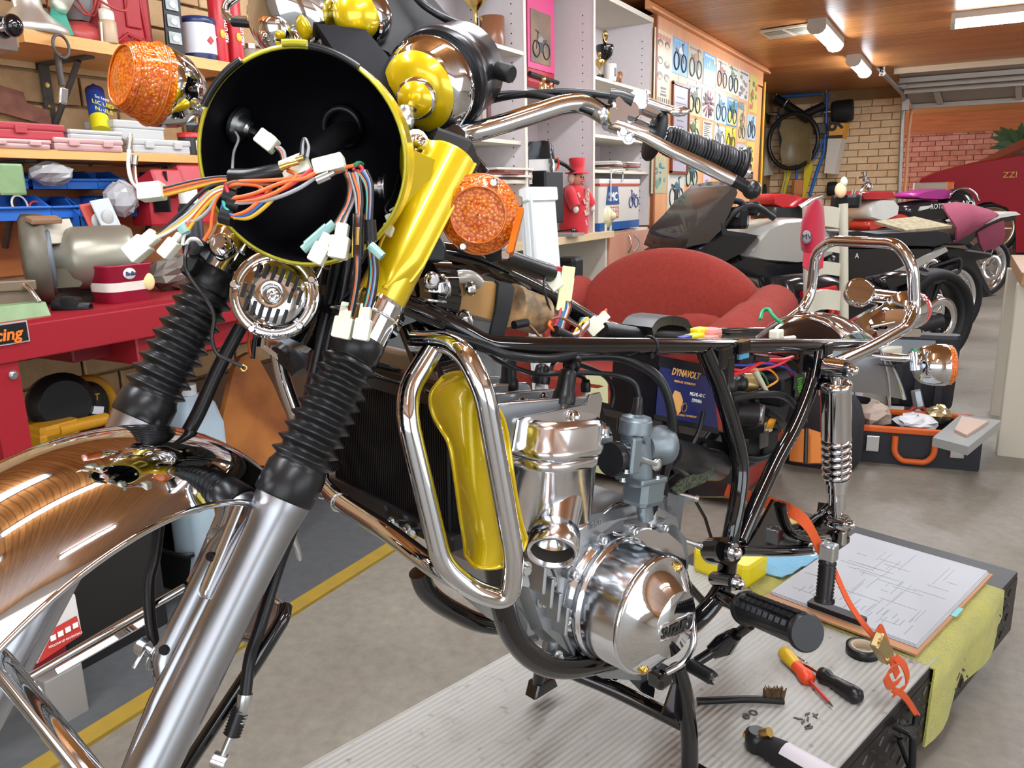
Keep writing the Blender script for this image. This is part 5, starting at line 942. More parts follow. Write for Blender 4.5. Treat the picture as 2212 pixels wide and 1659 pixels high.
b=MB();b.slab([[P(700,60,.93),P(760,95,.92),P(830,130,.92),P(860,200,.93)],[P(760,-20,.99),P(830,20,.98),P(880,60,.98),P(910,120,.99)],[P(850,-60,1.04),P(900,-20,1.03),P(950,40,1.03),P(990,70,1.03)]],.012);part('instrument_panel',b,RUBBERM)
b=MB();b.slab([[P(690,80,.90),P(740,170,.88),P(800,260,.88)],[P(780,90,.90),P(820,190,.89),P(850,290,.88)],[P(850,190,.92),P(868,240,.91),P(880,330,.90)]],.02);part('gauge_bracket',b,MATTBLK)
b=MB();b.tube(fillet([P(880,-40,.98),P(905,5,.97),P(960,40,.97),P(1010,60,.985)],.03),.005,8);part('panel_rod',b,BLACKS)
# ---- right-hand lever mirrored beyond the gauge
b=MB();b.tube(fillet([P(545,45,1.0),P(500,45,1.0),P(485,28,1.0),P(490,8,1.0),P(515,-10,1.0)],.02),.0058,10);part('front_brake_lever',b,CHROME);b=MB();b.cyl(P(502,46,1.0),P(545,50,1.0),.0062,n=12);part('lever_sleeve',b,RUBBER)
# ---- handlebar and left controls
HB=part('handlebar',MB().tube(fillet([P(960,292,.93),P(1015,288,.93),P(1080,270,.94),P(1215,226,.955),P(1262,222,.96),P(1330,262,.97),P(1445,305,.99),P(1612,372,1.02)],.05,7),.0118,20),CHROME)
b=MB();b.tube(fillet([P(955,300,.95),P(1080,262,.96),P(1215,232,.975),P(1265,226,.985)],.05),.004,8);part('bar_crease',b,CHROME,HB)
gA,gB=P(1432,300,.985),P(1602,358,1.012);gl=(gB-gA).length;pr=[(.0115,0),(.016,.002)]
for k in range(26):a=gl*(.02+.93*k/26);R_=.0172+.0018*abs(sin(k*pi/26*4.5));st=gl*.93/26;pr+=[(R_*.86,a),(R_,a+st*.15),(R_,a+st*.72),(R_*.86,a+st*.82)]
pr+=[(.0225,gl*.955),(.0235,gl*.965),(.0225,gl*.975),(.018,gl*.98),(.0235,gl*.99),(.0225,gl),(.012,gl+.002)]
b=MB();b.lathe(pr,gA,gB-gA,28);GR=part('hand_grip',b,RUBBER,None,'ribbed black hand grip')
b=MB();b.lathe([(.011,-.004),(.030,-.003),(.031,0),(.030,.003),(.011,.004)],P(1414,294,.98),gB-gA,36);part('grip_flange',b,RUBBERM,GR)
lv=[(1318,268,.95,.0062),(1345,275,.945,.0072),(1395,295,.94,.0068),(1450,325,.94,.0075),(1520,358,.945,.008),(1570,383,.95,.0078),(1592,394,.955,.007)]
b=MB();b.tube([P(*k[:3])for k in lv],[k[3]for k in lv],14);LV=part('clutch_lever',b,ALU,None,'polished clutch lever with black ball end')
b=MB();b.tube([P(1583,389,.953),P(1600,398,.955),P(1612,404,.957)],[.0078,.0068,.008],14);b.ell(P(1624,410,.958),.0115,.0115,.0115);part('ball_cap',b,RUBBER,LV)
b=MB();b.box(P(1328,262,.955),(.026,.022,.026),gB-gA,CU,None,bev=.004);b.box(P(1345,240,.962),(.034,.022,.03),gB-gA,CU,None,bev=.006);b.cyl(P(1300,252,.955),P(1322,262,.955),.0085,n=16);PC=part('lever_perch',b,ALU)
for px,py in((1347,285),(1358,298)):b=MB();b.bolt(P(px,py,.945),CC-P(px,py,.945),.0052,.008);part('pivot_screw',b,ZINC,PC)
b=MB();b.lathe([(.0085,0),(.0095,.002),(.0095,.008),(.006,.009),(.0095,.011),(.0095,.014),(.007,.015)],P(1296,248,.953),P(1330,262,.953)-P(1296,248,.953),20);part('cable_adjuster',b,ZINC,PC)
b=MB();b.box(P(1385,228,.965),(.05,.018,.02),P(1470,262,.97)-P(1385,228,.965),CU,None,bev=.006);b.cyl(P(1392,205,.962),P(1390,218,.962),.008,n=16);b.box(P(1376,222,.965),(.022,.026,.024),CR,CU,None,bev=.006);b.tube([P(1400,222,.96),P(1430,232,.958),P(1452,238,.957)],[.007,.0055,.0048],12);b.ell(P(1466,240,.956),.013,.0065,.005,CR,CU);part('choke_lever',b,ALU)
b=MB();b.bolt(P(1392,207,.96),CU,.0065,.006,False);part('choke_pivot',b,ZINC)
b=MB();b.tube([P(1316,207,.955),P(1340,212,.955),P(1366,222,.955)],[.0088,.0098,.0095],16);part('cable_boot',b,RUBBER)
b=MB();b.tube(pt([(1040,222,.99),(1100,208,.975),(1180,199,.965),(1250,199,.96),(1318,207,.955)],5),.0042,9);part('choke_cable',b,RUBBER)
b=MB();b.tube(pt([(1040,210,1.0),(1100,203,.98),(1160,206,.965),(1220,220,.956),(1282,243,.953)],5),.0045,9);part('clutch_cable',b,RUBBER)
b=MB();b.cyl(P(968,305,.91),P(1038,385,.92),.0135,n=18);b.cyl(P(985,325,.908),P(1000,343,.91),.0155,n=18);b.box(P(960,330,.915),(.05,.06,.04),CR,CU,None,bev=.01);b.cyl(P(1012,356,.912),P(1032,378,.915),.0148,n=18);part('handlebar_clamp',b,BLACKG)
b=MB();b.box(P(985,305,.925),(.03,.02,.02),CR,CU,None,bev=.005);part('clamp_cap',b,CHROME)
# ================================================================ motorcycle: radiator, crash bars, engine, frame
# ---- radiator between the downtubes
def rq(px,py,s):
    r=ray(px,py);return CC+r*(s/r.dot(BACK))
_r0=[rq(700,775,.60),rq(985,850,.575),rq(1030,1185,.565),rq(700,1035,.59)]
ru=(_r0[1]-_r0[0]).normalized();rv=(_r0[2]-_r0[1]);rv=(rv-ru*rv.dot(ru)).normalized();rn=ru.cross(rv).normalized()
if rn.dot(CC-_r0[0])<0:rn=-rn
rc0=(_r0[0]+_r0[1]+_r0[2]+_r0[3])/4;RWd,RHt=.30,.17
RCORE=mat('radiator_core',(.003,.003,.004,1),.7,spec=.2)
b=MB();b.box(rc0-rn*.012,(RWd,RHt,.02),ru,rv,rn);RD=part('radiator',b,RCORE,None,'black radiator')
for k in range(46):
    if k:pass
b=MB()
for k in range(60):b.box(rc0+ru*(-RWd/2+RWd*(k+.5)/60),(.0022,RHt,.006),ru,rv,rn)
part('cooling_fins',b,mat('fin_black',(.006,.006,.007,1),.5,spec=.3),RD)['kind']='stuff'
b=MB();b.tube([rc0-rv*(RHt/2+.018)-ru*(RWd/2+.02)-rn*.012,rc0-rv*(RHt/2+.018)+ru*(RWd/2+.01)-rn*.012],.026,20);part('header_tank',b,BLACKG,RD)
b=MB();b.box(rc0+rv*(RHt/2+.009)-rn*.01,(RWd+.03,.022,.04),ru,rv,rn,bev=.004);part('lower_tank',b,BLACKS,RD)
b=MB();b.box(rc0-rv*(RHt/2-.004)-rn*.004,(RWd+.01,.016,.03),ru,rv,rn,bev=.003);part('top_flange',b,BLACKS,RD)
q=BP(958,740,.07);b=MB();b.lathe([(.017,-.03),(.017,-.006),(.0185,-.004),(.0185,.0),(.016,.006),(.008,.010),(.001,.011)],q,(CC-q)*.8+CR*.2+LEFT*.2,26);part('rubber_plug',b,RUBBERM,RD)
b=MB();b.tube(bt([(610,775,-.16),(625,765,-.16),(645,775,-.15),(660,800,-.14)]),.02,14);part('top_hose',b,RUBBER,RD)
for px,py in((865,1125),(900,1140)):q=rq(px,py,.57);b=MB();b.cyl(q,q+rn*.014+ru*.012,.004,n=10);b.bolt(q+rn*.012,rn,.006,.006);part('mount_bolt',b,ZINC,RD)
b=MB();b.box(rq(830,1100,.58),(.06,.03,.03),ru,rv,rn,bev=.006);b.cyl(rq(830,1095,.575),rq(830,1115,.575),.01,n=14);part('lower_mount',b,BLACKS,RD)
# ---- gold radiator side cover
def CV(px,py,t):return BP(px,py,t)
rows=[ # front-left, front-right(fold), mid, back edge at successive heights: (px, py, t)
    ((958,815,.105),(985,806,.135),(1015,812,.16),(1040,835,.165)),
    ((932,850,.10),(985,826,.145),(1030,840,.175),(1062,868,.175)),
    ((934,888,.10),(995,870,.15),(1050,890,.18),(1086,905,.175)),
    ((952,925,.11),(1003,930,.155),(1062,945,.185),(1098,960,.175)),
    ((972,962,.125),(1010,980,.16),(1070,1000,.19),(1106,1020,.18)),
    ((985,1040,.13),(1022,1060,.165),(1082,1080,.19),(1117,1090,.18)),
    ((996,1120,.13),(1035,1140,.165),(1093,1145,.19),(1129,1142,.18)),
    ((1004,1170,.13),(1040,1190,.165),(1098,1180,.19),(1136,1165,.18)),
    ((1006,1200,.13),(1030,1224,.16),(1088,1222,.185),(1130,1186,.18))]
ctr=[catmull([CV(*p)for p in r],4)for r in rows];cols=[catmull([ctr[i][j]for i in range(len(ctr))],4)for j in range(len(ctr[0]))]
G=[[cols[j][i]for j in range(len(cols))]for i in range(len(cols[0]))]
b=MB();b.slab(G,.012);SC=part('radiator_cover',b,GOLD,None,'candy gold radiator side cover')
for l in([g[0]for g in G],[g[-1]for g in G],G[0],G[-1]):part('cover_bead',MB().tube(l,.003,8),GOLD,SC)
b=MB();b.box(CV(1068,900,.20),(.02,.007,.003),UP,BACK,LEFT,bev=.001);part('maker_badge',b,paint('#c03028',.3),SC)
b=MB();b.cyl(BP(950,815,.09),BP(1000,800,.10),.022,n=20);part('cover_socket',b,BLACKG,SC)
# ---- chrome crash bars
CB=part('crash_bar',MB().tube(fillet([BP(893,738,.10),BP(965,738,.14),BP(1008,768,.17),BP(1046,845,.19),BP(1112,1215,.20),BP(1100,1300,.19),BP(1020,1275,.165),BP(955,1220,.15),BP(880,905,.13),BP(882,840,.12),BP(935,755,.125)],[0,.04,.05,.05,.05,.035,.03,.05,.05,.04,0],7),.0122,18),CHROME,None,'chrome crash bar loop')
b=MB();b.tube(fillet([BP(1000,1262,.16),BP(940,1228,.13),BP(840,1150,.04),BP(735,1085,-.09),BP(695,1045,-.16),BP(690,1010,-.19),BP(720,1000,-.15)],.03,5),.0118,16);part('cross_tube',b,CHROME,CB)
b=MB();b.tube(fillet([BP(640,760,-.15),BP(612,735,-.19),BP(596,735,-.21),BP(608,810,-.22),BP(640,900,-.21),BP(700,1050,-.19)],.03,5),.011,14);part('far_loop',b,CHROME,CB)
b=MB();b.torus(BP(700,1058,-.145),BP(735,1085,-.09)-BP(695,1045,-.16),.0128,.0016,22,6);b.torus(BP(735,1085,-.09),BP(735,1085,-.09)-BP(695,1045,-.16),.0128,.0016,22,6);part('weld_rings',b,CHROME_DULL,CB)
# ---- engine
_p8=radians(8);EB=BACK*cos(_p8)-UP*sin(_p8);EU=UP*cos(_p8)+BACK*sin(_p8);E0=BS(.715,0,.80)
def EP(a,t,h):return E0+EB*a+LEFT*t+EU*h
EN=part('cylinder_block',MB().rings([[EP(-.006+cos(q)*abs(cos(q))**-.45*.073*k,-.01+sin(q)*abs(sin(q))**-.45*.176*k2,h)if abs(cos(q))>.01 and abs(sin(q))>.01 else EP(-.006+cos(q)*.073*k,-.01+sin(q)*.176*k2,h)for q in[2*pi*j/48 for j in range(48)]]for h,k,k2 in((-.075,.8,.86),(-.05,.9,.93),(-.042,.98,.985),(-.034,1,1),(.038,1,1),(.04,1.03,1.015),(.052,1.03,1.015),(.053,1,1))]),ALU,None,'polished cylinder block')
# head: polished end cover with bosses and separate fins
def plan(h,k,k2,n=48):
    o=[]
    for j in range(n):
        q=2*pi*j/n;cx,sy=cos(q),sin(q);o.append(EP(-.006+(abs(cx)**.55*(1 if cx>0 else-1))*.073*k,-.01+(abs(sy)**.55*(1 if sy>0 else-1))*.176*k2,h))
    return o
b=MB();b.rings([plan(h,k,k2)for h,k,k2 in((.054,1.06,1.02),(.058,1.1,1.035),(.066,1.1,1.035),(.069,1.05,1.02),(.092,1.05,1.02),(.099,1.02,1.0),(.102,.96,.97))])
b.prism([(-.085,-.02),(.072,-.02),(.078,.036),(.072,.045),(.052,.043),(.044,.03),(-.07,.021),(-.08,.018)],EP(-.008,.128,.085),EB,EU,.005,bev=.0015);HD=part('head_end_cover',b,ALU,None,'polished cylinder head end')
for i in range(10):
    t_=.108-i*.030
    segs=((-.105,.08),)if i%3!=1 else((-.105,-.02),(0.0,.08))
    for(a0,a1)in segs:
        hgt=.048 if i%2 else .054;w_=a1-a0
        b=MB();b.prism([(p[0],p[1])for p in rrect(w_,hgt+.02,.010)],EP((a0+a1)/2-.004,t_,.055+hgt/2),EB,EU,.0042,both=True);fo=part('head_fin',b,FINM,HD)if False else b.build('head_fin',FINM,HD);b=MB();cx_=EP((a0+a1)/2-.004,t_,.055+hgt/2);rp_=rrect(w_,hgt+.02,.010);b.tube([cx_+EB*p[0]+EU*p[1]for p in rp_[:10]],.0027,6);b.build('fin_edge',ALU,HD)  # lighter metal bead along each fin edge, added for a highlight
b=MB();b.prism(rrect(.15,.03,.006),EP(-.006,-.02,.062),EB,EU,.26,both=True);part('head_casting',b,FINM,HD)
def acorn(q,ax,r=.0085,s=1):
    b=MB();b.cyl(q,q+ax*.003,r*1.5,n=18);b.lathe([(r,.003),(r,.011),(r*.8,.014),(r*.35,.0165),(.0005,.017)],q,ax,6,hard=True);return b
for px,py,t_ in((1180,972,.145),(1302,938,.145),(1275,882,.10),(1172,868,.05),(1125,905,.09),(1128,880,.06)):part('acorn_nut',acorn(BP(px,py+4,t_),EU),CHROME,HD)
q=BP(1236,930,.135);b=MB();b.lathe([(.019,-.012),(.016,0),(.0145,.003),(.0145,.005),(.0135,.006),(.0145,.008),(.0145,.010),(.0135,.011),(.0145,.013),(.0145,.015),(.0115,.016)],q-EU*.005,EU,24);part('stud_washers',b,CHROME,HD);part('acorn_nut',acorn(q+EU*.010,EU,.0105),CHROME,HD)
# spark plugs and caps
for k,(px,py,px2,py2,t_,r_)in enumerate(((1213,890,1228,800,.105,.0125),(1165,845,1172,790,.0,.011),(1098,858,1100,775,-.02,.0115),(1265,862,1265,835,.02,.006))):
    A_,B_=BP(px,py,t_),BP(px2,py2,t_);d_=(B_-A_);L_=d_.length
    b=MB();b.lathe([(r_*.9,-.012),(r_*.9,-.006),(r_*.7,-.005),(r_*.6,.02)],A_,d_,16);sp1=part('spark_plug',b,paint('#e6e4de',.25),HD)
    b=MB();b.lathe([(r_*1.25,.012),(r_*1.28,.018),(r_*1.2,.026),(r_,.03),(r_*.95,L_*.9),(r_*.85,L_),(r_*.4,L_+.003)],A_,d_,22);part('plug_cap',b,RUBBER,sp1)
    b=MB();b.lathe([(r_*1.1,-.012),(r_*1.1,-.004)],A_,d_,6,hard=True);part('plug_hex',b,ZINC,sp1)
b=MB();b.tube(bt([(1228,800,.105),(1238,785,.10),(1246,778,.09),(1232,768,.08),(1222,755,.07)],4),.007,10);part('plug_elbow',b,RUBBER,HD);b=MB();b.lathe([(.011,0),(.012,.006),(.009,.012)],BP(1232,792,.10),BP(1248,776,.09)-BP(1232,792,.10),18);part('cap_collar',b,RUBBER,HD)
# exhaust port
q=BP(1200,1108,.145);ea=(-BACK*.62+LEFT*.5-UP*.42).normalized()
b=MB();b.tube([q-ea*.02,q+ea*.015,q+ea*.04],[.036,.031,.028],32,cap=False);EXo=part('exhaust_port',b,ALU,None,'polished exhaust stub')
b=MB();b.lathe([(.030,.03),(.033,.032),(.033,.062),(.031,.064),(.0275,.064),(.0265,.04),(.001,.03)],q,ea,36,cap1=False,hard=False);part('exhaust_ring',b,ALU,EXo);b=MB();b.lathe([(.0268,.058),(.026,.02),(.001,.018)],q,ea,30,cap0=False);part('port_bore',b,mat('dark_bore_metal','#4a4540',.6,.5),EXo)  # bore in a darker metal than the ring around it
b=MB();q2=BP(1215,1190,.13);b.box(q2,(.04,.02,.03),ea,LEFT,None,bev=.006);part('port_lug',b,ALU,EXo);b=MB();q3=BP(1178,1190,.13);b.cyl(q3,q3-(q3-q2).normalized()*-.014,.005,n=12);b.bolt(q3,q3-q2,.006,.008);part('port_bolt',b,ZINC,EXo)
# crankcase
b=MB();cs=[(.66,.68),(.70,.725),(.78,.735),(.95,.71),(1.03,.66),(1.05,.60),(1.0,.54),(.85,.50),(.75,.53),(.69,.60)]
R_=[]
for t_,k in((.112,.92),(.10,1),(-.06,1),(-.09,.9)):R_.append([BS(.85+(p[0]-.85)*k,t_,.59+(p[1]-.59)*k)for p in cs])
b.rings(R_,smooth=False);CK=part('crankcase',b,CAST,None,'cast aluminium crankcase')
b=MB();b.box(BS(.70,.075,.63),(.05,.05,.10),EB,LEFT,EU,bev=.012);b.cyl(BP(1190,1380,.10),BP(1185,1440,.10),.012,n=14);b.cyl(BP(1150,1330,.08),BP(1150,1380,.08),.009,n=12);part('front_casting',b,CAST,CK)
for px,py,t_,r_ in((1132,1228,.115,.0075),(1190,1255,.118,.005),(1205,1415,.118,.005),(1170,1300,.115,.005)):b=MB();b.bolt(BP(px,py,t_),LEFT-BACK*.3,r_,.008);part('case_bolt',b,ZINC,CK)
b=MB();b.tube(bt([(1160,1180,.112),(1200,1240,.113),(1205,1330,.113),(1240,1420,.113)],4),.0035,8);part('case_joint',b,CAST,CK)
for k in range(4):b=MB();b.box(BP(1150+k*16,1240+k*30,.112),(.006,.05,.04),EB,LEFT,EU,bev=.002);part('case_rib',b,CAST,CK)
# alternator cover
fl=[(1222,1222),(1250,1180),(1290,1150),(1330,1122),(1400,1108),(1445,1118),(1480,1160),(1486,1215),(1440,1400),(1380,1470),(1300,1465),(1250,1430),(1222,1380),(1208,1310),(1212,1250)]
pts=[BP(*p,.108)for p in fl];b=MB();cc=sum(pts,V((0,0,0)))/len(pts);b.rings([[p-LEFT*.03 for p in pts],pts,[cc+(p-cc)*.985+LEFT*.004 for p in pts]],smooth=False);AC=part('alternator_flange',b,CAST,CK)
pts2=[BP(*p,.118)for p in((1330,1150),(1400,1140),(1440,1148),(1472,1175),(1482,1215),(1478,1250),(1400,1230))];b=MB();cc=sum(pts2,V((0,0,0)))/len(pts2);b.rings([[p-LEFT*.012 for p in pts2],pts2,[cc+(p-cc)*.95+LEFT*.003 for p in pts2]],smooth=False);part('upper_cover',b,ALU,CK)
gcc=BS(.838,0,.60);ga_=LEFT+BACK*-.02
b=MB();b.lathe([(.098,.100),(.099,.112),(.094,.117),(.092,.122),(.0905,.124),(.0925,.128),(.0925,.132),(.089,.134),(.0875,.138),(.0865,.192),(.085,.195)],gcc,LEFT,64);GV=part('alternator_drum',b,ALU,None,'polished alternator cover')
b=MB();b.lathe([(.0855,.193),(.087,.196),(.086,.200),(.081,.202),(.079,.2025),(.050,.231),(.047,.234),(.0465,.2345),(.001,.2345)],gcc,LEFT,64);CPc=part('chrome_cap',b,CHROME,None,'chrome end cap with maker name')
q=gcc+LEFT*.2352;tx=BACK;bx=rrect(.082,.024,.007)
b=MB();o_=[q+EB*p[0]+EU*(p[1]-.004)for p in bx];b.tube(o_,.0013,6,closed=True);part('badge_frame',b,CHROME_DULL,CPc)
b=MB();b.prism([(p[0]*.97,p[1]*.95)for p in bx],q+EU*-.004-LEFT*.0008,EB,EU,-.0006);part('badge_field',b,mat('badge_grey','#b4b0a4',.4,.6),CPc)
text('lettering','SUZUKI',q+EU*-.0055+LEFT*.0008,EB,EU,.0195,mat('badge_black','#2a2a28',.5),CPc,.0008,bold=.0006,sx=1.02)
for a in(60,240):b=MB();qq=gcc+LEFT*.208+BACK*(cos(radians(a))*.0735)+UP*(sin(radians(a))*.0735);b.lathe([(.0075,-.004),(.0075,.002)],qq,LEFT,16);b.lathe([(.005,.002),(.005,.006),(.003,.0075)],qq,LEFT,14);part('cap_screw',b,BRASS,CPc)
for px,py in((1300,1166),(1368,1146),(1434,1140),(1238,1240),(1222,1340),(1268,1404)):
    q=BP(px,py,.125);b=MB();b.cyl(q-LEFT*.035,q-LEFT*.002,.0095,n=18);part('bolt_boss',b,CAST,CK);b=MB();b.lathe([(.0068,-.002),(.0068,.0055),(.006,.0065),(.003,.0065),(.0028,.003)],q,LEFT,16);part('allen_bolt',b,ZINC,CK)
text('lettering','250',BP(1288,1132,.115),BACK,UP,.016,CAST,CK)
b=MB();b.tube(bt([(1302,1110,.10),(1325,1092,.10),(1345,1090,.09),(1375,1108,.085),(1395,1112,.08)],4),.0026,8);b.tube(bt([(1300,1115,.10),(1340,1112,.10),(1392,1106,.09)],3),.0028,8);part('gearbox_lever',b,CHROME_DULL,CK)
b=MB();b.lathe([(.0095,-.006),(.0105,0),(.0105,.02),(.008,.021)],BP(1405,1128,.11),EU,6,hard=True);part('tacho_union',b,ZINC,CK)
b=MB();b.slab([[BP(1385,1110,.07),BP(1420,1085,.05),BP(1470,1055,.03)],[BP(1410,1130,.075),BP(1450,1110,.055),BP(1500,1080,.035)]],.006);b.box(BP(1455,1120,.06),(.02,.02,.09),EB,LEFT,EU);part('gearbox_bracket',b,CAST,CK)
for px,py,px2,py2 in((1465,1065,1500,1075),(1470,1165,1508,1178)):b=MB();a_,c_=BP(px,py,.08),BP(px2,py2,.1);b.cyl(a_,c_,.0042,n=10);b.lathe([(.0065,0),(.0065,.006)],c_,c_-a_,14);part('loose_bolt',b,ZINC,CK)
b=MB();b.tube(bt([(1475,1250,.05),(1510,1290,.06),(1540,1320,.07)],3),.008,10);part('shift_shaft',b,BLACKG,CK)
# carburettor
t_=.13;cu=EU
def cyl2(b,px,py,t0,px2,py2,t1,r,r2=None,n=24):b.cyl(BP(px,py,t0),BP(px2,py2,t1),r,r2,n);return b
b=MB();cyl2(b,1372,925,t_,1378,1040,t_,.0215);KB=part('carburettor',b,CARB,None,'grey carburettor')
b=MB();A_=BP(1371,938,t_);b.lathe([(.0225,0),(.0235,.002),(.0235,.02),(.022,.022),(.021,.026),(.012,.028),(.010,.029),(.001,.029)],A_,EU,16,hard=True);part('cap_ring',b,CARB,KB)
b=MB();b.lathe([(.010,.024),(.0085,.03),(.0065,.052),(.004,.054)],A_,EU,16);part('cable_boot',b,RUBBER,KB)
b=MB();A_=BP(1388,968,.128);b.lathe([(.022,0),(.0235,.02),(.028,.03),(.030,.035),(.030,.050),(.027,.052),(.025,.03)],A_,EB,30);part('intake_bell',b,CARB,KB)
b=MB();b.cyl(BP(1340,985,.13),BP(1365,982,.13),.022,n=26);part('inlet_stub',b,CARB,KB);b=MB();A_=BP(1333,990,.13);b.lathe([(.0235,-.016),(.0245,-.012),(.0245,.012),(.0235,.014)],A_,EB,26);part('manifold_rubber',b,RUBBER,KB);b=MB();b.lathe([(.0252,-.002),(.0252,.008)],A_,EB,26);part('hose_clamp',b,CHROME,KB)
b=MB();b.box(BP(1390,1058,t_),(.054,.046,.04),EB,LEFT,EU,bev=.008);b.box(BP(1385,1032,t_),(.062,.052,.008),EB,LEFT,EU,bev=.003);part('float_bowl',b,CARB,KB);b=MB();b.cyl(BP(1392,1090,t_),BP(1395,1120,t_),.012,n=16);part('bowl_nut',b,CARB,KB)
for px,py in((1352,1022),(1420,1035),(1345,1040)):b=MB();b.bolt(BP(px,py,.155),EU,.0035,.004);part('bowl_screw',b,ZINC,KB)
b=MB();q=BP(1416,1003,.15);b.lathe([(.0085,0),(.009,.004),(.005,.0045)],q,LEFT+BACK*-.2,20);b.cyl(BP(1383,992,.15),q,.0045,n=12);part('idle_screw',b,ZINC,KB)
b=MB();b.lathe([(.004,0),(.004,.01),(.0055,.011),(.0055,.015),(.004,.018)],BP(1411,985,.14),EU,14);part('fuel_nipple',b,BRASS,KB)
b=MB();b.box(BP(1372,985,.155),(.02,.008,.05),EB,LEFT,EU,bev=.003);b.lathe([(.006,0),(.006,.006)],BP(1392,950,.152),LEFT,14);part('jet_block',b,CARB,KB)
for dt in(-.11,):b=MB();q=BP(1372,930,.13)+LEFT*dt;b.cyl(q,q-EU*.08,.022,n=20);b.lathe([(.022,.02),(.03,.04),(.03,.055)],q-EU*.04,EB,22);b.lathe([(.0235,0),(.0235,.02),(.01,.026)],q,EU,16);part('far_carburettor',b,CARB,KB)
# throttle cables and tubes
for nm,l,r_ in(('throttle_cable',[(1381,860,.13),(1372,830,.12),(1340,812,.11),(1290,806,.09),(1230,805,.07),(1160,808,.04),(1090,785,.02),(1040,755,.02)],.0036),('tacho_cable',[(1405,1115,.11),(1430,1040,.13),(1452,960,.14),(1448,880,.14),(1425,820,.13),(1385,790,.11),(1330,770,.09),(1240,770,.07)],.0072),('vent_hose',[(1320,880,.02),(1325,850,.02),(1310,815,.02),(1260,790,.03),(1200,775,.05)],.0042),('ignition_lead',[(1270,835,.02),(1262,818,.02),(1245,810,.03)],.003),('ignition_lead',[(1190,800,.0),(1195,785,.0),(1215,770,.02)],.0032),('overflow_hose',[(1460,1020,.09),(1490,970,.09),(1510,930,.09),(1520,890,.085)],.004),('breather_hose',[(1340,1110,.08),(1385,1090,.08),(1440,1030,.07),(1480,1000,.06),(1520,960,.05)],.0065)):wire(nm,bt(l,5),r_,RUBBER,KB if nm=='throttle_cable' else None)
b=MB();b.slab([[BP(1448,1055,.10),BP(1462,1068,.10)],[BP(1470,1035,.10),BP(1485,1056,.10)],[BP(1505,1018,.095),BP(1520,1042,.095)],[BP(1540,1000,.09),BP(1546,1015,.09)]],.003);part('braided_strap',b,mat('woven_strap','#5d6650',.8,noise=(260,.1,'#2f352c'),bump=(300,.8)))
# ---- frame
FR_=part('frame',MB().tube(fillet([BP(870,655,.05),BP(905,668,.06),BP(985,705,.085),BP(1045,745,.095),BP(1130,748,.10),BP(1300,748,.105),BP(1525,748,.11),BP(1740,746,.12),BP(1880,744,.12)],.06,5),.0125,18),BLACKG,None,'gloss black tubular frame')
for nm,l,r_ in(('frame_spine',[(930,545,0),(1010,560,.0),(1080,590,-.01),(1180,640,-.03),(1290,705,-.05),(1380,730,-.06)],.017),('far_rail',[(1290,720,-.10),(1400,722,-.11),(1560,720,-.11),(1700,718,-.11)],.0125),('seat_post',[(1519,752,.11),(1551,826,.115),(1583,926,.125),(1599,998,.13),(1596,1064,.135),(1582,1140,.14),(1572,1200,.14)],.0145),('rear_stay',[(1768,752,.12),(1752,831,.125),(1718,919,.13),(1678,994,.135),(1630,1096,.14),(1600,1165,.14)],.0135),('lower_rail',[(1072,1215,.12),(1085,1300,.12),(1108,1372,.12),(1150,1420,.12),(1200,1440,.12),(1270,1436,.12),(1400,1400,.12),(1500,1345,.12),(1560,1270,.13),(1575,1195,.14)],.0165),('far_lower_rail',[(905,1235,-.12),(925,1280,-.12),(980,1320,-.12),(1060,1350,-.12),(1200,1350,-.12)],.0165),('down_tube',[(885,700,.02),(960,900,.06),(1040,1150,.10),(1072,1215,.12)],.016),('battery_post',[(1362,770,-.03),(1350,860,-.03),(1345,930,-.03)],.011)):
    part(nm,MB().tube(bt(l,5),r_,16),BLACKG,FR_)
b=MB();b.slab([[BP(905,560,.03),BP(985,572,.02),BP(1085,575,.0)],[BP(900,640,.04),BP(960,600,.03),BP(1060,590,.01)]],.02);part('head_gusset',b,BLACKG,FR_)
for px,py,t_,sz in((1560,772,.12,(.04,.02,.035)),(1595,748,.12,(.035,.03,.02)),(1740,775,.12,(.05,.012,.05)),(1775,790,.125,(.03,.03,.09))):b=MB();b.box(BP(px,py,t_),sz,BACK,LEFT,UP,bev=.004);part('frame_bracket',b,BLACKG,FR_)
b=MB();b.slab([[BP(1672,1080,.14),BP(1700,1090,.14)],[BP(1640,1140,.14),BP(1702,1150,.14)],[BP(1612,1185,.14),BP(1780,1190,.14)]],.006);part('peg_gusset',b,BLACKG,FR_)
b=MB();b.tube(bt([(1690,1092,.145),(1700,1130,.145),(1722,1158,.145),(1790,1172,.15)],4),.007,10);b.tube(bt([(1600,1190,.14),(1700,1192,.145),(1760,1188,.15)],3),.009,10);part('gusset_rim',b,BLACKG,FR_)
b=MB();b.cyl(BP(1540,1190,.10),BP(1575,1190,.15),.024,n=24);q=BP(1582,1192,.165);b.cyl(q-LEFT*.006,q,.0165,n=24);part('pivot_boss',b,BLACKG,FR_);part('pivot_nut',acorn(q,LEFT,.0105),CHROME_DULL,FR_)
b=MB();q0,q=BP(1545,1250,.12),BP(1588,1258,.19);b.cyl(q0,q,.0125,n=20);part('peg_boss',b,BLACKG,FR_);part('peg_nut',acorn(q,LEFT,.009),CHROME_DULL,FR_)
b=MB();b.tube(bt([(1560,1290,.14),(1590,1305,.19),(1620,1320,.22)],3),.014,14);b.tube(fillet([BP(1505,1430,.14),BP(1560,1395,.17),BP(1620,1350,.22)],.02),[.009]*8,10);b.tube([BP(1535,1410,.16),BP(1565,1392,.175),BP(1590,1370,.2)],[.012,.019,.011],14);part('peg_bracket',b,BLACKG,FR_)
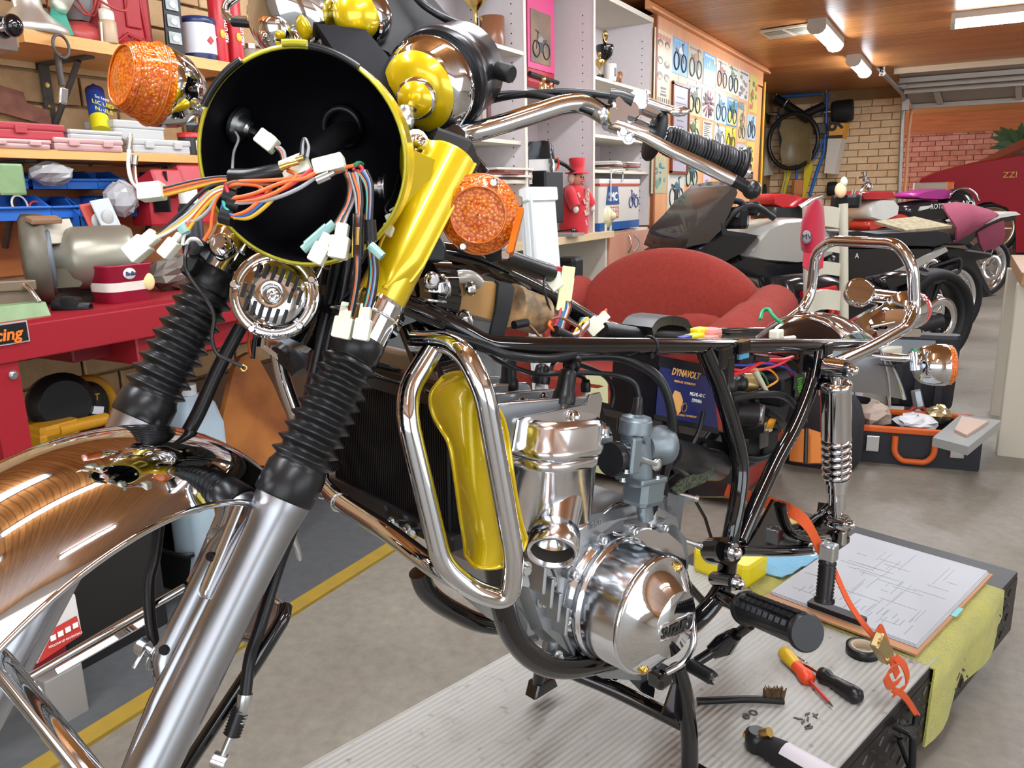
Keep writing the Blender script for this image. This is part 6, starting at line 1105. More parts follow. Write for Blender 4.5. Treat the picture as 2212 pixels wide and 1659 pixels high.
# rubber footpeg with tread blocks
pa,pb=BP(1608,1312,.215),BP(1745,1368,.36);pd=pb-pa;L_=pd.length;x_,y_,_=frame(pd)
b=MB();b.lathe([(.022,0),(.027,.004),(.028,.010),(.025,.013),(.0225,.016),(.0225,L_-.012),(.027,L_-.009),(.0275,L_-.003),(.025,L_)],pa,pd,26);FP=part('footpeg',b,RUBBER)
for i in range(9):
    for a in(30,60,90,120,150):
        b=MB();q=pa+pd.normalized()*(.022+(L_-.044)*i/8)+x_*cos(radians(a))*.0235*(1 if x_.dot(UP)>-2 else 1)+y_*sin(radians(a))*.0235;nn=(q-pa);nn=(nn-pd.normalized()*nn.dot(pd.normalized())).normalized();b.box(q,((L_-.044)/8*.74,.0085,.006),pd,pd.cross(nn),nn,bev=.001);part('tread_block',b,RUBBER,FP)
# gear rod, lever with rubber
b=MB();b.tube(fillet([BP(1486,1262,.15),BP(1492,1300,.2),BP(1500,1392,.22),BP(1478,1432,.21),BP(1432,1456,.19)],.012),.0052,12);GL=part('gear_lever',b,CHROME);b=MB();b.box(BP(1425,1460,.18),(.03,.03,.026),BACK,LEFT,UP,bev=.005);b.bolt(BP(1428,1458,.2),LEFT,.007,.006);part('lever_clamp',b,BLACKG,GL)
a_,c_=BP(1488,1435,.22),BP(1545,1468,.27);L2=(c_-a_).length;pr=[(.007,0)]
for k in range(9):pr+=[(.0105,.004+(L2-.008)*k/9),(.0092,.004+(L2-.008)*(k+.8)/9)]
b=MB();b.lathe(pr+[(.009,L2-.002),(.006,L2)],a_,c_-a_,18);part('lever_rubber',b,RUBBER,GL);b=MB();b.cyl(c_,c_+(c_-a_).normalized()*.003,.006,n=14);part('lever_tip',b,CHROME,GL)
# centre stand
ST=part('centre_stand',MB().tube(fillet([BP(1462,1440,.14),BP(1478,1490,.15),BP(1490,1590,.16),BP(1490,1672,.165)],.03),.0145,16),BLACKG)
for nm,l,r_ in(('stand_cross',[(1235,1450,-.02),(1330,1490,.05),(1490,1570,.15)],.0135),('far_leg',[(1170,1430,-.15),(1165,1460,-.155),(1160,1485,-.16)],.012)):part(nm,MB().tube(bt(l,4),r_,14),BLACKG,ST)
b=MB();b.prism([(-.03,-.012),(.035,-.012),(.025,.012),(-.02,.014)],BP(1168,1480,-.16),BACK,UP,.03,bev=.003,both=True);part('stand_foot',b,BLACKG,ST);b=MB();q=BS(1.0,.165,.222);b.box(q,(.06,.035,.012),BACK,LEFT,UP,bev=.004);part('stand_foot',b,BLACKG,ST)
b=MB();b.slab([[BP(1455,1475,.15),BP(1468,1480,.15)],[BP(1440,1520,.15),BP(1474,1530,.15)],[BP(1430,1545,.15),BP(1480,1560,.155)]],.004);part('stand_gusset',b,BLACKG,ST)
b=MB();b.slab([[BP(1330,1425,.10),BP(1400,1440,.12)],[BP(1350,1460,.10),BP(1415,1490,.12)],[BP(1385,1495,.11),BP(1412,1508,.12)]],.008);b.tube([BP(1318,1430,.05),BP(1322,1455,.05),BP(1330,1460,.05)],.008,8);part('stand_bracket',b,BLACKG,FR_)
# ================================================================ motorcycle: tank, electrics, rear end
TANK=mat('amber_nylon','#b58a52',.35,noise=(14,.2,'#96703c'),sub=.1);TANKP=mat('tan_plastic','#bf9a6c',.5,noise=(40,.12,'#6a5a48'))
def boxq(q,back,mb=None,bev=0):
    """solid from a front quad of points, extruded along back"""
    b=mb or MB();q=[V(p)for p in q];c=sum(q,V((0,0,0)))/4
    if bev:return b.rings([[c+(p-c)*.94-back.normalized()*bev for p in q],q,[p+back for p in q],[c+(p-c)*.94+back*1.02 for p in q]],smooth=False)
    return b.rings([q,[p+back for p in q]],smooth=False)
q=[BP(966,598,.06),BP(1098,612,.06),BP(1092,702,.06),BP(966,668,.06)]
WT=part('expansion_tank',boxq(q,-LEFT*.07,bev=.006),TANK,None,'brownish translucent coolant tank')
b=MB();a_,c_=BP(1100,660,.035),BP(1178,685,.035);b.lathe([(.030,0),(.030,.012),(.028,.015),(.0275,.06),(.02,.068),(.001,.069)],a_,c_-a_,26);part('tank_neck',b,TANKP,WT)
for l in([(1062,606,.068),(1100,612,.066),(1106,622,.064)],[(1078,612,.07),(1075,660,.072),(1062,708,.072),(1060,738,.07)]):pass
b=MB();b.slab([[BP(1070,605,.066),BP(1104,612,.064)],[BP(1078,612,.072),BP(1112,622,.07)],[BP(1072,670,.074),BP(1102,678,.072)],[BP(1062,712,.076),BP(1092,716,.074)],[BP(1058,740,.078),BP(1086,740,.076)]],.004);part('rubber_strap',b,RUBBERM,WT)
b=MB();b.tube(fillet([BP(1052,728,.085),BP(1050,748,.09),BP(1062,752,.09)],.006),.0025,8);b.tube(fillet([BP(1088,728,.085),BP(1090,748,.09)],.006),.0025,8);part('strap_hook',b,CHROME_DULL,WT)
b=MB();b.tube(bt([(968,605,.065),(995,598,.07),(1018,600,.07),(1032,612,.068)],4),.0085,12);part('hose_elbow',b,mat('clear_hose','#a8a49a',.25,.3),WT)
for px,py,s_ in((955,618,.013),(1015,622,.008),(975,692,.008),(1005,690,.011)):
    b=MB();b.torus(BP(px,py,.075),BACK+UP*.2,s_,.0025,18,6);b.box(BP(px,py+3,.08),(s_*1.1,.008,s_*.9),BACK,LEFT,UP,bev=.0015);part('hose_clamp',b,CHROME_DULL,WT)
b=MB();b.cyl(BP(918,612,.05),BP(960,612,.05),.028,n=22);b.cyl(BP(915,640,.05),BP(965,650,.05),.027,n=22);b.cyl(BP(910,655,.05),BP(955,690,.05),.02,n=18);TH=part('thermostat_housing',b,BLACKG);b=MB();b.lathe([(.010,0),(.010,.004),(.006,.005)],BP(930,606,.085),LEFT,18);b.bolt(BP(930,606,.09),LEFT,.005,.005,False);part('housing_bolt',b,CHROME_DULL,TH)
for y_ in(630,650):b=MB();b.tube(bt([(917,y_-3,.072),(940,y_,.08),(962,y_+2,.075)],3),.002,6);part('hose_band',b,CHROME,TH)
b=MB();q=BP(905,545,.03);b.lathe([(.0,0),(.03,.0),(.031,.01),(.028,.012)][1:],q,LEFT-BACK*.3,30);part('filler_cap',b,BLACKP,TH)
b=MB();b.tube(bt([(960,720,.09),(1040,745,.11),(1100,768,.12),(1180,775,.115),(1240,765,.11)],5),.0058,10);part('wire_sheath',b,RUBBER)
# battery
BLUE=mat('battery_blue','#1a2258',.35);q=[BP(1424,768,.075),BP(1536,790,.075),BP(1553,938,.075),BP(1412,905,.075)]
BT=part('battery',boxq(q,-LEFT*.09),mat('battery_black','#0b0d18',.35),None,'blue motorcycle battery')
bx=(q[1]-q[0]).normalized();by=(q[0]-q[3]);by=(by-bx*by.dot(bx)).normalized()
b=MB();qq=[BP(1424,792,.076),BP(1537,815,.076),BP(1550,925,.076),BP(1415,895,.076)];b.add(qq,[(0,1,2,3)],False);b.add([p+LEFT*.0008 for p in qq],[(3,2,1,0)],False);part('label',b,BLUE,BT)
ORG=paint('#d09a5a',.45);e1=LEFT*.0016;bxx=(BP(1537,815,.076)-BP(1424,792,.076)).normalized()
text('lettering','DYNAVOLT',BP(1480,808,.077)+e1,bxx,UP,.0155,ORG,BT,.0003,shear=.2,bold=.0004);text('lettering','NANO-GEL TECHNOLOGY',BP(1478,827,.077)+e1,bxx,UP,.0052,ORG,BT,.0003);text('lettering','MG14L-A2-C',BP(1505,853,.077)+e1,bxx,UP,.0085,WHITE,BT,.0003);text('lettering','12V14Ah',BP(1503,866,.077)+e1,bxx,UP,.0085,WHITE,BT,.0003);text('lettering','HIGH ENERGY TECHNOLOGY',BP(1480,898,.077)+e1,bxx,UP,.0048,ORG,BT,.0003)
b=MB();pc=BP(1461,868,.077)+e1;b.prism([(-.018,.004),(-.012,.018),(.004,.016),(.016,.004),(.018,-.012),(.008,-.02),(-.004,-.008),(-.014,-.010)],pc,bxx,UP,-.0008);part('rider_print',b,ORG,BT);b=MB();b.torus(BP(1475,880,.077)+e1+LEFT*.001,LEFT,.007,.0012,16,5);part('wheel_print',b,paint('#7a5a34',.5),BT)
b=MB();boxq([BP(1398,890,.0),BP(1562,930,.0),BP(1592,1075,.0),BP(1452,1075,.0)],-LEFT*.12,b,bev=.006);AB=part('air_filter_box',b,BLACKP,None,'black air filter box')
b=MB();boxq([BP(1405,905,.06),BP(1556,938,.06),BP(1560,955,.06),BP(1410,922,.06)],-LEFT*.10,b);part('battery_tray',b,BLACKG,AB)
b=MB();b.slab([[BP(1480,1050,.02-.05*k),BP(1520,1120,.02-.05*k),BP(1540,1185,.02-.05*k)]for k in range(4)],.006);part('splash_guard',b,BLACKS,AB)
b=MB();b.tube(bt([(1440,975,.10),(1470,985,.09),(1510,1000,.06),(1545,1005,.03)],3),[.026]*4+[.03]*6,16);part('intake_duct',b,RUBBER,AB)
# electrics in the triangle
EL=part('electrics_tray',boxq([BP(1560,775,.03),BP(1735,780,.03),BP(1690,930,.03),BP(1590,1000,.03)],-LEFT*.02),BLACKP)
b=MB();b.cyl(BP(1585,890,.06),BP(1630,893,.085),.026,n=24);part('starter_solenoid',b,BLACKP,EL);b=MB();a_,c_=BP(1622,892,.08),BP(1648,895,.10);b.lathe([(.0185,0),(.0185,(c_-a_).length),(.017,(c_-a_).length+.001)],a_,c_-a_,26);part('solenoid_end',b,ALUB,EL)
b=MB();b.cyl(BP(1605,828,.06),BP(1632,828,.075),.019,n=22);part('brass_canister',b,mat('varnished_brass',(.42,.30,.13,1),.35,.8),EL);b=MB();b.ell(BP(1595,828,.07),.018,.018,.018);b.ell(BP(1570,832,.07),.02,.02,.02);part('rubber_cover',b,RUBBER,EL)
b=MB();b.box(BP(1690,838,.06),(.09,.05,.055),BACK,LEFT,UP,bev=.005);part('flasher_relay',b,BLACKP,EL);b=MB();qd=BP(1726,832,.088);b.box(qd,(.003,.038,.042),BACK*.6+LEFT,BACK,UP);b.M=None;part('relay_plate',b,BLACKG,EL)
for k in range(6):b=MB();b.box(BP(1728,818+k*5.5,.09),(.020-.004*(k%3),.0006,.0035),BACK,LEFT,UP);part('glowing_green_print',b,mat('glowing_green_print','#58b838',.5,emit='#58b838',es=.15),EL)  # relay print given a faint glow of its own
b=MB();b.box(BP(1648,955,.06),(.05,.04,.05),BACK,LEFT,UP,bev=.004);b.box(BP(1610,970,.05),(.06,.04,.06),BACK,LEFT,UP,bev=.006);part('rectifier',b,BLACKP,EL);b=MB();b.box(BP(1650,950,.083),(.03,.003,.03),BACK,LEFT,UP);part('rectifier_plate',b,paint('#4a4643',.4),EL)
b=MB();b.box(BP(1660,922,.08),(.022,.006,.02),BACK,LEFT,UP,bev=.001);part('connector',b,CONN,EL)
for k in range(4):wire('yellow_wire',bt([(1655+k*4,925,.085),(1660+k*4,912,.09),(1668+k*3,905,.085),(1690,915,.08)],3),.0022,paint('#d8961e',.4),EL)
for col,l,r_ in(('#d0202c',[(1545,800,.09),(1580,808,.10),(1610,800,.10),(1650,780,.10),(1690,778,.095),(1712,772,.09)],.0042),('#d8303c',[(1570,795,.1),(1620,802,.10),(1670,792,.10),(1706,776,.095)],.0026),('#3a4ab0',[(1575,788,.10),(1620,788,.1),(1660,785,.1),(1700,795,.09),(1715,808,.085)],.0024),('#d88a28',[(1620,800,.10),(1660,798,.1),(1680,820,.095),(1655,838,.09)],.002),('#2a6a48',[(1630,800,.1),(1650,810,.1),(1660,832,.09)],.0018),('#c02838',[(1690,780,.09),(1705,800,.085),(1712,812,.08)],.0035),('#a82030',[(1725,860,.085),(1722,875,.085)],.003),('#c86a30',[(1688,920,.08),(1690,950,.08),(1675,985,.08)],.0016)):wire('harness_wire',bt(l,5),r_,paint(col,.4),EL)
b=MB();b.cyl(BP(1590,770,.1),BP(1615,772,.1),.012,n=16);b.cyl(BP(1625,772,.1),BP(1655,775,.1),.007,n=12);part('taped_joint',b,BLACKP,EL);b=MB();b.box(BP(1605,768,.112),(.03,.008,.010),BACK,LEFT,UP,bev=.002);part('blue_terminal',b,paint('#5aa0c8',.4),EL)
b=MB();a_,c_=BP(1630,800,.10),BP(1655,845,.095);b.tube([a_,c_],[.006,.0045],10);part('clear_sleeve',b,paint('#cfc9ac',.3),EL)
for l,r_ in(([(1580,862,.09),(1640,852,.1),(1690,855,.1),(1720,880,.1),(1738,910,.095)],.007),([(1575,850,.08),(1620,855,.09),(1650,845,.09)],.008),([(1600,985,.07),(1640,992,.08),(1680,975,.08)],.0065),([(1655,890,.08),(1680,905,.085),(1695,922,.08)],.008)):wire('black_hose',bt(l,4),r_,RUBBER,EL)
b=MB();b.box(BP(1573,800,.125),(.028,.012,.05),BACK,LEFT,UP,bev=.005);part('side_panel_tab',b,BLACKG,FR_)
# things lying on the frame rails
b=MB();A_=[BP(1412,726,.06),BP(1425,708,.05),BP(1450,702,.04),BP(1480,708,.04),BP(1490,728,.05)];b.slab([[p for p in catmull(A_,3)],[p-LEFT*.06 for p in catmull(A_,3)]],.015);part('plastic_saddle',b,BLACKP)
b=MB();b.tube(bt([(1300,716,.03),(1340,720,.03),(1400,724,.03),(1460,730,.04),(1500,730,.05)],4),.012,12);part('main_loom',b,BLACKP,None,'taped wiring loom')
b=MB();b.torus(BP(1404,748,.105),BACK,.0145,.0022,20,6);b.box(BP(1406,768,.115),(.008,.006,.008),BACK,LEFT,UP);part('cable_tie',b,BLACKP)
b=MB();b.box(BP(1535,720,.07),(.035,.03,.016),BACK,LEFT,UP,bev=.006);b.box(BP(1528,733,.08),(.03,.03,.012),BACK,LEFT,UP,bev=.004);part('pink_foam',b,paint('#c9837a',.8));b=MB();b.box(BP(1510,716,.06),(.03,.02,.012),BACK,LEFT,UP,bev=.003);b.box(BP(1500,728,.07),(.035,.02,.01),BACK,LEFT,UP,bev=.003);b.box(BP(1548,738,.08),(.02,.02,.008),BACK,LEFT,UP);part('yellow_terminal',b,paint('#d8c820',.4));b=MB();b.box(BP(1480,731,.07),(.03,.014,.008),BACK,LEFT,UP,bev=.002);part('blue_terminal',b,paint('#2c3a98',.4))
# ---- rear mudguard: black mouth, chrome back, brushed lower panel
MGR=[];RC=BS(1.62,.03,.62)
def fen(ph,u,R_=.285,w_=.085):rd=BACK*sin(ph)+UP*cos(ph);return BS(1.63,.02,.635)+LEFT*(w_*u)+rd*(R_-.035*abs(u)**2.4)
G=[[fen(radians(-38+118*k/32),-1+2*j/16)for j in range(17)]for k in range(33)]
b=MB();b.slab([r for r in G[8:]],-.002);RM=part('rear_mudguard',b,CHROME,None,'mirror chrome rear mudguard')
b=MB();b.slab([r for r in G[:9]],-.004);part('mudguard_front',b,BLACKG,RM,'gloss black front section')
b=MB();b.tube(G[8],.003,8);part('mudguard_seam',b,CHROME,RM)
for u in(0,16):b=MB();b.tube([g[u]for g in G[8:]],.003,8);part('rolled_edge',b,CHROME,RM)
b=MB();b.slab([[BP(1828,772,.12),BP(1870,772,.11),BP(1915,770,.10)],[BP(1822,820,.12),BP(1880,815,.11),BP(1935,812,.10)],[BP(1822,845,.12),BP(1885,850,.11),BP(1948,862,.10)]],.003);part('mudguard_side',b,ALUB,RM);b=MB();b.tube(bt([(1908,768,.10),(1930,800,.10),(1945,835,.10),(1953,862,.10)],4),.006,8,flat=.5);part('side_edge',b,CHROME,RM)
for px,py in((1730,670),(1755,693)):b=MB();b.bolt(BP(px,py,0),UP,.006,.006);part('mudguard_bolt',b,CHROME_DULL,RM)
# grab rail
GB=part('grab_rail',MB().tube(fillet([BP(1800,788,.15),BP(1880,752,.15),BP(1958,708,.145),BP(1976,668,.14),BP(1972,575,.135),BP(1940,526,.10),BP(1795,520,-.09),BP(1762,545,-.13),BP(1752,632,-.14),BP(1735,668,-.145),BP(1690,702,-.15)],[0,.05,.06,.05,.07,.07,.07,.07,.06,.05,0],8),.0128,20),CHROME,None,'bent chrome grab rail')
# tail light on its bracket
tl=[P(1850,650,2.02),P(1985,642,2.02)]
b=MB();q=[P(1830,700,1.97),P(1940,640,2.05),P(1965,655,2.05),P(1870,735,1.97)];boxq(q,CF*.05,b,bev=.004);TLb=part('tail_lamp_bracket',b,CHROME)
b=MB();a_,c_=P(1960,665,2.03),P(2010,668,2.05);b.lathe([(.025,-.03),(.042,-.02),(.05,0),(.05,.03),(.047,.035)],P(1950,672,2.02),BACK+LEFT*.2,30);part('tail_lamp_body',b,CHROME,TLb);b=MB();b.lathe([(.048,.033),(.047,.05),(.04,.058),(.001,.062)],P(1950,672,2.02),BACK+LEFT*.2,30);part('tail_lamp_lens',b,mat('red_lens',(.6,.01,.015,1),.08,coat=.6),TLb)
b=MB();b.lathe([(.02,0),(.036,.02),(.038,.035),(.03,.04)],P(1850,640,2.05),-CF+CR*-.2+CU*.2,26);b.tube([P(1850,630,2.05),P(1880,640,2.06),P(1960,650,2.07)],.02,14);part('lamp_socket',b,CHROME,TLb);b=MB();b.box(P(1925,690,2.0),(.06,.05,.05),CR,CU,None,bev=.01);b.cyl(P(1880,705,1.98),P(1930,695,1.98),.006,n=10);b.box(P(1935,720,2.0),(.11,.02,.04),CR,CU,None,bev=.004);part('number_plate_bracket',b,CHROME,TLb)
# rear turn signal
c=P(2022,788,1.80);rx=(CR*.96-CF*.25).normalized()
b=MB();b.lathe([(.012,-.048),(.03,-.044),(.042,-.03),(.0475,-.008),(.0475,.018),(.045,.022)],c,rx,34);RS=part('turn_signal',b,CHROME,None,'rear chrome turn signal');b=MB();b.lathe([(.0455,.021),(.045,.03),(.038,.036),(.001,.037)],c,rx,34,cap0=True,cap1=False);part('lens',b,AMB,RS,'amber lens');b=MB();b.tube([P(1880,768,1.79),P(1930,772,1.79),P(1985,776,1.80)],.0095,14);b.cyl(P(1972,758,1.79),P(1976,800,1.79),.010,n=14);part('stalk',b,CHROME,RS);wire('signal_wire',pt([(1860,770,1.78),(1890,785,1.78),(1930,790,1.78),(1965,782,1.78)],4),.002,RUBBER,RS);b=MB();b.box(P(1975,757,1.785),(.01,.008,.012),CR,CU,None);part('green_terminal',b,paint('#2f8a58',.4),RS)
# green earth wire on the mudguard
wire('green_wire',bt([(1690,700,.06),(1680,692,.06),(1668,680,.05),(1660,668,.04),(1648,672,.03),(1642,690,.04)],4),.0036,paint('#1f8f5e',.4),None);b=MB();b.box(BP(1677,722,.08),(.024,.02,.016),BACK,LEFT,UP,bev=.003);part('connector',b,CONN);b=MB();b.tube(bt([(1690,733,.09),(1715,730,.09)],2),.005,10);part('clear_sleeve',b,paint('#d0cdb4',.3));wire('white_wire',bt([(1690,700,.06),(1678,708,.07),(1672,720,.075)],3),.0028,CONN,None)
# ---- rear shock absorber
sa,sb=BP(1805,795,.165),BP(1808,1125,.165);sd=(sb-sa).normalized();L_=(sb-sa).length;f_=lambda py:(BP(1806,py,.165)-sa).dot(sd)
b=MB();b.cyl(sa-LEFT*.02,sa+LEFT*.02,.0185,n=24);b.cyl(sa,sa+sd*f_(825),.011,n=16);SH=part('shock_absorber',b,CHROME,None,'chrome rear shock absorber')
b=MB();b.cyl(sa+LEFT*.018,sa+LEFT*.026,.014,n=18);part('bush',b,RUBBER,SH);part('dome_nut',acorn(sa+LEFT*.026,LEFT,.009),CHROME,SH)
b=MB();b.lathe([(.02,f_(822)),(.0285,f_(826)),(.0295,f_(832)),(.0295,f_(838)),(.028,f_(841)),(.028,f_(944)),(.0265,f_(947))],sa,sd,34);part('shroud',b,CHROME,SH)
n_=6;pts=[];h0,h1=f_(945),f_(1032);x_,y_,_=frame(sd)
for k in range(n_*20+1):a=2*pi*k/20;pts.append(sa+sd*(h0+(h1-h0)*k/(n_*20))+x_*cos(a)*.0235+y_*sin(a)*.0235)
b=MB();b.tube(pts,.0052,8);part('coil_spring',b,CHROME,SH)
b=MB();b.lathe([(.014,h0),(.014,h1),(.024,h1),(.024,f_(1040)),(.0195,f_(1042)),(.0195,f_(1062)),(.0175,f_(1064)),(.017,f_(1098)),(.012,f_(1100)),(.012,L_)],sa,sd,28,hard=True);part('damper_body',b,CHROME,SH)
b=MB();b.cyl(sb-LEFT*.02,sb+LEFT*.02,.0165,n=22);part('lower_eye',b,CHROME,SH);part('dome_nut',acorn(sb+LEFT*.02,LEFT,.009),CHROME,SH)
# swing arm end, chain adjuster and passenger peg
SW=part('swing_arm',MB().tube(bt([(1560,1192,.10),(1640,1170,.11),(1720,1150,.12),(1790,1140,.13)],4),.018,14),BLACKG)
b=MB();b.slab([[BP(1780,1088,.14),BP(1800,1090,.14)],[BP(1772,1140,.14),BP(1830,1140,.14)],[BP(1785,1165,.14),BP(1835,1165,.14)]],.012);b.tube(bt([(1790,1090,.15),(1770,1110,.14),(1730,1140,.13)],3),.006,10);part('shock_mount',b,BLACKG,SW);b=MB();q=BP(1815,1160,.15);b.prism([(-.03,-.02),(.03,-.02),(.03,-.008),(-.008,-.008),(-.008,.008),(.03,.008),(.03,.02),(-.03,.02)],q,BACK,UP,.016,both=True);part('axle_slot',b,BLACKG,SW);b=MB();b.box(q+LEFT*.004,(.02,.014,.03),BACK,LEFT,UP,bev=.003);b.cyl(BP(1740,1170,.13),BP(1785,1165,.14),.012,n=16);part('adjuster',b,CHROME,SW)
b=MB();a_,c_=BP(1755,1185,.15),BP(1790,1195,.19);b.cyl(a_,c_,.006,n=12);b.bolt(a_,c_-a_,.010,.010);q=BP(1790,1192,.195);b.box(q,(.026,.03,.032),BACK,LEFT,UP,bev=.003);b.torus(BP(1790,1178,.195),UP,.011,.003,18,6);PG=part('passenger_peg',b,ZINC)
a_,c_=BP(1788,1210,.195),BP(1780,1300,.20);L2=(c_-a_).length;pr=[(.014,0),(.0165,.003)]
for k in range(10):pr+=[(.0168,.006+(L2-.014)*k/10),(.0145,.006+(L2-.014)*(k+.8)/10)]
b=MB();b.lathe(pr+[(.0195,L2-.006),(.019,L2)],a_,c_-a_,24);part('peg_rubber',b,RUBBER,PG)
# ================================================================ motorcycle: loose wiring at the headlight and behind the tank
WH=part('wiring_harness',MB().tube(pt([(500,382,.70),(540,382,.695),(580,375,.695),(620,368,.70),(655,360,.71)],5),.0072,12),RUBBER,None,'loose coloured wiring with white connectors')
OR_,YE_,BLK_,GY_,RD_,BL_,TQ_,WT_,BR_,GN_='#d9652c','#cfa52c','#1a1a1c','#9a9aa0','#c03040','#2c5fae','#3fb8a8','#d8d8d4','#7a4a34','#2f7f58'
def wr(col,l,r=.0016,k=6):return wire('wire',pt(l,k),r,paint(col,.38),WH,6)
def conn(c,w,h,ang,d,m=CONN,th=.012,step=None,name='connector',tilt=0):
    """white plug: a moulded block in the picture plane turned by ang degrees, with an optional narrower mating half"""
    a=radians(ang);x=CR*cos(a)+CU*sin(a);y=-CR*sin(a)+CU*cos(a);z=(CF+CR*tilt).normalized();k=d/FPX;c_=P(c[0],c[1],d)
    b=MB();b.box(c_,(w*k,h*k,th),x,y,None,bev=.0012)
    if step:b.box(c_+x*(w*k*.5+step[0]*k*.45),(step[0]*k,step[1]*k,th*.8),x,y,None,bev=.001)
    o=part(name,b,m,WH)
    b=MB();b.box(c_-x*(w*k*.5-.0002),(.0008,h*k*.8,th*.78),x,y);b.box(c_+y*(h*k*.5)+x*.001,(w*k*.35,.0012,th*.3),x,y);part('latch',b,CONN,o)
    return o
conn((577,305),44,34,-38,.70);conn((640,362),60,42,22,.70,th=.016);conn((712,357),66,34,14,.69,th=.016);conn((328,414),52,36,6,.70,th=.014)
conn((298,538),50,42,40,.70,step=(28,28));conn((366,537),44,26,50,.70,step=(20,14));conn((690,548),44,34,62,.69,step=(26,24));conn((733,535),48,40,80,.69,step=(30,26))
conn((741,708),46,40,78,.72,step=(34,26));conn((783,712),46,34,80,.72,step=(34,24));conn((845,470),22,14,20,.77);conn((838,497),24,22,70,.77,step=(14,10))
b=MB();b.cyl(P(605,362,.685),P(625,355,.685),.0032,n=10);b.cyl(P(622,356,.685),P(645,350,.685),.0024,n=10);b.cyl(P(640,345,.685),P(656,340,.685),.0028,n=10);part('brass_terminal',b,BRASS,WH)
b=MB();b.cyl(P(684,390,.685),P(712,378,.685),.004,n=12);b.cyl(P(712,378,.685),P(722,372,.685),.0026,n=10);part('spade_terminal',b,ZINC,WH)
TEAL=mat('teal_sleeve',(.45,.80,.76,1),.15,trans=.5)
for(a,c_)in(((655,540),(722,482)),((662,530),(708,490)),((826,555),(800,530))):b=MB();b.cyl(P(*a,.69),P(*c_,.69),.0042,n=14);part('teal_sleeve',b,TEAL,WH)
b=MB();b.cyl(P(772,556,.69),P(775,462,.69),.0052,n=16,cap=False);part('clear_sleeve',b,GLASSY,WH);b=MB();b.cyl(P(773,530,.69),P(774,492,.69),.0028,n=10);part('brass_bullet',b,BRASS,WH)
b=MB();b.tube([P(283,288,.70),P(281,300,.70),P(278,322,.70)],[.0012,.0026,.0022],10);b.tube([P(292,336,.70),P(290,356,.70)],[.003,.0026],10);part('bullet_terminal',b,ZINC,WH)
b=MB();b.cyl(P(392,490,.70),P(402,505,.70),.0048,n=12);part('teal_sleeve',b,TEAL,WH)
for(x,y)in((507,440),(490,468),(498,425)):b=MB();b.cyl(P(x-12,y-3,.695),P(x+14,y+5,.695),.0072,n=12);part('tape_wrap',b,BLACKP,WH)
# bundle going left to the plug and bullets
for i,(c,dy)in enumerate(((OR_,0),(OR_,6),(YE_,10),(BLK_,-5),(BR_,3))):wr(c,[(500,384+dy*.4,.70),(460,388+dy*.7,.70),(410,398+dy,.70),(354,412+dy,.70)],.0018)
wr(WT_,[(303,412,.70),(285,390,.70),(278,360,.70),(279,322,.70)],.0019);wr(BR_,[(303,412,.70),(293,395,.70),(290,370,.70),(291,352,.70)],.0016);wr(WT_,[(305,415,.70),(296,400,.70),(292,375,.70),(291,355,.70)],.0013)
for c,l in((YE_,[(500,400,.70),(465,410,.70),(420,455,.70),(375,490,.70),(325,515,.70)]),(BLK_,[(500,395,.70),(450,405,.70),(400,450,.70),(350,500,.70),(322,512,.70)]),(GY_,[(505,400,.70),(455,415,.70),(405,462,.70),(360,495,.70),(322,516,.70)]),(WT_,[(510,402,.70),(458,420,.70),(412,470,.70),(365,500,.70),(325,520,.70)]),(OR_,[(505,405,.70),(470,415,.70),(440,440,.70),(415,470,.70),(398,500,.70)]),(YE_,[(510,408,.70),(470,422,.70),(432,460,.70),(405,500,.70)]),(GY_,[(520,400,.70),(475,420,.70),(450,455,.70),(425,475,.70),(400,480,.70)]),(OR_,[(500,400,.70),(468,430,.70),(458,470,.70),(455,495,.70),(440,520,.70)]),(WT_,[(400,500,.70),(396,515,.70),(394,530,.70)]),(BLK_,[(470,430,.71),(440,450,.71),(410,460,.71)])):wr(c,l,.0017)
# tangled loops in the middle
for c,l in((OR_,[(490,400,.695),(520,392,.69),(580,390,.688),(630,385,.685),(690,372,.684)]),(OR_,[(500,430,.69),(550,418,.685),(610,395,.683),(660,385,.683),(690,368,.684)]),(OR_,[(508,437,.69),(560,430,.685),(610,408,.683),(640,380,.684),(622,368,.69)]),(RD_,[(488,395,.69),(492,415,.69),(505,425,.69),(560,425,.686),(620,405,.684),(675,365,.684)]),(GY_,[(505,440,.69),(580,432,.685),(640,410,.683),(680,385,.685)]),(BL_,[(495,465,.69),(530,465,.688),(565,440,.687),(590,415,.688)]),(BL_,[(487,470,.695),(480,458,.695),(485,440,.695),(505,430,.695)]),(YE_,[(505,470,.69),(540,470,.688),(580,440,.686),(605,408,.687)]),(TQ_,[(497,462,.692),(486,445,.692),(484,430,.692),(496,425,.692),(520,432,.692),(555,420,.692)]),(OR_,[(500,468,.69),(535,455,.686),(570,425,.687),(585,408,.69)]),(WT_,[(540,390,.70),(555,395,.70),(565,410,.70)]),(OR_,[(488,410,.695),(500,400,.69),(530,398,.69),(560,402,.69),(570,412,.69)]),(BR_,[(485,420,.695),(490,400,.69),(515,393,.69),(560,398,.69),(600,400,.69)]),(RD_,[(760,358,.70),(775,358,.70),(783,366,.70),(776,372,.70),(762,366,.70)]),(OR_,[(722,372,.69),(745,362,.69),(765,358,.69)]),(GN_,[(765,358,.69),(775,352,.70),(783,355,.71)])):wr(c,l,.0019)
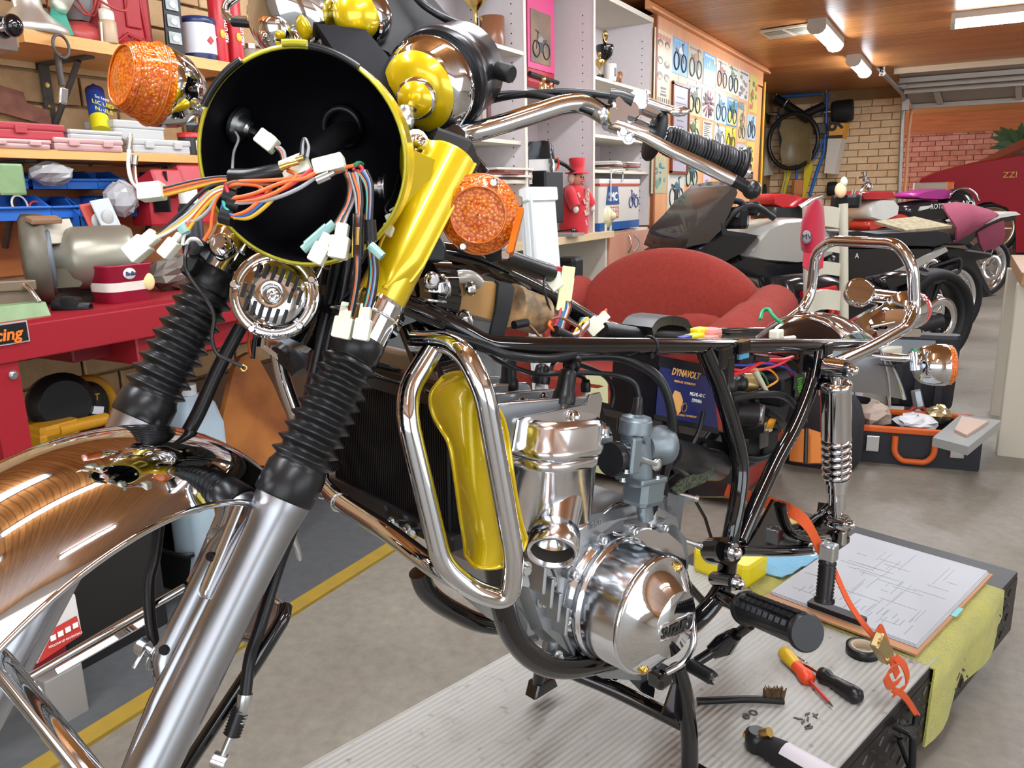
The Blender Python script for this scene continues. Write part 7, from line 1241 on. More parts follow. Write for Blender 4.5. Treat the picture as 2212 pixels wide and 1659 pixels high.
# short tails to the upper connectors
for i,c in enumerate((BLK_,GY_,OR_,GY_)):wr(c,[(592+i*4,318,.70),(604+i*3,328,.70),(610+i*2,345,.70),(608+i*3,360,.70)],.0016)
for i,c in enumerate((BLK_,GY_)):wr(c,[(650+i*4,342,.69),(652+i*2,312,.69),(658+i,300,.69),(664+i*2,318,.69),(658+i*5,340,.69)],.0016)
wr(GY_,[(505,280,.76),(515,300,.75),(505,330,.74),(502,368,.72)],.0013)
# bundle dropping on the right, to the two hanging plugs
for i,c in enumerate((BLK_,OR_,GY_,BLK_,BR_,GY_)):wr(c,[(742+i*5,372,.695),(752+i*4,395,.695),(750+i*3,430,.695),(735+i*3,465,.695),(715+i*5,495,.69)],.0016)
for i,c in enumerate((BLK_,TQ_,OR_,BLK_,BL_,GY_,BLK_)):wr(c,[(762+i*5,368,.70),(785+i*3,395,.70),(792+i*2,430,.70),(790+i*2,480,.70),(795+i*2,530,.705),(800+i*2.4,590,.71),(790+i*2.5,650,.715),(778+i*2,682,.72)],.0017)
for i,c in enumerate((BLK_,OR_,GY_,BLK_)):wr(c,[(768+i*3,380,.70),(776+i*2,430,.695),(770+i*3,470,.69),(768+i*3,550,.69),(765+i*3,610,.70),(752+i*3,682,.72)],.0016)
for i,c in enumerate((GY_,BLK_,OR_)):wr(c,[(755+i*3,375,.69),(768+i*3,420,.69),(772+i,462,.69)],.0015)
wr(BLK_,[(860,380,.80),(850,420,.78),(832,450,.77),(842,468,.77)],.0014);wr(WT_,[(862,456,.77),(855,448,.775),(842,455,.77)],.0012)
b=MB();b.cyl(P(797,475,.70),P(800,520,.703),.0062,n=12);part('tape_wrap',b,BLACKP,WH)
b=MB();b.torus(P(737,664,.72),CU,.009,.0009,20,5);part('tie_loop',b,GLASSY,WH)
# horn leads, key and thin wires on the gaiter
b=MB();b.box(P(420,580,.84),(.014,.02,.03),CR,DN,None,bev=.003);b.box(P(435,545,.84),(.012,.02,.03),CR,DN,None,bev=.003);part('bullet_housing',b,BLACKP,WH);wr(WT_,[(437,532,.83),(425,518,.82),(410,518,.82),(402,530,.82)],.0022);wr(BLK_,[(404,530,.81),(400,555,.80),(405,590,.80),(440,640,.79),(462,680,.79),(458,730,.79),(470,765,.79),(500,780,.79),(525,793,.79)],.0019)
b=MB();b.torus(P(527,795,.79),CF,.0028,.0011,12,6);part('ring_terminal',b,BRASS,WH)
b=MB();b.box(P(560,738,.90),(.014,.012,.004),CR,CU,None,bev=.001);b.box(P(578,755,.90),(.03,.006,.002),CR*.8-CU*.6,CU,None);KY=part('ignition_key',b,CHROME);wr(OR_,[(540,720,.89),(538,745,.89),(544,770,.89)],.0022);wr(BLK_,[(552,722,.89),(548,750,.89),(546,775,.89)],.0026)
# cables down the middle behind the horn
for l,r_ in(([(735,545,.84),(715,640,.86),(690,760,.87),(660,900,.88)],.0075),([(760,520,.84),(740,640,.85),(715,720,.86),(700,800,.87)],.0062),([(705,580,.86),(690,680,.88),(670,800,.9)],.005)):wire('control_cable',pt(l,4),r_,RUBBER,None)
# plugs behind the tank: two big white ones, loom sleeve, loose ends
W2=part('rear_harness',MB().tube(bt([(1065,545,.06),(1100,560,.05),(1150,578,.045),(1188,590,.04)],4),.0125,14),RUBBER,None,'loom with plugs behind the tank')
def conn2(px,py,w,h,ang,t,m=CONN,step=None,th=.016):
    c=BP(px,py,t);d=proj(c)[2];k=d/FPX;a=radians(ang);x=CR*cos(a)+CU*sin(a);y=-CR*sin(a)+CU*cos(a);b=MB();b.box(c,(w*k,h*k,th),x,y,None,bev=.0015)
    if step:b.box(c+x*(w*k*.5+step[0]*k*.45),(step[0]*k,step[1]*k,th*.8),x,y,None,bev=.001)
    return part('connector',b,m,W2)
conn2(1222,625,52,30,82,.05,CONNY,(24,28));conn2(1212,655,36,18,80,.05,CONNY);conn2(1197,610,34,30,-50,.04);conn2(1282,705,34,34,42,.05,CONN,(24,20))
def w2(col,l,r=.0022):return wire('wire',bt(l,5),r,paint(col,.38),W2,6)
for i in range(2):w2(RD_,[(1188,583+i*5,.04),(1205,578+i*5,.04),(1220,585+i*3,.045),(1224,600,.05)])
w2(BL_,[(1188,592,.04),(1198,597,.04)]);w2(BLK_,[(1178,595,.05),(1175,620,.06),(1182,650,.06),(1190,675,.06)],.0018)
for i,c in enumerate((RD_,BL_,GN_,BL_,WT_,OR_,BLK_)):w2(c,[(1208+i*4,650,.05),(1212+i*3.4,665,.055),(1205+i*3,690,.06),(1195+i*4,712,.06)])
for i,c in enumerate((OR_,BLK_,BL_,BR_,OR_,WT_)):w2(c,[(1195+i*4,712,.06),(1222+i*2,728-i,.065),(1250,728-i*2,.065),(1262,715-i*2,.06),(1270,706-i*2,.055)])
for i,c in enumerate((YE_,WT_,BL_,TQ_,BLK_)):w2(c,[(1262+i*2,698+i*2,.055),(1270,688+i,.05),(1262-i*2,690,.05),(1250,705+i*3,.055),(1240,722,.06)])
for i in range(4):w2(OR_,[(1294,690-i*2,.05),(1302,680-i*2,.05),(1310,668+i*3,.05)],.0018)
w2(OR_,[(1180,680,.06),(1190,690,.06),(1186,702,.065),(1196,715,.065)],.0026);w2(BR_,[(1140,700,.08),(1155,715,.08),(1170,732,.085),(1185,736,.09)],.002);w2(BR_,[(1240,735,.09),(1252,728,.085),(1255,710,.08),(1240,700,.075),(1210,686,.07),(1190,690,.065)],.002)
b=MB();b.cyl(BP(1185,735,.09),BP(1235,740,.09),.005,n=12);part('clear_sleeve',b,paint('#d5d2b8',.3),W2);b=MB();b.cyl(BP(1198,715,.068),BP(1230,730,.07),.008,n=12);part('tape_wrap',b,BLACKP,W2);b=MB();b.tube(bt([(1300,712,.045),(1330,716,.04),(1370,722,.035)],3),.012,12);part('taped_loom',b,BLACKP,W2);b=MB();b.cyl(BP(1110,702,.08),BP(1138,697,.08),.0055,n=10);part('black_sleeve',b,BLACKP,W2)
# ================================================================ lift table and tools on it
DZ=.215
def DK(px,py,h=0):return PZ(px,py,DZ+h)
def decking():
    m,nt,b,tc=nodes('ribbed_vinyl',.7);L=nt.links;n1=nd(nt,'ShaderNodeTexNoise',Scale=5,Detail=6,Roughness=.65);n2=nd(nt,'ShaderNodeTexNoise',Scale=38,Detail=3)
    for n in(n1,n2):L.new(tc.outputs['Object'],n.inputs['Vector'])
    r1=ramp(nt,(.22,'#908a80'),(.42,'#a3a29c'),(.7,'#acaba5'));L.new(n1.outputs['Fac'],r1.inputs['Fac']);r2=ramp(nt,(.25,'#7a6c60'),(.36,'#ffffff'));L.new(n2.outputs['Fac'],r2.inputs['Fac'])
    mx=nd(nt,'ShaderNodeMix',data_type='RGBA',blend_type='MULTIPLY');mx.inputs['Factor'].default_value=.55;L.new(r1.outputs['Color'],mx.inputs['A']);L.new(r2.outputs['Color'],mx.inputs['B']);L.new(mx.outputs['Result'],b.inputs['Base Color'])
    mp=nd(nt,'ShaderNodeMapping');mp.inputs['Rotation'].default_value=(0,0,-atan2(LEFT.y,LEFT.x));L.new(tc.outputs['Object'],mp.inputs[0]);wv=nd(nt,'ShaderNodeTexWave',Scale=26.0);L.new(mp.outputs[0],wv.inputs['Vector'])
    bp=nd(nt,'ShaderNodeBump',Strength=.55,Distance=.003);L.new(wv.outputs['Fac'],bp.inputs['Height']);L.new(bp.outputs['Normal'],b.inputs['Normal']);return m
DIA=mat('black_checker_plate','#1c1b1b',.38,.4)
t=thing('bike_lift',BS(1.2,0,0),'low bike lift table with checker plate sides and grey ribbed top','lift table')
b=MB();b.box(BS(1.25,0,DZ-.02),(1.95,.66,.03),BACK,LEFT,UP,bev=.003);b.build('deck_plate',DIA,t);b=MB();b.box(BS(.98,-.002,DZ-.0025),(1.38,.655,.006),BACK,LEFT,UP);b.build('ribbed_mat',decking(),t)
for s_ in(-1,1):b=MB();b.box(BS(1.25,s_*.325,DZ-.095),(1.95,.012,.15),BACK,LEFT,UP);sd_=b.build('side_plate',DIA,t)
b=MB()
for i in range(30):
    for j in range(4):a=.6 if(i+j)%2 else-.6;b.box(BS(1.12+i*.036,.332,DZ-.04-j*.034),(.02,.003,.0045),BACK*cos(a)+UP*sin(a),LEFT,None)
b.build('tread_pattern',mat('worn_steel','#4a4846',.35,.7),sd_)['kind']='stuff'
b=MB();b.box(BS(1.25,0,.05),(1.7,.5,.1),BACK,LEFT,UP);b.build('scissor_base',BLACKP,t)
b=MB();b.tube(fillet([BS(1.42,.335,DZ-.03),BS(1.42,.37,DZ-.03),BS(1.42,.375,DZ-.1),BS(1.42,.36,DZ-.12)],.01),.007,8);b.tube(fillet([BS(1.46,.335,DZ-.08),BS(1.46,.36,DZ-.13),BS(1.44,.37,DZ-.16),BS(1.42,.36,DZ-.14)],.01),.007,8);b.build('tie_down_loop',BLACKP,t)
# towel, clipboard, cloth, yellow cases
TOW=mat('yellow_towel','#b9b53c',.95,noise=(26,.2,'#a7a544'),bump=(240,.9),sheen=.4);G=[]
for i in range(15):
    s_=1.62+.46*i/14;row=[]
    for j in range(13):
        q=-.25+j*.065
        if q<=.33:row.append(BS(s_+(.0 if q>-.1 else .05),q,DZ+.004))
        else:dq=q-.33;row.append(BS(s_+dq*(.35*(i/14)-.06),.338+.006*sin(i*.8)*dq*8,DZ+.004-dq*(.62+.3*(1-i/14))))
    G.append(row)
b=MB();b.slab(G,-.005);tag(b.build('yellow_towel',TOW),'yellow towel hanging over the lift edge under the clipboard','towel')
t=thing('clipboard',BS(1.88,.13,DZ),'large brown clipboard with a wiring diagram under clear film','clipboard');b=MB();b.box(BS(1.87,.125,DZ+.013),(.50,.35,.005),BACK,LEFT,UP,bev=.001);b.build('board',paint('#a87850',.5),t)
for k in range(3):b=MB();b.box(BS(1.88+.004*k,.125-.003*k,DZ+.0165+k*.0012),(.47,.335,.0009),BACK,LEFT,UP);b.build('sheet',paint('#a2a6ab',.4),t)
b=MB();rd=random.Random(3)
for k in range(46):
    s0,q0=1.70+rd.random()*.34,-.0+rd.random()*.25;L_=.02+rd.random()*.1
    b.box(BS(s0,q0,DZ+.0197),((L_,.0009,.0004)if k%2 else(.0009,L_*.8,.0004)),BACK,LEFT,UP)
for k in range(24):b.box(BS(1.70+rd.random()*.05,.0+k*.011,DZ+.0197),(.02+rd.random()*.03,.0022,.0004),BACK,LEFT,UP)
b.build('wiring_diagram',paint('#8e949a',.6),t)['kind']='stuff'
b=MB();b.box(BS(1.66,.11,DZ+.024),(.03,.13,.012),BACK,LEFT,UP,bev=.004);b.build('clip',BLACKP,t);b=MB();b.box(BS(1.86,.30,DZ+.0165),(.05,.012,.001),BACK,LEFT,UP);b.build('teal_tab',paint('#6ab8b8',.4),t)
b=MB();b.grid([[BS(1.76+.2*i/7,-.21+.12*j/5,DZ+.008+.004*((i+j)%2))for j in range(6)]for i in range(8)]);bb=MB();bb.slab([[BS(1.75+.24*i/11,-.20+.13*j/7+.02*i/11,DZ+.008+.003*sin(i*1.9+j))for j in range(8)]for i in range(12)],.003);tag(bb.build('blue_cloth',mat('blue_wipe','#7fb6d4',.9,bump=(120,.8))),'pale blue cleaning cloth folded behind the hanging footpeg','cloth')
t=thing('yellow_tool_case',BS(1.70,-.19,DZ),'small bright yellow tool case at the back of the lift','tool case');b=MB();b.box(BS(1.70,-.19,DZ+.032),(.11,.16,.06),BACK,LEFT,UP,bev=.012);b.build('body',paint('#d9c61e',.35),t);b=MB();b.box(BS(1.69,-.185,DZ+.066),(.03,.05,.008),BACK,LEFT,UP,bev=.002);b.build('red_latch',paint('#c0342c',.4),t)
# tape, screwdrivers, brush, torch, nuts, dirt
c=DK(1863,1412);t=thing('electrical_tape',c,'roll of black insulating tape lying by the clipboard','tape');b=MB();b.lathe([(.021,0),(.034,0),(.034,.019),(.021,.019),(.021,0)],c,UP,30,False,False);b.build('tape',RUBBER,t);b=MB();b.lathe([(.0212,.0005),(.0255,.0196),(.0205,.0196),(.0205,.0005)],c,UP,30,False,False);b.build('core',paint('#a8977c',.6),t)
def driver(a,c,hl,r,mh,ms,label,band=None,socket=False):
    a,c=a+UP*r,c+UP*r*.7;d=(c-a).normalized();L_=(c-a).length;t=thing('screwdriver',(a+c)/2-UP*r,label,'screwdriver');b=MB();b.lathe([(r*.55,0),(r*.95,.006),(r,.02),(r*.8,hl*.55),(r*.72,hl*.72),(r,hl*.82),(r*.9,hl*.96),(r*.45,hl)],a,d,18);b.build('handle',mh,t)
    if band:b=MB();b.lathe([(r*.82,hl*.5),(r*.78,hl*.7),(r*1.03,hl*.82),(r*.95,hl*.97),(r*.5,hl*1.01)],a,d,18);b.build('grip',band,t)
    b=MB();b.cyl(a+d*hl*.98,a+d*L_,r*(.22 if band else .24),n=10);b.build('shaft',ms,t)
    b=MB()
    if socket:b.lathe([(r*.42,L_-.03),(r*.42,L_),(r*.3,L_+.001)],a,d,14);b.build('socket',CHROME,t)
    else:b.lathe([(r*.2,L_),(r*.08,L_+.012)],a,d,8);b.build('tip',IRON,t)
driver(DK(1690,1420),DK(1790,1528),.105,.0155,paint('#c9a41c',.35),paint('#b02c22',.4),'yellow and red insulated screwdriver',paint('#d0421e',.4))
driver(DK(1858,1525),DK(1716,1432),.10,.0165,BLACKS,paint('#8a6a58',.25,metal=.9),'black handled nut driver beside the yellow screwdriver',None,True)
a_,c_=DK(1505,1522)+UP*.008,DK(1692,1526)+UP*.012;t=thing('wire_brush',(a_+c_)/2-UP*.01,'black handled wire brush with brass bristles','brush');b=MB();b.tube(catmull([a_,a_.lerp(c_,.3)+UP*.002,a_.lerp(c_,.62)+UP*.004,c_],5),.0085,10,flat=.75);b.build('handle',BLACKP,t);b=MB();d_=(c_-a_)
for k in range(60):q=a_.lerp(c_,.78+.2*random.random())+LEFT*random.uniform(-.006,.006);b.tube([q,q-LEFT*.0+UP*.026+BACK*random.uniform(-.004,.012)],.0009,4)
b.build('bristles',mat('brass_bristle','#6a5236',.5,.5),t)['kind']='stuff'
for px,py,R_,lab in((1612,1550,.0075,'dark steel nut lying below the wire brush'),(1627,1541,.0085,'flat steel washer beside the dark nut')):b=MB();c=DK(px,py);b.lathe([(R_*.5,0),(R_,0),(R_,.005 if R_<.008 else .002),(R_*.5,.005 if R_<.008 else .002),(R_*.5,0)],c,UP,6 if R_<.008 else 18,False,False);tag(b.build('steel_nut' if R_<.008 else 'washer',IRON),lab,'nut' if R_<.008 else 'washer')
a_,c_=DK(1612,1608)+UP*.02,DK(1800,1720)+UP*.022;d_=(c_-a_).normalized();t=thing('ratchet_tool',(a_+c_)/2-UP*.02,'black cordless ratchet with a white label at the bottom edge','power tool');b=MB();b.tube([a_+d_*.03,a_+d_*.07,c_],[.018,.024,.024],20);b.build('body',RUBBERM,t);b=MB();b.lathe([(.014,-.02),(.02,-.01),(.02,.015),(.014,.02)],a_+d_*.02,UP,20);b.build('head',BLACKS,t);b=MB();b.cyl(a_-d_*.004,a_+d_*.01,.007);b.cyl(a_+d_*.03+UP*.018-LEFT*.0,a_+d_*.045+UP*.03,.009,n=6);b.build('drive_square',BRASS,t);G=[[a_+d_*(.075+.09*i/3)+(UP*cos(p)+d_.cross(UP)*-sin(p))*.0248 for p in(-.9,-.5,0,.5,.8)]for i in range(4)];b=MB();b.slab(G,.0005);b.build('label',paint('#cfcad0',.4),t)
b=MB();rd=random.Random(8)
for k in range(9):c=DK(1748+rd.uniform(-18,18),1562+rd.uniform(-14,16));a=rd.uniform(0,3);b.prism([(0,0),(.012,.002),(.016,.006),(.004,.005)],c,V((cos(a),sin(a),0)),V((-sin(a),cos(a),0)),.003)
tag(b.build('dirt_flakes',paint('#55504a',.8)),'crumbled grey grease flakes on the lift mat','dirt',kind='stuff')
b=MB();b.cyl(PZ(1900,1622,.03),PZ(1940,1640,.03),.016,n=18);tag(b.build('chalk_stick',paint('#c8487a',.6)),'pink plastic end cap lying on the floor by the lift','cap')
# ---- orange tie-down strap
ORS=mat('strap_orange','#d0521e',.6,bump=(500,.5));t=thing('tie_down_strap',BP(1940,1500,.34),'orange tie down strap with brass cam buckle from swing arm to lift','strap')
def ribbon(l,w,th,side):
    p=catmull(l,5);return MB().slab([[q-V(side)*w/2,q,q+V(side)*w/2]for q in p],th)
ribbon([BP(1560,1055,.0),BP(1640,1080,.06),BP(1700,1100,.12),BP(1742,1130,.16),BP(1772,1185,.18)],.026,.002,UP*.8+BACK*.5).build('upper_strap',ORS,t)
ribbon([BP(1800,1225,.20),BP(1840,1310,.25),BP(1900,1390,.30)],.016,.002,BACK).build('long_strap',ORS,t)
for l,w in(([BP(1885,1378,.30),BP(1900,1355,.30),BP(1915,1390,.31),BP(1940,1460,.325)],.022),([BP(1935,1420,.32),BP(1955,1440,.33),BP(1960,1475,.335),BP(1930,1500,.335)],.02),([BP(1935,1440,.33),BP(1915,1455,.34),BP(1925,1482,.34),BP(1945,1470,.34)],.024),([BP(1930,1490,.335),BP(1955,1505,.34),BP(1985,1550,.345)],.018)):ribbon(l,w,.002,BACK*.8+UP*.3).build('strap_loop',ORS,t)
b=MB();c=BP(1905,1400,.315);b.box(c,(.07,.016,.03),BP(1925,1440,.32)-BP(1885,1375,.31),LEFT,None,bev=.003);bk=b.build('cam_buckle',mat('gold_zinc',(.55,.43,.2,1),.3,.9),t);b=MB();b.bolt(BP(1898,1385,.325),LEFT,.004,.003);b.bolt(BP(1915,1425,.33),LEFT,.004,.003);b.build('rivets',BRASS,bk);b=MB();b.tube(fillet([BP(1980,1545,.345),BP(1975,1570,.345),BP(1955,1575,.345),BP(1950,1560,.345)],.01),.006,8);b.build('hook',BLACKP,t)
# ================================================================ middle distance: armchair, chair, tool boxes, table
UPH=mat('red_velour','#8f3328',.95,noise=(60,.25,'#822b21'),bump=(180,.25));ax_=V((.995,-.1,0));ay_=V((-.1,-.995,0));ac=V((-1.12,3.42,0));LA=lambda x,y,z:ac+ax_*x+ay_*y+UP*z
t=thing('armchair',ac+ay_*.4,'red upholstered armchair with a rounded back behind the motorcycle','armchair');G=[]
for i in range(15):
    u=-1+2*i/14;zt=.62+.325*sqrt(max(0,1-(u*.97)**2))**1.1;G.append([LA(u*.47,-.06,.05),LA(u*.47,-.09,zt*.6),LA(u*.46,-.10,zt*.93),LA(u*.45,-.03,zt+.01),LA(u*.45,.05,zt-.02),LA(u*.46,.10,zt*.85),LA(u*.46,.12,.45),LA(u*.46,.12,.3)])
b=MB();b.grid(G);b.grid([[p for p in G[0]],[G[0][-1-k]*0+G[0][k]+ax_*.001 for k in range(8)]]);b.build('backrest',UPH,t,1)
for s_ in(-1,1):b=MB();b.tube(catmull([LA(s_*.46,-.03,.70),LA(s_*.47,.2,.66),LA(s_*.46,.38,.62),LA(s_*.45,.5,.58)],5),[.10]*6+[.115]*5+[.12]*5,18);b.box(LA(s_*.44,.24,.3),(.18,.56,.52),ax_,ay_,UP,bev=.03);b.build('arm',UPH,t)
b=MB();b.box(LA(0,.3,.38),(.70,.46,.16),ax_,ay_,UP,bev=.05);b.build('seat_cushion',UPH,t);b=MB();b.box(LA(0,.24,.19),(.74,.56,.30),ax_,ay_,UP,bev=.02);b.build('base',UPH,t);b=MB();b.ell(LA(.22,.2,.56),.2,.1,.13,ax_,ay_+UP*.3);b.build('side_cushion',UPH,t)
b=MB();b.slab([[LA(-.12,.53,.05),LA(-.02,.535,.05)],[LA(-.13,.535,.3),LA(-.01,.54,.3)],[LA(-.12,.52,.48),LA(-.02,.52,.48)]],.004);b.slab([[LA(.08,.53,.05),LA(.14,.535,.05)],[LA(.07,.535,.3),LA(.15,.54,.3)],[LA(.08,.52,.48),LA(.14,.52,.48)]],.004);tag(b.build('cream_throw',paint('#cfd0a0',.8)),'pale yellow green fabric strips hanging over the armchair seat front','cloth')
CH=paint('#cbc9b8',.5);px_=P(1845,440,3.95);pl_=P(1766,445,3.8);u=(px_-pl_);u.z=0;u.normalize();n_=V((u.y,-u.x,0));t=thing('ladder_back_chair',V((pl_.x,pl_.y,0)),'cream painted ladder back chair with a red cap on its post','chair')
for q in(pl_,px_):b=MB();b.tube([V((q.x,q.y,0)),V((q.x,q.y,.45)),V((q.x-n_.x*.06,q.y-n_.y*.06,q.z))],.022,8);b.build('back_post',CH,t)
w_=(V((px_.x,px_.y,0))-V((pl_.x,pl_.y,0))).length
for z,h in((1.04,.10),(.90,.07),(.78,.065),(.62,.10)):
    G=[[pl_.lerp(px_,i/6)*1 for _ in(0,1)]for i in range(7)]
    for i in range(7):e=pl_.lerp(px_,i/6);bow=sin(pi*i/6)*.025;zz=z*.985+.02*sin(pi*i/6);off=n_*(-.06*(z-.45)/.65-bow);G[i]=[V((e.x,e.y,zz-h/2))+off,V((e.x,e.y,zz+h/2))+off]
    b=MB();b.slab(G,.016);b.build('slat',CH,t)
b=MB();sc_=(pl_+px_)/2;b.box(V((sc_.x,sc_.y,.44))+n_*.2,(w_+.06,.42,.04),u,n_,UP,bev=.01);b.build('seat',CH,t)
for q in(pl_,px_):b=MB();b.cyl(V((q.x,q.y,0))+n_*.38,V((q.x,q.y,.43))+n_*.38,.02);b.build('front_leg',CH,t)
RC_=mat('cap_red','#b01a38',.8,sheen=.3);t=thing('baseball_cap',P(1755,560,3.6),'crimson baseball cap with a winged badge hung on the chair post','cap');R_=[]
for px0,px1,py in((1758,1772,432),(1742,1780,448),(1730,1782,480),(1727,1782,515),(1731,1782,540),(1740,1778,548)):R_.append([P((px0+px1)/2+cos(2*pi*k/16)*(px1-px0)/2,py,3.62+sin(2*pi*k/16)*.07)for k in range(16)])
b=MB();b.rings(R_);b.build('crown',RC_,t);b=MB();b.slab([[P(1735,545,3.56),P(1758,548,3.54),P(1780,545,3.56)],[P(1734,575,3.53),P(1755,590,3.51),P(1778,578,3.53)]],.006);b.build('peak',RC_,t);b=MB();b.ell(P(1742,512,3.54),.022,.012,.03,CR,CF);b.build('badge',paint('#8a8a90',.4),t);text('lettering','MV',P(1743,512,3.525),CR,CU,.035,BLACKP,t)
# open tool case
OG=paint('#c95a20',.45);DK_=paint('#22242a',.5);c0_=PZ(1845,995,0);c1_=PZ(2112,1018,0);u=(c1_-c0_).normalized();n_=V((-u.y,u.x,0));W_=(c1_-c0_).length;TB_=lambda a,d,z:c0_+u*(a*W_)+n_*d+UP*z
t=thing('open_tool_case',c0_,'open black and orange plastic tool case on the floor','tool case');b=MB()
for a,d,sx,sy in((.5,.01,W_,.03),(.5,.30,W_,.03),(.015,.155,.03,.28),(.985,.155,.03,.28)):b.box(TB_(a,d,.075),(sx,sy,.15),u,n_,UP)
b.box(TB_(.5,.155,.01),(W_,.3,.02),u,n_,UP);b.build('tray',DK_,t);b=MB()
for a,d,sx,sy in((.5,.0,W_+.02,.03),(.5,.30,W_+.02,.03),(.0,.15,.03,.30),(1,.15,.03,.30)):b.box(TB_(a,d,.155),(sx,sy,.022),u,n_,UP,bev=.004)
b.build('orange_rim',OG,t);b=MB();b.tube(fillet([TB_(.32,-.015,.13),TB_(.32,-.02,.06),TB_(.38,-.022,.025),TB_(.58,-.022,.025),TB_(.64,-.02,.06),TB_(.64,-.015,.13)],.02),.013,8);b.build('handle',OG,t)
for a in(.14,.82):b=MB();b.box(TB_(a,-.012,.09),(.055,.012,.07),u,n_,UP,bev=.003);b.build('latch',CHROME_DULL,t)
b=MB();b.box(TB_(.43,.40,.34),(W_*.92,.05,.36),u,n_+UP*.15,None,bev=.02);b.build('lid',DK_,t);b=MB();b.box(TB_(.36,.362,.45),(W_*.62,.02,.09),u,n_,None);b.build('lid_tray',mat('clear_grey','#7a8288',.3),t)
for k in range(4):b=MB();b.box(TB_(.2+.18*k,.365,.28),(.03,.02,.2),u,n_+UP*.1,None);b.build('lid_rib',DK_,t)
t=thing('parts_organiser',TB_(.95,.1,.17),'flat clear lidded parts organiser on the tool case corner','organiser');b=MB();q=[PZ(2015,945,.215),PZ(2075,895,.215),PZ(2163,908,.215),PZ(2092,965,.215)];b.rings([[p-UP*.035 for p in q],q],smooth=False);b.build('tray',mat('grey_clear','#8f9290',.25),t);b=MB();q2=[q[0].lerp(q[2],.3)+UP*.012,q[1].lerp(q[3],.15)+UP*.012,q[2].lerp(q[0],.2)+UP*.012,q[3].lerp(q[1],.25)+UP*.012];b.rings([[p-UP*.012 for p in q2],q2],smooth=False);b.build('contents_box',paint('#b49c8c',.5),t)
for c,r_,lab,m_,sd in((TB_(.17,.15,.17),(.07,.06,.06),'crumpled brown plastic bag in the tool case',mat('dusty_bag','#a8978a',.5),2),(TB_(.52,.12,.165),(.09,.08,.035),'white plastic bag in the middle of the tool case',paint('#c9ccd0',.45),6),(TB_(.72,.22,.18),(.05,.04,.04),'shiny gold and silver wrapper in the tool case',mat('foil',(.8,.68,.4,1),.25,.9),7)):tag(crumple(c,*r_,None,seed=sd,amp=.5).build('plastic_bag' if sd!=7 else 'foil_wrapper',m_),lab,'bag')
t=thing('pliers',P(1985,905,3.7),'red handled grey pliers standing in the tool case','pliers');b=MB();b.box(P(1982,862,3.7),(.05,.03,.09),CR+CU*.2,CF,None,bev=.012);b.build('jaws',paint('#8a8f92',.35,metal=.7),t);b=MB();b.tube(pt([(1975,880,3.7),(1962,895,3.7),(1964,915,3.7)],3),.012,8);b.tube(pt([(1990,880,3.7),(2008,895,3.7),(2016,915,3.7)],3),.012,8);b.build('handles',paint('#8f2c28',.4),t)
t=thing('tool_bag',PZ(1760,1030,0),'black fabric tool bag with an orange front pocket','tool bag');c=PZ(1765,1000,0);R_=[]
for z,k in((0,.9),(.03,1),(.2,1),(.26,.9),(.34,.6),(.4,.2)):R_.append([c+V((q[0]*k,q[1]*k+.04,z))for q in rrect(.34,.26,.08)])
b=MB();b.rings(R_);b.build('body',paint('#26252a',.8),t);b=MB();b.slab([[P(1708,930,3.15),P(1745,925,3.1),P(1790,940,3.08)],[P(1705,995,3.12),P(1745,1000,3.06),P(1790,1000,3.05)]],.02);b.build('orange_pocket',paint('#bb6f2c',.8),t);b=MB();b.tube([P(1742,926,3.08),P(1740,1000,3.04)],.008,6);b.build('webbing',BLACKP,t)
# table at the picture edge
tz=.80;t=thing('work_table',PZ(2170,980,0),'cream table with a thick timber top at the picture edge','table');c=P(2168,590,3.55);zt=c.z;lg=PZ(2140,980,0)
LEGM=paint('#b9b3a2',.5);b=MB();b.box(V((lg.x+.09,lg.y+.03,(zt-.03)/2)),(.14,.10,zt-.03),bev=.004);b.build('leg',LEGM,t);b=MB();b.box(V((lg.x+.06,lg.y+.75,(zt-.03)/2)),(.10,.10,zt-.03),bev=.004);b.build('leg',LEGM,t);b=MB();b.box(V((lg.x+.55,lg.y+.4,zt)),(1.05,1.0,.055),bev=.004);b.build('table_top',wood('table_timber','#8a6844','#a4805a','x'),t);b=MB();b.box(V((lg.x+.6,lg.y+.4,zt-.09)),(.9,.86,.12));b.build('apron',LEGM,t)
b=MB();c=V((lg.x+.42,lg.y+.25,zt+.03));b.box(c,(.5,.5,.004));tag(b.build('red_mat',paint('#b8343c',.5)),'red sheet lying on the table top','sheet');b=MB();b.box(V((lg.x+.2,lg.y-.02,zt+.037)),(.12,.08,.016),bev=.004);tag(b.build('white_card',paint('#d8d6d0',.4)),'white card at the front corner of the table','card')
# ================================================================ far end: parked motorcycles, kart, garage door, car
def plane(p0,p1):
    p0,p1=V(p0),V(p1);d=p1-p0;d.z=0;n=V((d.y,-d.x,0)).normalized()
    def f(px,py,off=0):r=ray(px,py);return CC+r*(((p0-CC).dot(n))/r.dot(n))+n*off
    return f,n
def slabp(f,n,l,th,m,name,par,bev=True,off=0):
    """a body panel: outline on the bike's own plane, given real thickness with eased edges"""
    p=[f(*q)for q in l];c=sum(p,V((0,0,0)))/len(p);b=MB();h=th/2
    if bev:b.rings([[c+(q-c)*.86+n*(h+off)for q in p],[c+(q-c)*.97+n*(h*.8+off)for q in p],[q+n*(h*.3+off)for q in p],[q-n*(h*.3-off)for q in p],[c+(q-c)*.9-n*(h-off)for q in p]],smooth=True)
    else:b.rings([[q+n*(h+off)for q in p],[q-n*(h-off)for q in p]],smooth=False)
    return b.build(name,m,par)
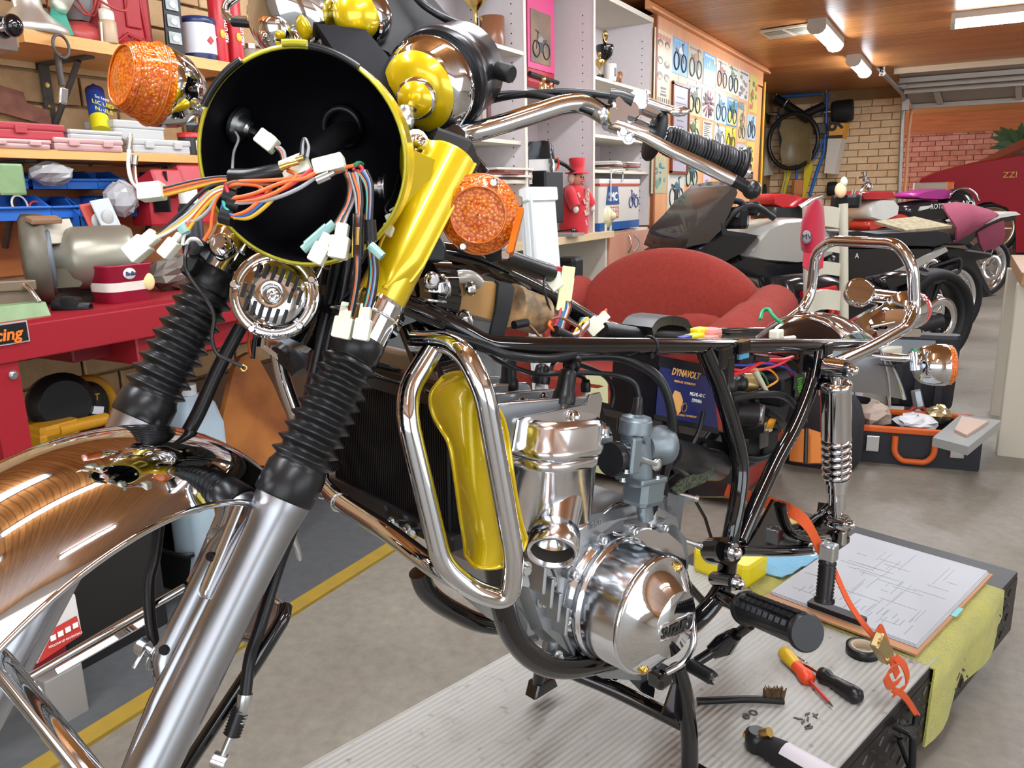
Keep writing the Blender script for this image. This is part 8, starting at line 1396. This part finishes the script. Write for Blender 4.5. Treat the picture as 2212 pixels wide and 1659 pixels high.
def wheel(c,n,R_,w,par,rim,spokes=10,disc=True):
    b=MB();pr=[(R_*.80,-w*.5),(R_*.93,-w*.5),(R_*.99,-w*.25),(R_,0),(R_*.99,w*.25),(R_*.93,w*.5),(R_*.80,w*.5),(R_*.78,0),(R_*.80,-w*.5)];b.lathe(pr,c,n,40,False,False);b.build('tyre',RUBBERM,par)
    b=MB();b.lathe([(R_*.80,-w*.35),(R_*.72,-w*.3),(R_*.72,w*.3),(R_*.80,w*.35)],c,n,36,False,False);b.lathe([(R_*.14,-w*.5),(R_*.14,w*.5)],c,n,18);rm=b.build('rim',rim,par);x,y,z=frame(n)
    for k in range(spokes):a=2*pi*k/spokes;b=MB();b.tube([c+x*cos(a)*R_*.12+y*sin(a)*R_*.12,c+x*cos(a)*R_*.74+y*sin(a)*R_*.74],R_*(.018 if spokes>8 else .05),6);b.build('spoke',rim,rm)
    if disc:b=MB();b.lathe([(R_*.3,w*.5),(R_*.46,w*.5),(R_*.46,w*.53),(R_*.3,w*.53),(R_*.3,w*.5)],c,n,30,False,False);b.build('brake_disc',CHROME_DULL,par)
SILV2=mat('silver_paint','#b4b2ac',.25,.3,coat=.6);GLB=mat('fairing_black','#17171b',.2,coat=.4);MBK=mat('matt_black','#1f1f22',.5);REDP=mat('tank_red','#b01c24',.25,coat=.6);WHP=mat('tank_white','#cfd0c8',.25,coat=.6);PURP=mat('fairing_purple','#a02c80',.3,coat=.4)
f,n=plane((-1.71,5.08,0),(.2,7.36,0));n=-n if n.dot(CC-f(1700,500))<0 else n
t=thing('touring_motorcycle',V((f(1800,600).x,f(1800,600).y,0)),'silver and black touring motorcycle parked behind the armchair','motorcycle','motorcycles parked at the far end')
R_=.31;wheel(V((f(2050,600).x,f(2050,600).y,R_))-n*.0,n,R_,.15,t,CHROME_DULL,16,True);wheel(V((f(1440,640).x,f(1440,640).y,R_)),n,R_,.12,t,MBK,10)
slabp(f,n,[(1425,540),(1440,500),(1475,465),(1505,430),(1530,405),(1545,392),(1550,410),(1530,460),(1510,500),(1480,530)],.5,mat('smoked_screen','#4a4440',.12,trans=.3),'windscreen',t)
slabp(f,n,[(1430,545),(1478,520),(1510,500),(1590,506),(1560,540),(1500,570),(1440,570)],.55,GLB,'nose_fairing',t);slabp(f,n,[(1500,470),(1508,510),(1560,512),(1600,508),(1560,500),(1520,495)],.5,MBK,'cockpit',t)
slabp(f,n,[(1585,520),(1610,490),(1650,473),(1700,470),(1735,480),(1760,510),(1765,545),(1735,562),(1680,568),(1600,562),(1560,552)],.42,SILV2,'tank_cover',t);slabp(f,n,[(1560,545),(1640,562),(1730,562),(1770,600),(1760,660),(1700,640),(1600,600),(1500,575)],.40,GLB,'side_fairing',t)
slabp(f,n,[(1750,500),(1800,495),(1850,502),(1900,500),(2000,495),(2025,500),(2035,520),(1990,532),(1900,530),(1830,528),(1760,530)],.32,MBK,'seat',t);slabp(f,n,[(1760,530),(1850,530),(1990,530),(2000,545),(1960,560),(1880,590),(1840,640),(1780,640),(1750,570)],.3,GLB,'side_panel',t);slabp(f,n,[(1880,590),(1960,548),(2010,528),(2015,536),(1970,560),(1890,605)],.34,SILV2,'silver_strip',t)
slabp(f,n,[(2005,528),(2040,505),(2090,475),(2120,462),(2165,462),(2165,472),(2120,480),(2080,500),(2050,530)],.3,GLB,'tail',t);slabp(f,n,[(2075,478),(2120,460),(2160,456),(2170,462),(2120,470),(2085,485)],.32,WHP,'tail_trim',t);slabp(f,n,[(2150,468),(2160,464),(2162,476),(2152,480)],.1,mat('red_lens2','#b02420',.2),'tail_lamp',t)
slabp(f,n,[(2010,530),(2060,535),(2130,545),(2128,552),(2090,560),(2130,640),(2120,642),(2080,575),(2030,560)],.14,MBK,'rear_hugger',t)
b=MB();b.tube([f(1850,700),f(1900,650),f(2050,600)],.035,8);b.build('swing_arm',MBK,t);b=MB();b.tube(fillet([f(1985,575,.1),f(2050,555,.1),f(2050,585,.1),f(2000,600,.1)],.04),.014,6);b.build('footrest_hanger',MBK,t)
for k,l in enumerate(([(1530,490),(1560,455),(1600,445),(1640,470)],[(1545,430),(1575,440),(1560,470)])):b=MB();b.tube(catmull([f(*q,.15)for q in l],4),.022,8);b.build('handlebar',MBK,t)
b=MB();b.box(f(1570,470,.1),(.16,.12,.14),bev=.03);b.box(f(1600,450,.1),(.12,.1,.09),bev=.02);b.build('switchgear',BLACKP,t);b=MB();b.cyl(f(1550,500,.16),f(1545,520,.16),.035);b.build('fork_top',mat('gold_fork',(.6,.45,.15,1),.3,.9),t)
text('lettering','A',f(1806,549,.2),f(1850,548)-f(1800,550),UP,.05,WHITE,t)
b=MB();G=[[f(2050+12*i-4*j*(1 if i<3 else 1),450+8*j+6*(i%2)-5*(i==2),.17+.02*((i+j)%2))for i in range(5)]for j in range(8)];b.slab([[f(px,py,o_)for px,py,o_ in r]for r in(((2060,440,-.1),(2090,436,-.1),(2125,450,-.1)),((2035,462,.05),(2080,440,.06),(2125,452,.05)),((2025,490,.17),(2060,465,.18),(2115,462,.17)),((2020,520,.19),(2050,490,.19),(2095,475,.18)),((2018,522,.18),(2032,515,.18),(2060,500,.17)))],.02);b.slab([[f(2072,500,.16),f(2100,485,.16),f(2128,475,.16)],[f(2075,525,.17),f(2100,515,.18),f(2128,505,.17)],[f(2085,540,.16),f(2105,535,.17),f(2125,525,.16)]],.02);tag(b.build('maroon_cloth',mat('maroon_cotton','#7a3448',.9,bump=(60,.4))),'maroon cloth draped over the tail of the touring motorcycle','cloth')
t=thing('seat_magazine',f(1970,495),'magazine lying on the seat of the touring motorcycle','magazine');b=MB();q=[f(1912,478,-.1),f(2000,468,-.1),f(2022,486,.14),f(1925,496,.14)];b.rings([[p-UP*.02 for p in q],q],smooth=False);b.build('pages',mat('magazine_cover','#a89c7c',.5,noise=(30,.2,'#7d7460')),t)
# nearer black motorcycle with a red trellis frame, mostly behind the armchair
f,n=plane((-1.55,4.2,0),(-.11,5.92,0));n=-n if n.dot(CC-f(1900,650))<0 else n;c=f(2002,690);t=thing('black_motorcycle',V((f(1850,690).x,f(1850,690).y,0)),'black motorcycle with red trellis frame between armchair and touring machine','motorcycle','motorcycles parked at the far end')
wheel(V((c.x,c.y,.33)),n,.33,.19,t,MBK,5);slabp(f,n,[(1660,600),(1760,590),(1850,620),(1870,680),(1840,760),(1740,760),(1680,700)],.3,GLB,'engine_cowl',t)
for l in([(1690,630),(1740,622),(1760,618)],[(1745,618),(1765,680),(1770,720)],[(1765,620),(1740,720)],[(1660,700),(1720,730),(1790,740)]):b=MB();b.tube([f(*q,.17)for q in l],.022,8);b.build('trellis_tube',REDP,t)
b=MB();b.tube([f(1850,740),f(1930,720),V((c.x,c.y,.33))+n*.12],.045,8);b.build('swing_arm',MBK,t);slabp(f,n,[(1880,600),(1950,585),(2040,600),(2010,612),(1950,605),(1890,625)],.16,GLB,'tail',t);b=MB();b.tube(catmull([f(1990,585),f(2050,600),f(2085,640)],4),.05,8,flat=.4);b.build('hugger',MBK,t)
# far bikes in front of the back wall
def small_bike(xy0,xy1,label,parts):
    f,n=plane(xy0,xy1);n=-n if n.dot(CC-f(1800,440))<0 else n;t=thing('parked_motorcycle',V(((xy0[0]+xy1[0])/2,(xy0[1]+xy1[1])/2,0)),label,'motorcycle','motorcycles parked at the far end')
    for q in(xy0,xy1):wheel(V((q[0],q[1],.31)),n,.31,.11,t,CHROME_DULL,10)
    for nm,l,th,m in parts:slabp(f,n,l,th,m,nm,t)
    return f,n,t
f,n,t=small_bike((-1.75,6.9,0),(-.75,8.3,0),'red motorcycle with chrome bars behind the silver tank',(('tank',[(1642,420),(1665,418),(1700,422),(1735,432),(1730,450),(1660,450),(1640,440)],.3,REDP),('seat',[(1640,445),(1730,448),(1780,470),(1760,490),(1640,480)],.3,MBK),('side_cover',[(1640,470),(1720,480),(1740,500),(1650,500)],.28,REDP)))
for l in([(1690,450),(1715,432),(1735,425)],[(1700,455),(1730,445),(1745,450)]):b=MB();b.tube([f(*q,.2)for q in l],.03,8);b.build('switchgear',CHROME_DULL,t)
f,n,t=small_bike((-1.2,8.1,0),(-.3,9.4,0),'old motorcycle with white tank, number plate and high chrome bars',(('tank',[(1848,470),(1852,445),(1875,430),(1905,430),(1918,445),(1915,465),(1880,480)],.3,WHP),('red_tank',[(1826,420),(1850,414),(1905,414),(1912,428),(1880,432),(1835,430)],.3,REDP),('seat_cowl',[(1850,480),(1880,465),(1930,462),(1965,468),(1940,485),(1880,492),(1850,500)],.24,mat('cowl_orange','#c03424',.3,coat=.4)),('seat',[(1770,500),(1850,496),(1920,488),(1920,510),(1800,530)],.3,MBK)))
for l in([(1818,440),(1820,415),(1832,398),(1840,392)],[(1815,388),(1832,382),(1840,395)],[(1826,374),(1830,392)],[(1800,438),(1808,410)]):b=MB();b.tube(fillet([f(*q,.2)for q in l],.05),.016,8);b.build('handlebar',CHROME,t)
for px,py,rx,ry,m,nm in((1775,412,13,17,mat('pale_lens','#d3b48c',.3),'headlamp'),(1782,394,8,11,WHP,'number_disc'),(1836,404,7,9,CHROME_DULL,'mirror')):q=f(px,py,.22);k=(q-CC).dot(CF)/FPX;b=MB();b.ell(q,rx*k,ry*k,.03,CR,CU,20,8);b.build(nm,m,t)
b=MB();b.box(f(1800,435,.15),(.25,.2,.12),bev=.03);b.build('headstock',BLACKP,t)
f,n,t=small_bike((-.75,8.8,0),(.25,10.0,0),'motorcycle with purple nose and black lettered seat near the red car',(('nose_fairing',[(1942,424),(1965,415),(2000,408),(2050,413),(2055,425),(2010,432),(1960,430)],.3,PURP),('seat_unit',[(1932,452),(1950,438),(1985,432),(2040,440),(2070,450),(2060,470),(1980,478),(1935,470)],.3,GLB),('white_flash',[(1960,446),(1985,442),(1978,450),(1955,456)],.34,WHP)))
text('lettering','ROTE',f(1992,446,.18),f(2010,444)-f(1980,446),UP,.07,WHITE,t);q=f(2045,448,.1);b=MB();b.ell(q,.19,.19,.17,CR,CU,22,12);tag(b.build('black_helmet',GLB),'black and white lettered helmet on the purple nosed motorcycle','helmet');b=MB();b.tube(catmull([q+V((0,0,.0))-CF*.15+CR*(.16*cos(a))+CU*(.16*sin(a))for a in(0.2,.8,1.5,2.2,2.8)],4),.012,6);o=b.build('helmet_trim',CHROME,bpy.data.objects['black_helmet']);text('lettering','AIO',q-CF*.185+CR*.02,CR,CU,.07,WHITE,bpy.data.objects['black_helmet'])
q=f(1878,455,.3);b=MB()
# ---- kart hung on the back wall
KY_=YB-.16;K=lambda px,py,o=0:PY(px,py,KY_-o);KB_=mat('kart_blue','#2468b4',.35);t=thing('racing_kart',K(1760,440),'blue racing kart hung upright on the back wall, side panel 19','kart')
for l,r_ in(([(1675,215),(1690,208),(1775,203)],.02),([(1786,200),(1785,260),(1780,330),(1765,370),(1750,420),(1765,440)],.022),([(1680,250),(1690,330),(1700,380),(1690,420),(1665,445)],.022),([(1780,300),(1760,345),(1765,300)],.018),([(1700,345),(1740,345)],.018),([(1720,350),(1722,430)],.018),([(1690,425),(1665,437),(1660,445)],.02)):b=MB();b.tube([K(*q)for q in l],r_,8);b.build('frame_tube',KB_,t)
b=MB();b.tube(fillet([K(1676,212),K(1680,193),K(1780,183),K(1787,205)],.1),.016,8);b.build('rear_bumper',paint('#9a7a6a',.35,metal=.7),t)
for(x0,y0,x1,y1)in((1675,212,1748,258),(1742,246,1782,228)):b=MB();b.tube([K(x0,y0,.1),K(x1,y1,.1)],.055,12);b.build('exhaust_pipe',BLACKP,t)
b=MB();b.tube(fillet([K(1742,255,.1),K(1756,262,.1),K(1757,275,.1)],.05),.03,10);b.build('exhaust_tail',BLACKP,t);b=MB();b.torus(K(1700,222,.12),K(1748,258)-K(1675,212),.065,.012,16,6);b.build('exhaust_clamp',CHROME_DULL,t)
c=K(1713,305,.16);b=MB();k=(c-CC).dot(CF)/FPX;x_,y_=V((1,0,0)),UP;b.tube([c+x_*cos(a)*51*k+y_*sin(a)*57*k for a in[2*pi*j/36 for j in range(36)]],.028,8,closed=True);b.build('bicycle_tyre',RUBBER,t)
b=MB();R_=[]
for py,x0,x1,o_ in((258,1690,1750,.02),(280,1683,1755,.06),(300,1690,1748,.1),(330,1685,1752,.16),(355,1690,1748,.12)):R_.append([K(x0+(x1-x0)*k/6,py,o_+.08*(abs(k-3)/3)**2)for k in range(7)])
b.slab(R_,.02);b.build('seat',mat('seat_resin','#8a7a52',.4,noise=(3,.2,'#6a5a40')),t)
for l in([(1692,350),(1708,345),(1708,375),(1690,440),(1680,440),(1695,380)],[(1738,350),(1755,350),(1756,365),(1740,420),(1732,440),(1735,400)]):q=[K(*p,.02)for p in l];b=MB();b.rings([q,[p+V((0,.03,0))for p in q]],smooth=False);b.build('floor_panel',paint('#cdb61c',.4),t)
for px,py,ry,rx,yy in((1820,240,23,21,.0),(1645,245,26,14,0),(1798,408,15,10,0),(1643,415,18,10,0)):c=K(px,py,.02);k=(c-CC).dot(CF)/FPX;b=MB();b.lathe([(ry*k*.55,-rx*k),(ry*k*.92,-rx*k),(ry*k,-rx*k*.7),(ry*k,rx*k*.7),(ry*k*.92,rx*k),(ry*k*.55,rx*k)],c,(1,0,.05),26);b.build('tyre',RUBBERM,t)
b=MB();b.cyl(K(1780,242),K(1802,240),.02);b.cyl(K(1655,246),K(1690,246),.02);b.build('rear_axle',CHROME_DULL,t)
for l,m,nm in(([(1795,264),(1826,266),(1818,300),(1789,299)],paint('#d8962c',.4),'number_panel'),([(1789,299),(1818,300),(1808,345),(1802,376),(1780,374)],paint('#c9c2b6',.4),'side_pod'),([(1640,278),(1654,276),(1660,378),(1642,382)],paint('#bdb6a8',.4),'side_pod')):q=[K(*p,.1)for p in l];b=MB();b.rings([q,[p+V((.04,.14,0))for p in q]],smooth=False);b.build(nm,m,t)
text('number','19',K(1806,284,.105),UP,(-1,0,0),.26,BLACKP,t,bold=.006)
for px,py,r_ in((1690,240,.05),(1765,240,.06),(1772,278,.07),(1712,238,.04)):b=MB();b.box(K(px,py,.06),(r_*2,.12,r_*2),bev=.02);b.build('hub_parts',mat('greasy_metal','#54504c',.4,.6),t)
b=MB();b.box(K(1722,405,.05),(.14,.1,.2),bev=.04);b.build('fuel_tank',paint('#c07a4c',.4),t)
# ---- garage door, tracks and bracket
GY2=mat('door_grey','#9a9288',.45);t=thing('garage_door',PY(2080,225,11.3),'raised grey sectional garage door under the ceiling','garage door');L1=(PY(1932,150,9.9),PY(2212,124,9.9));L2=(PY(1968,231,11.35),PY(2230,213,11.35));ex=V((3.2,0,0))
E1=[L1[0],L1[0]+ex];E2=[L2[0],L2[0]+ex];b=MB();b.slab([[p+UP*.03 for p in E1],[p+UP*.03 for p in E2]],.03);b.build('curtain',GY2,t)
for k,(fr,w)in enumerate(((0,.10),(.28,.05),(.42,.05),(.56,.05),(1,.05))):a_,c_=E1[0].lerp(E2[0],fr),E1[1].lerp(E2[1],fr);b=MB();b.box((a_+c_)/2,((a_-c_).length,.05,w),(1,0,0),None,UP);b.build('rail',wood('door_rail_timber','#b09a7c','#c2ae90','x')if k==0 else GY2,t)
for fr in(.1,.35,.42,.7):a_,c_=E1[0].lerp(E1[1],fr),E2[0].lerp(E2[1],fr);b=MB();b.box(a_.lerp(c_,.8),(.06,.5,.02),(1,0,0),c_-a_,None);b.build('panel_rib',paint('#b5afa6',.45),t)
b=MB();b.box(PY(1958,215,11.2),(.08,.1,.25));b.box(PY(1950,185,10.6),(.1,.3,.06));b.build('hinge_plate',mat('galvanised','#7a736c',.4,.6),t)
t=thing('door_track',PY(1940,430,11.4),'galvanised garage door track with perforated hanger bracket','door track');GALV=mat('galvanised2','#a8a49c',.4,.5);b=MB();b.tube(fillet([PY(1908,158,9.7),PY(1953,205,11.0),PY(1950,230,11.4),PY(1938,520,11.4)],.2),.025,8);b.build('track',GALV,t)
for l in([(1810,104),(1914,92)],[(1914,92),(1904,164)],[(1850,99),(1905,152)]):a_,c_=(PY(*q,9.7)for q in l);b=MB();b.box((a_+c_)/2,((a_-c_).length,.006,.05),a_-c_,(0,1,0),None);br=b.build('perforated_angle',paint('#b8b2a8',.5),t);b=MB();N=10;
for l in([(1850,99),(1914,92)],[(1914,92),(1904,164)],[(1852,101),(1905,152)]):
    for k in range(12):b.box(PY(l[0][0]+(l[1][0]-l[0][0])*(k+.5)/12,l[0][1]+(l[1][1]-l[0][1])*(k+.5)/12,9.69),(.02,.004,.018))
b.build('slots',BLACKP,t)['kind']='stuff'
b=MB();b.tube(catmull([PY(1969,235,11.5),PY(1962,300,11.5),PY(1958,370,11.5),PY(1952,440,11.5)],4),.02,6);tag(b.build('orange_rope',paint('#d89a6a',.5)),'pale orange cord hanging down beside the door track','cord')
t=thing('ceiling_vent',PZ(1690,65,2.39),'white rectangular ceiling vent grille beside the batten lamp','vent');q=[PZ(*p,2.392)for p in((1640,66),(1745,50),(1790,62),(1665,81))];b=MB();b.rings([q,[p-UP*.015 for p in q]],smooth=False);b.build('frame',paint('#c9bfae',.5),t)
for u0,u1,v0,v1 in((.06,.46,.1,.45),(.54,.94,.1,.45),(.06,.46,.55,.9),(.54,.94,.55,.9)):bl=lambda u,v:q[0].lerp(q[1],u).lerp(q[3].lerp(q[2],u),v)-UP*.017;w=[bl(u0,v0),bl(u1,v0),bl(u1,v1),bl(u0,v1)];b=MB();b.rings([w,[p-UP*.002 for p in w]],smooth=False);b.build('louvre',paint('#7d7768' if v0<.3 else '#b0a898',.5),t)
# ---- red car, fern
CRD=mat('car_red','#9c0a1e',.4,spec=.25);t=thing('red_car',PY(2150,545,13),'red car with gold rimmed wheels parked beyond the garage door','car');C_=lambda px,py,o=0:PY(px,py,13+o)
ol=[(1985,402),(1988,388),(2020,375),(2100,355),(2200,338),(2330,318),(2330,545),(2195,545),(2193,470),(2175,448),(2140,436),(2105,440),(2088,452),(2075,470),(2000,470),(1990,440)]
p=[C_(*q)for q in ol];b=MB();cc=V((0,.1,0));b.rings([p,[q+V((0,.25,.03))for q in p],[q+V((0,1.6,.03))for q in p]],smooth=False);b.build('body',CRD,t);c=C_(2138,493,.15);wheel(c,V((0,-1,0)),57*(c-CC).dot(CF)/FPX,.26,t,mat('alloy_wheel',(.7,.62,.5,1),.25,1),7,False)
b=MB();b.box(C_(2015,402,-.02),(.5,.1,.1),bev=.02);b.build('headlamp',paint('#b8a898',.3),t);b=MB();b.box(C_(2052,402,-.03),(.1,.1,.12),bev=.02);b.build('indicator',paint('#d8701c',.3),t);b=MB();b.box(C_(2040,470,.2),(.9,.3,.25),bev=.06);b.build('bumper',MBK,t);text('lettering','ZZI',C_(2182,378,-.03),(1,0,.0),UP,.11,paint('#d8a848',.4),t);b=MB();b.box(C_(2195,510,.1),(.05,.1,.35));b.build('mud_flap',BLACKP,t)
b=MB();b.slab([[C_(2105,352,.9),C_(2160,325,.9),C_(2230,290,.9)],[C_(2110,356,.6),C_(2170,335,.6),C_(2240,305,.6)]],.04);b.build('bonnet_scoop',paint('#8a4a3c',.4),t)
t=thing('hanging_fern',PY(2195,340,15),'dark green staghorn fern hanging on the far red brick wall','plant');F_=lambda px,py,o=0:PY(px,py,15.6-o);LF=mat('fern_green','#3f5a34',.6);b=MB();b.ell(F_(2190,325),.22,.15,.25);b.build('pot',paint('#4a4038',.7),t);rd=random.Random(5)
for k in range(15):
    a=radians(15+150*k/14);L_=rd.uniform(.35,.6);c=F_(2200,318,.1);d_=V((cos(a),-rd.uniform(0,.5),sin(a)));pts=[c+d_*L_*j/4-UP*(.25*(j/4)**2*L_)for j in range(5)];b=MB();b.slab([[q-V((d_.z,0,-d_.x))*w,q,q+V((d_.z,0,-d_.x))*w]for q,w in zip(pts,(.02,.035,.045,.04,.01))],.008);b.build('frond',LF,t)
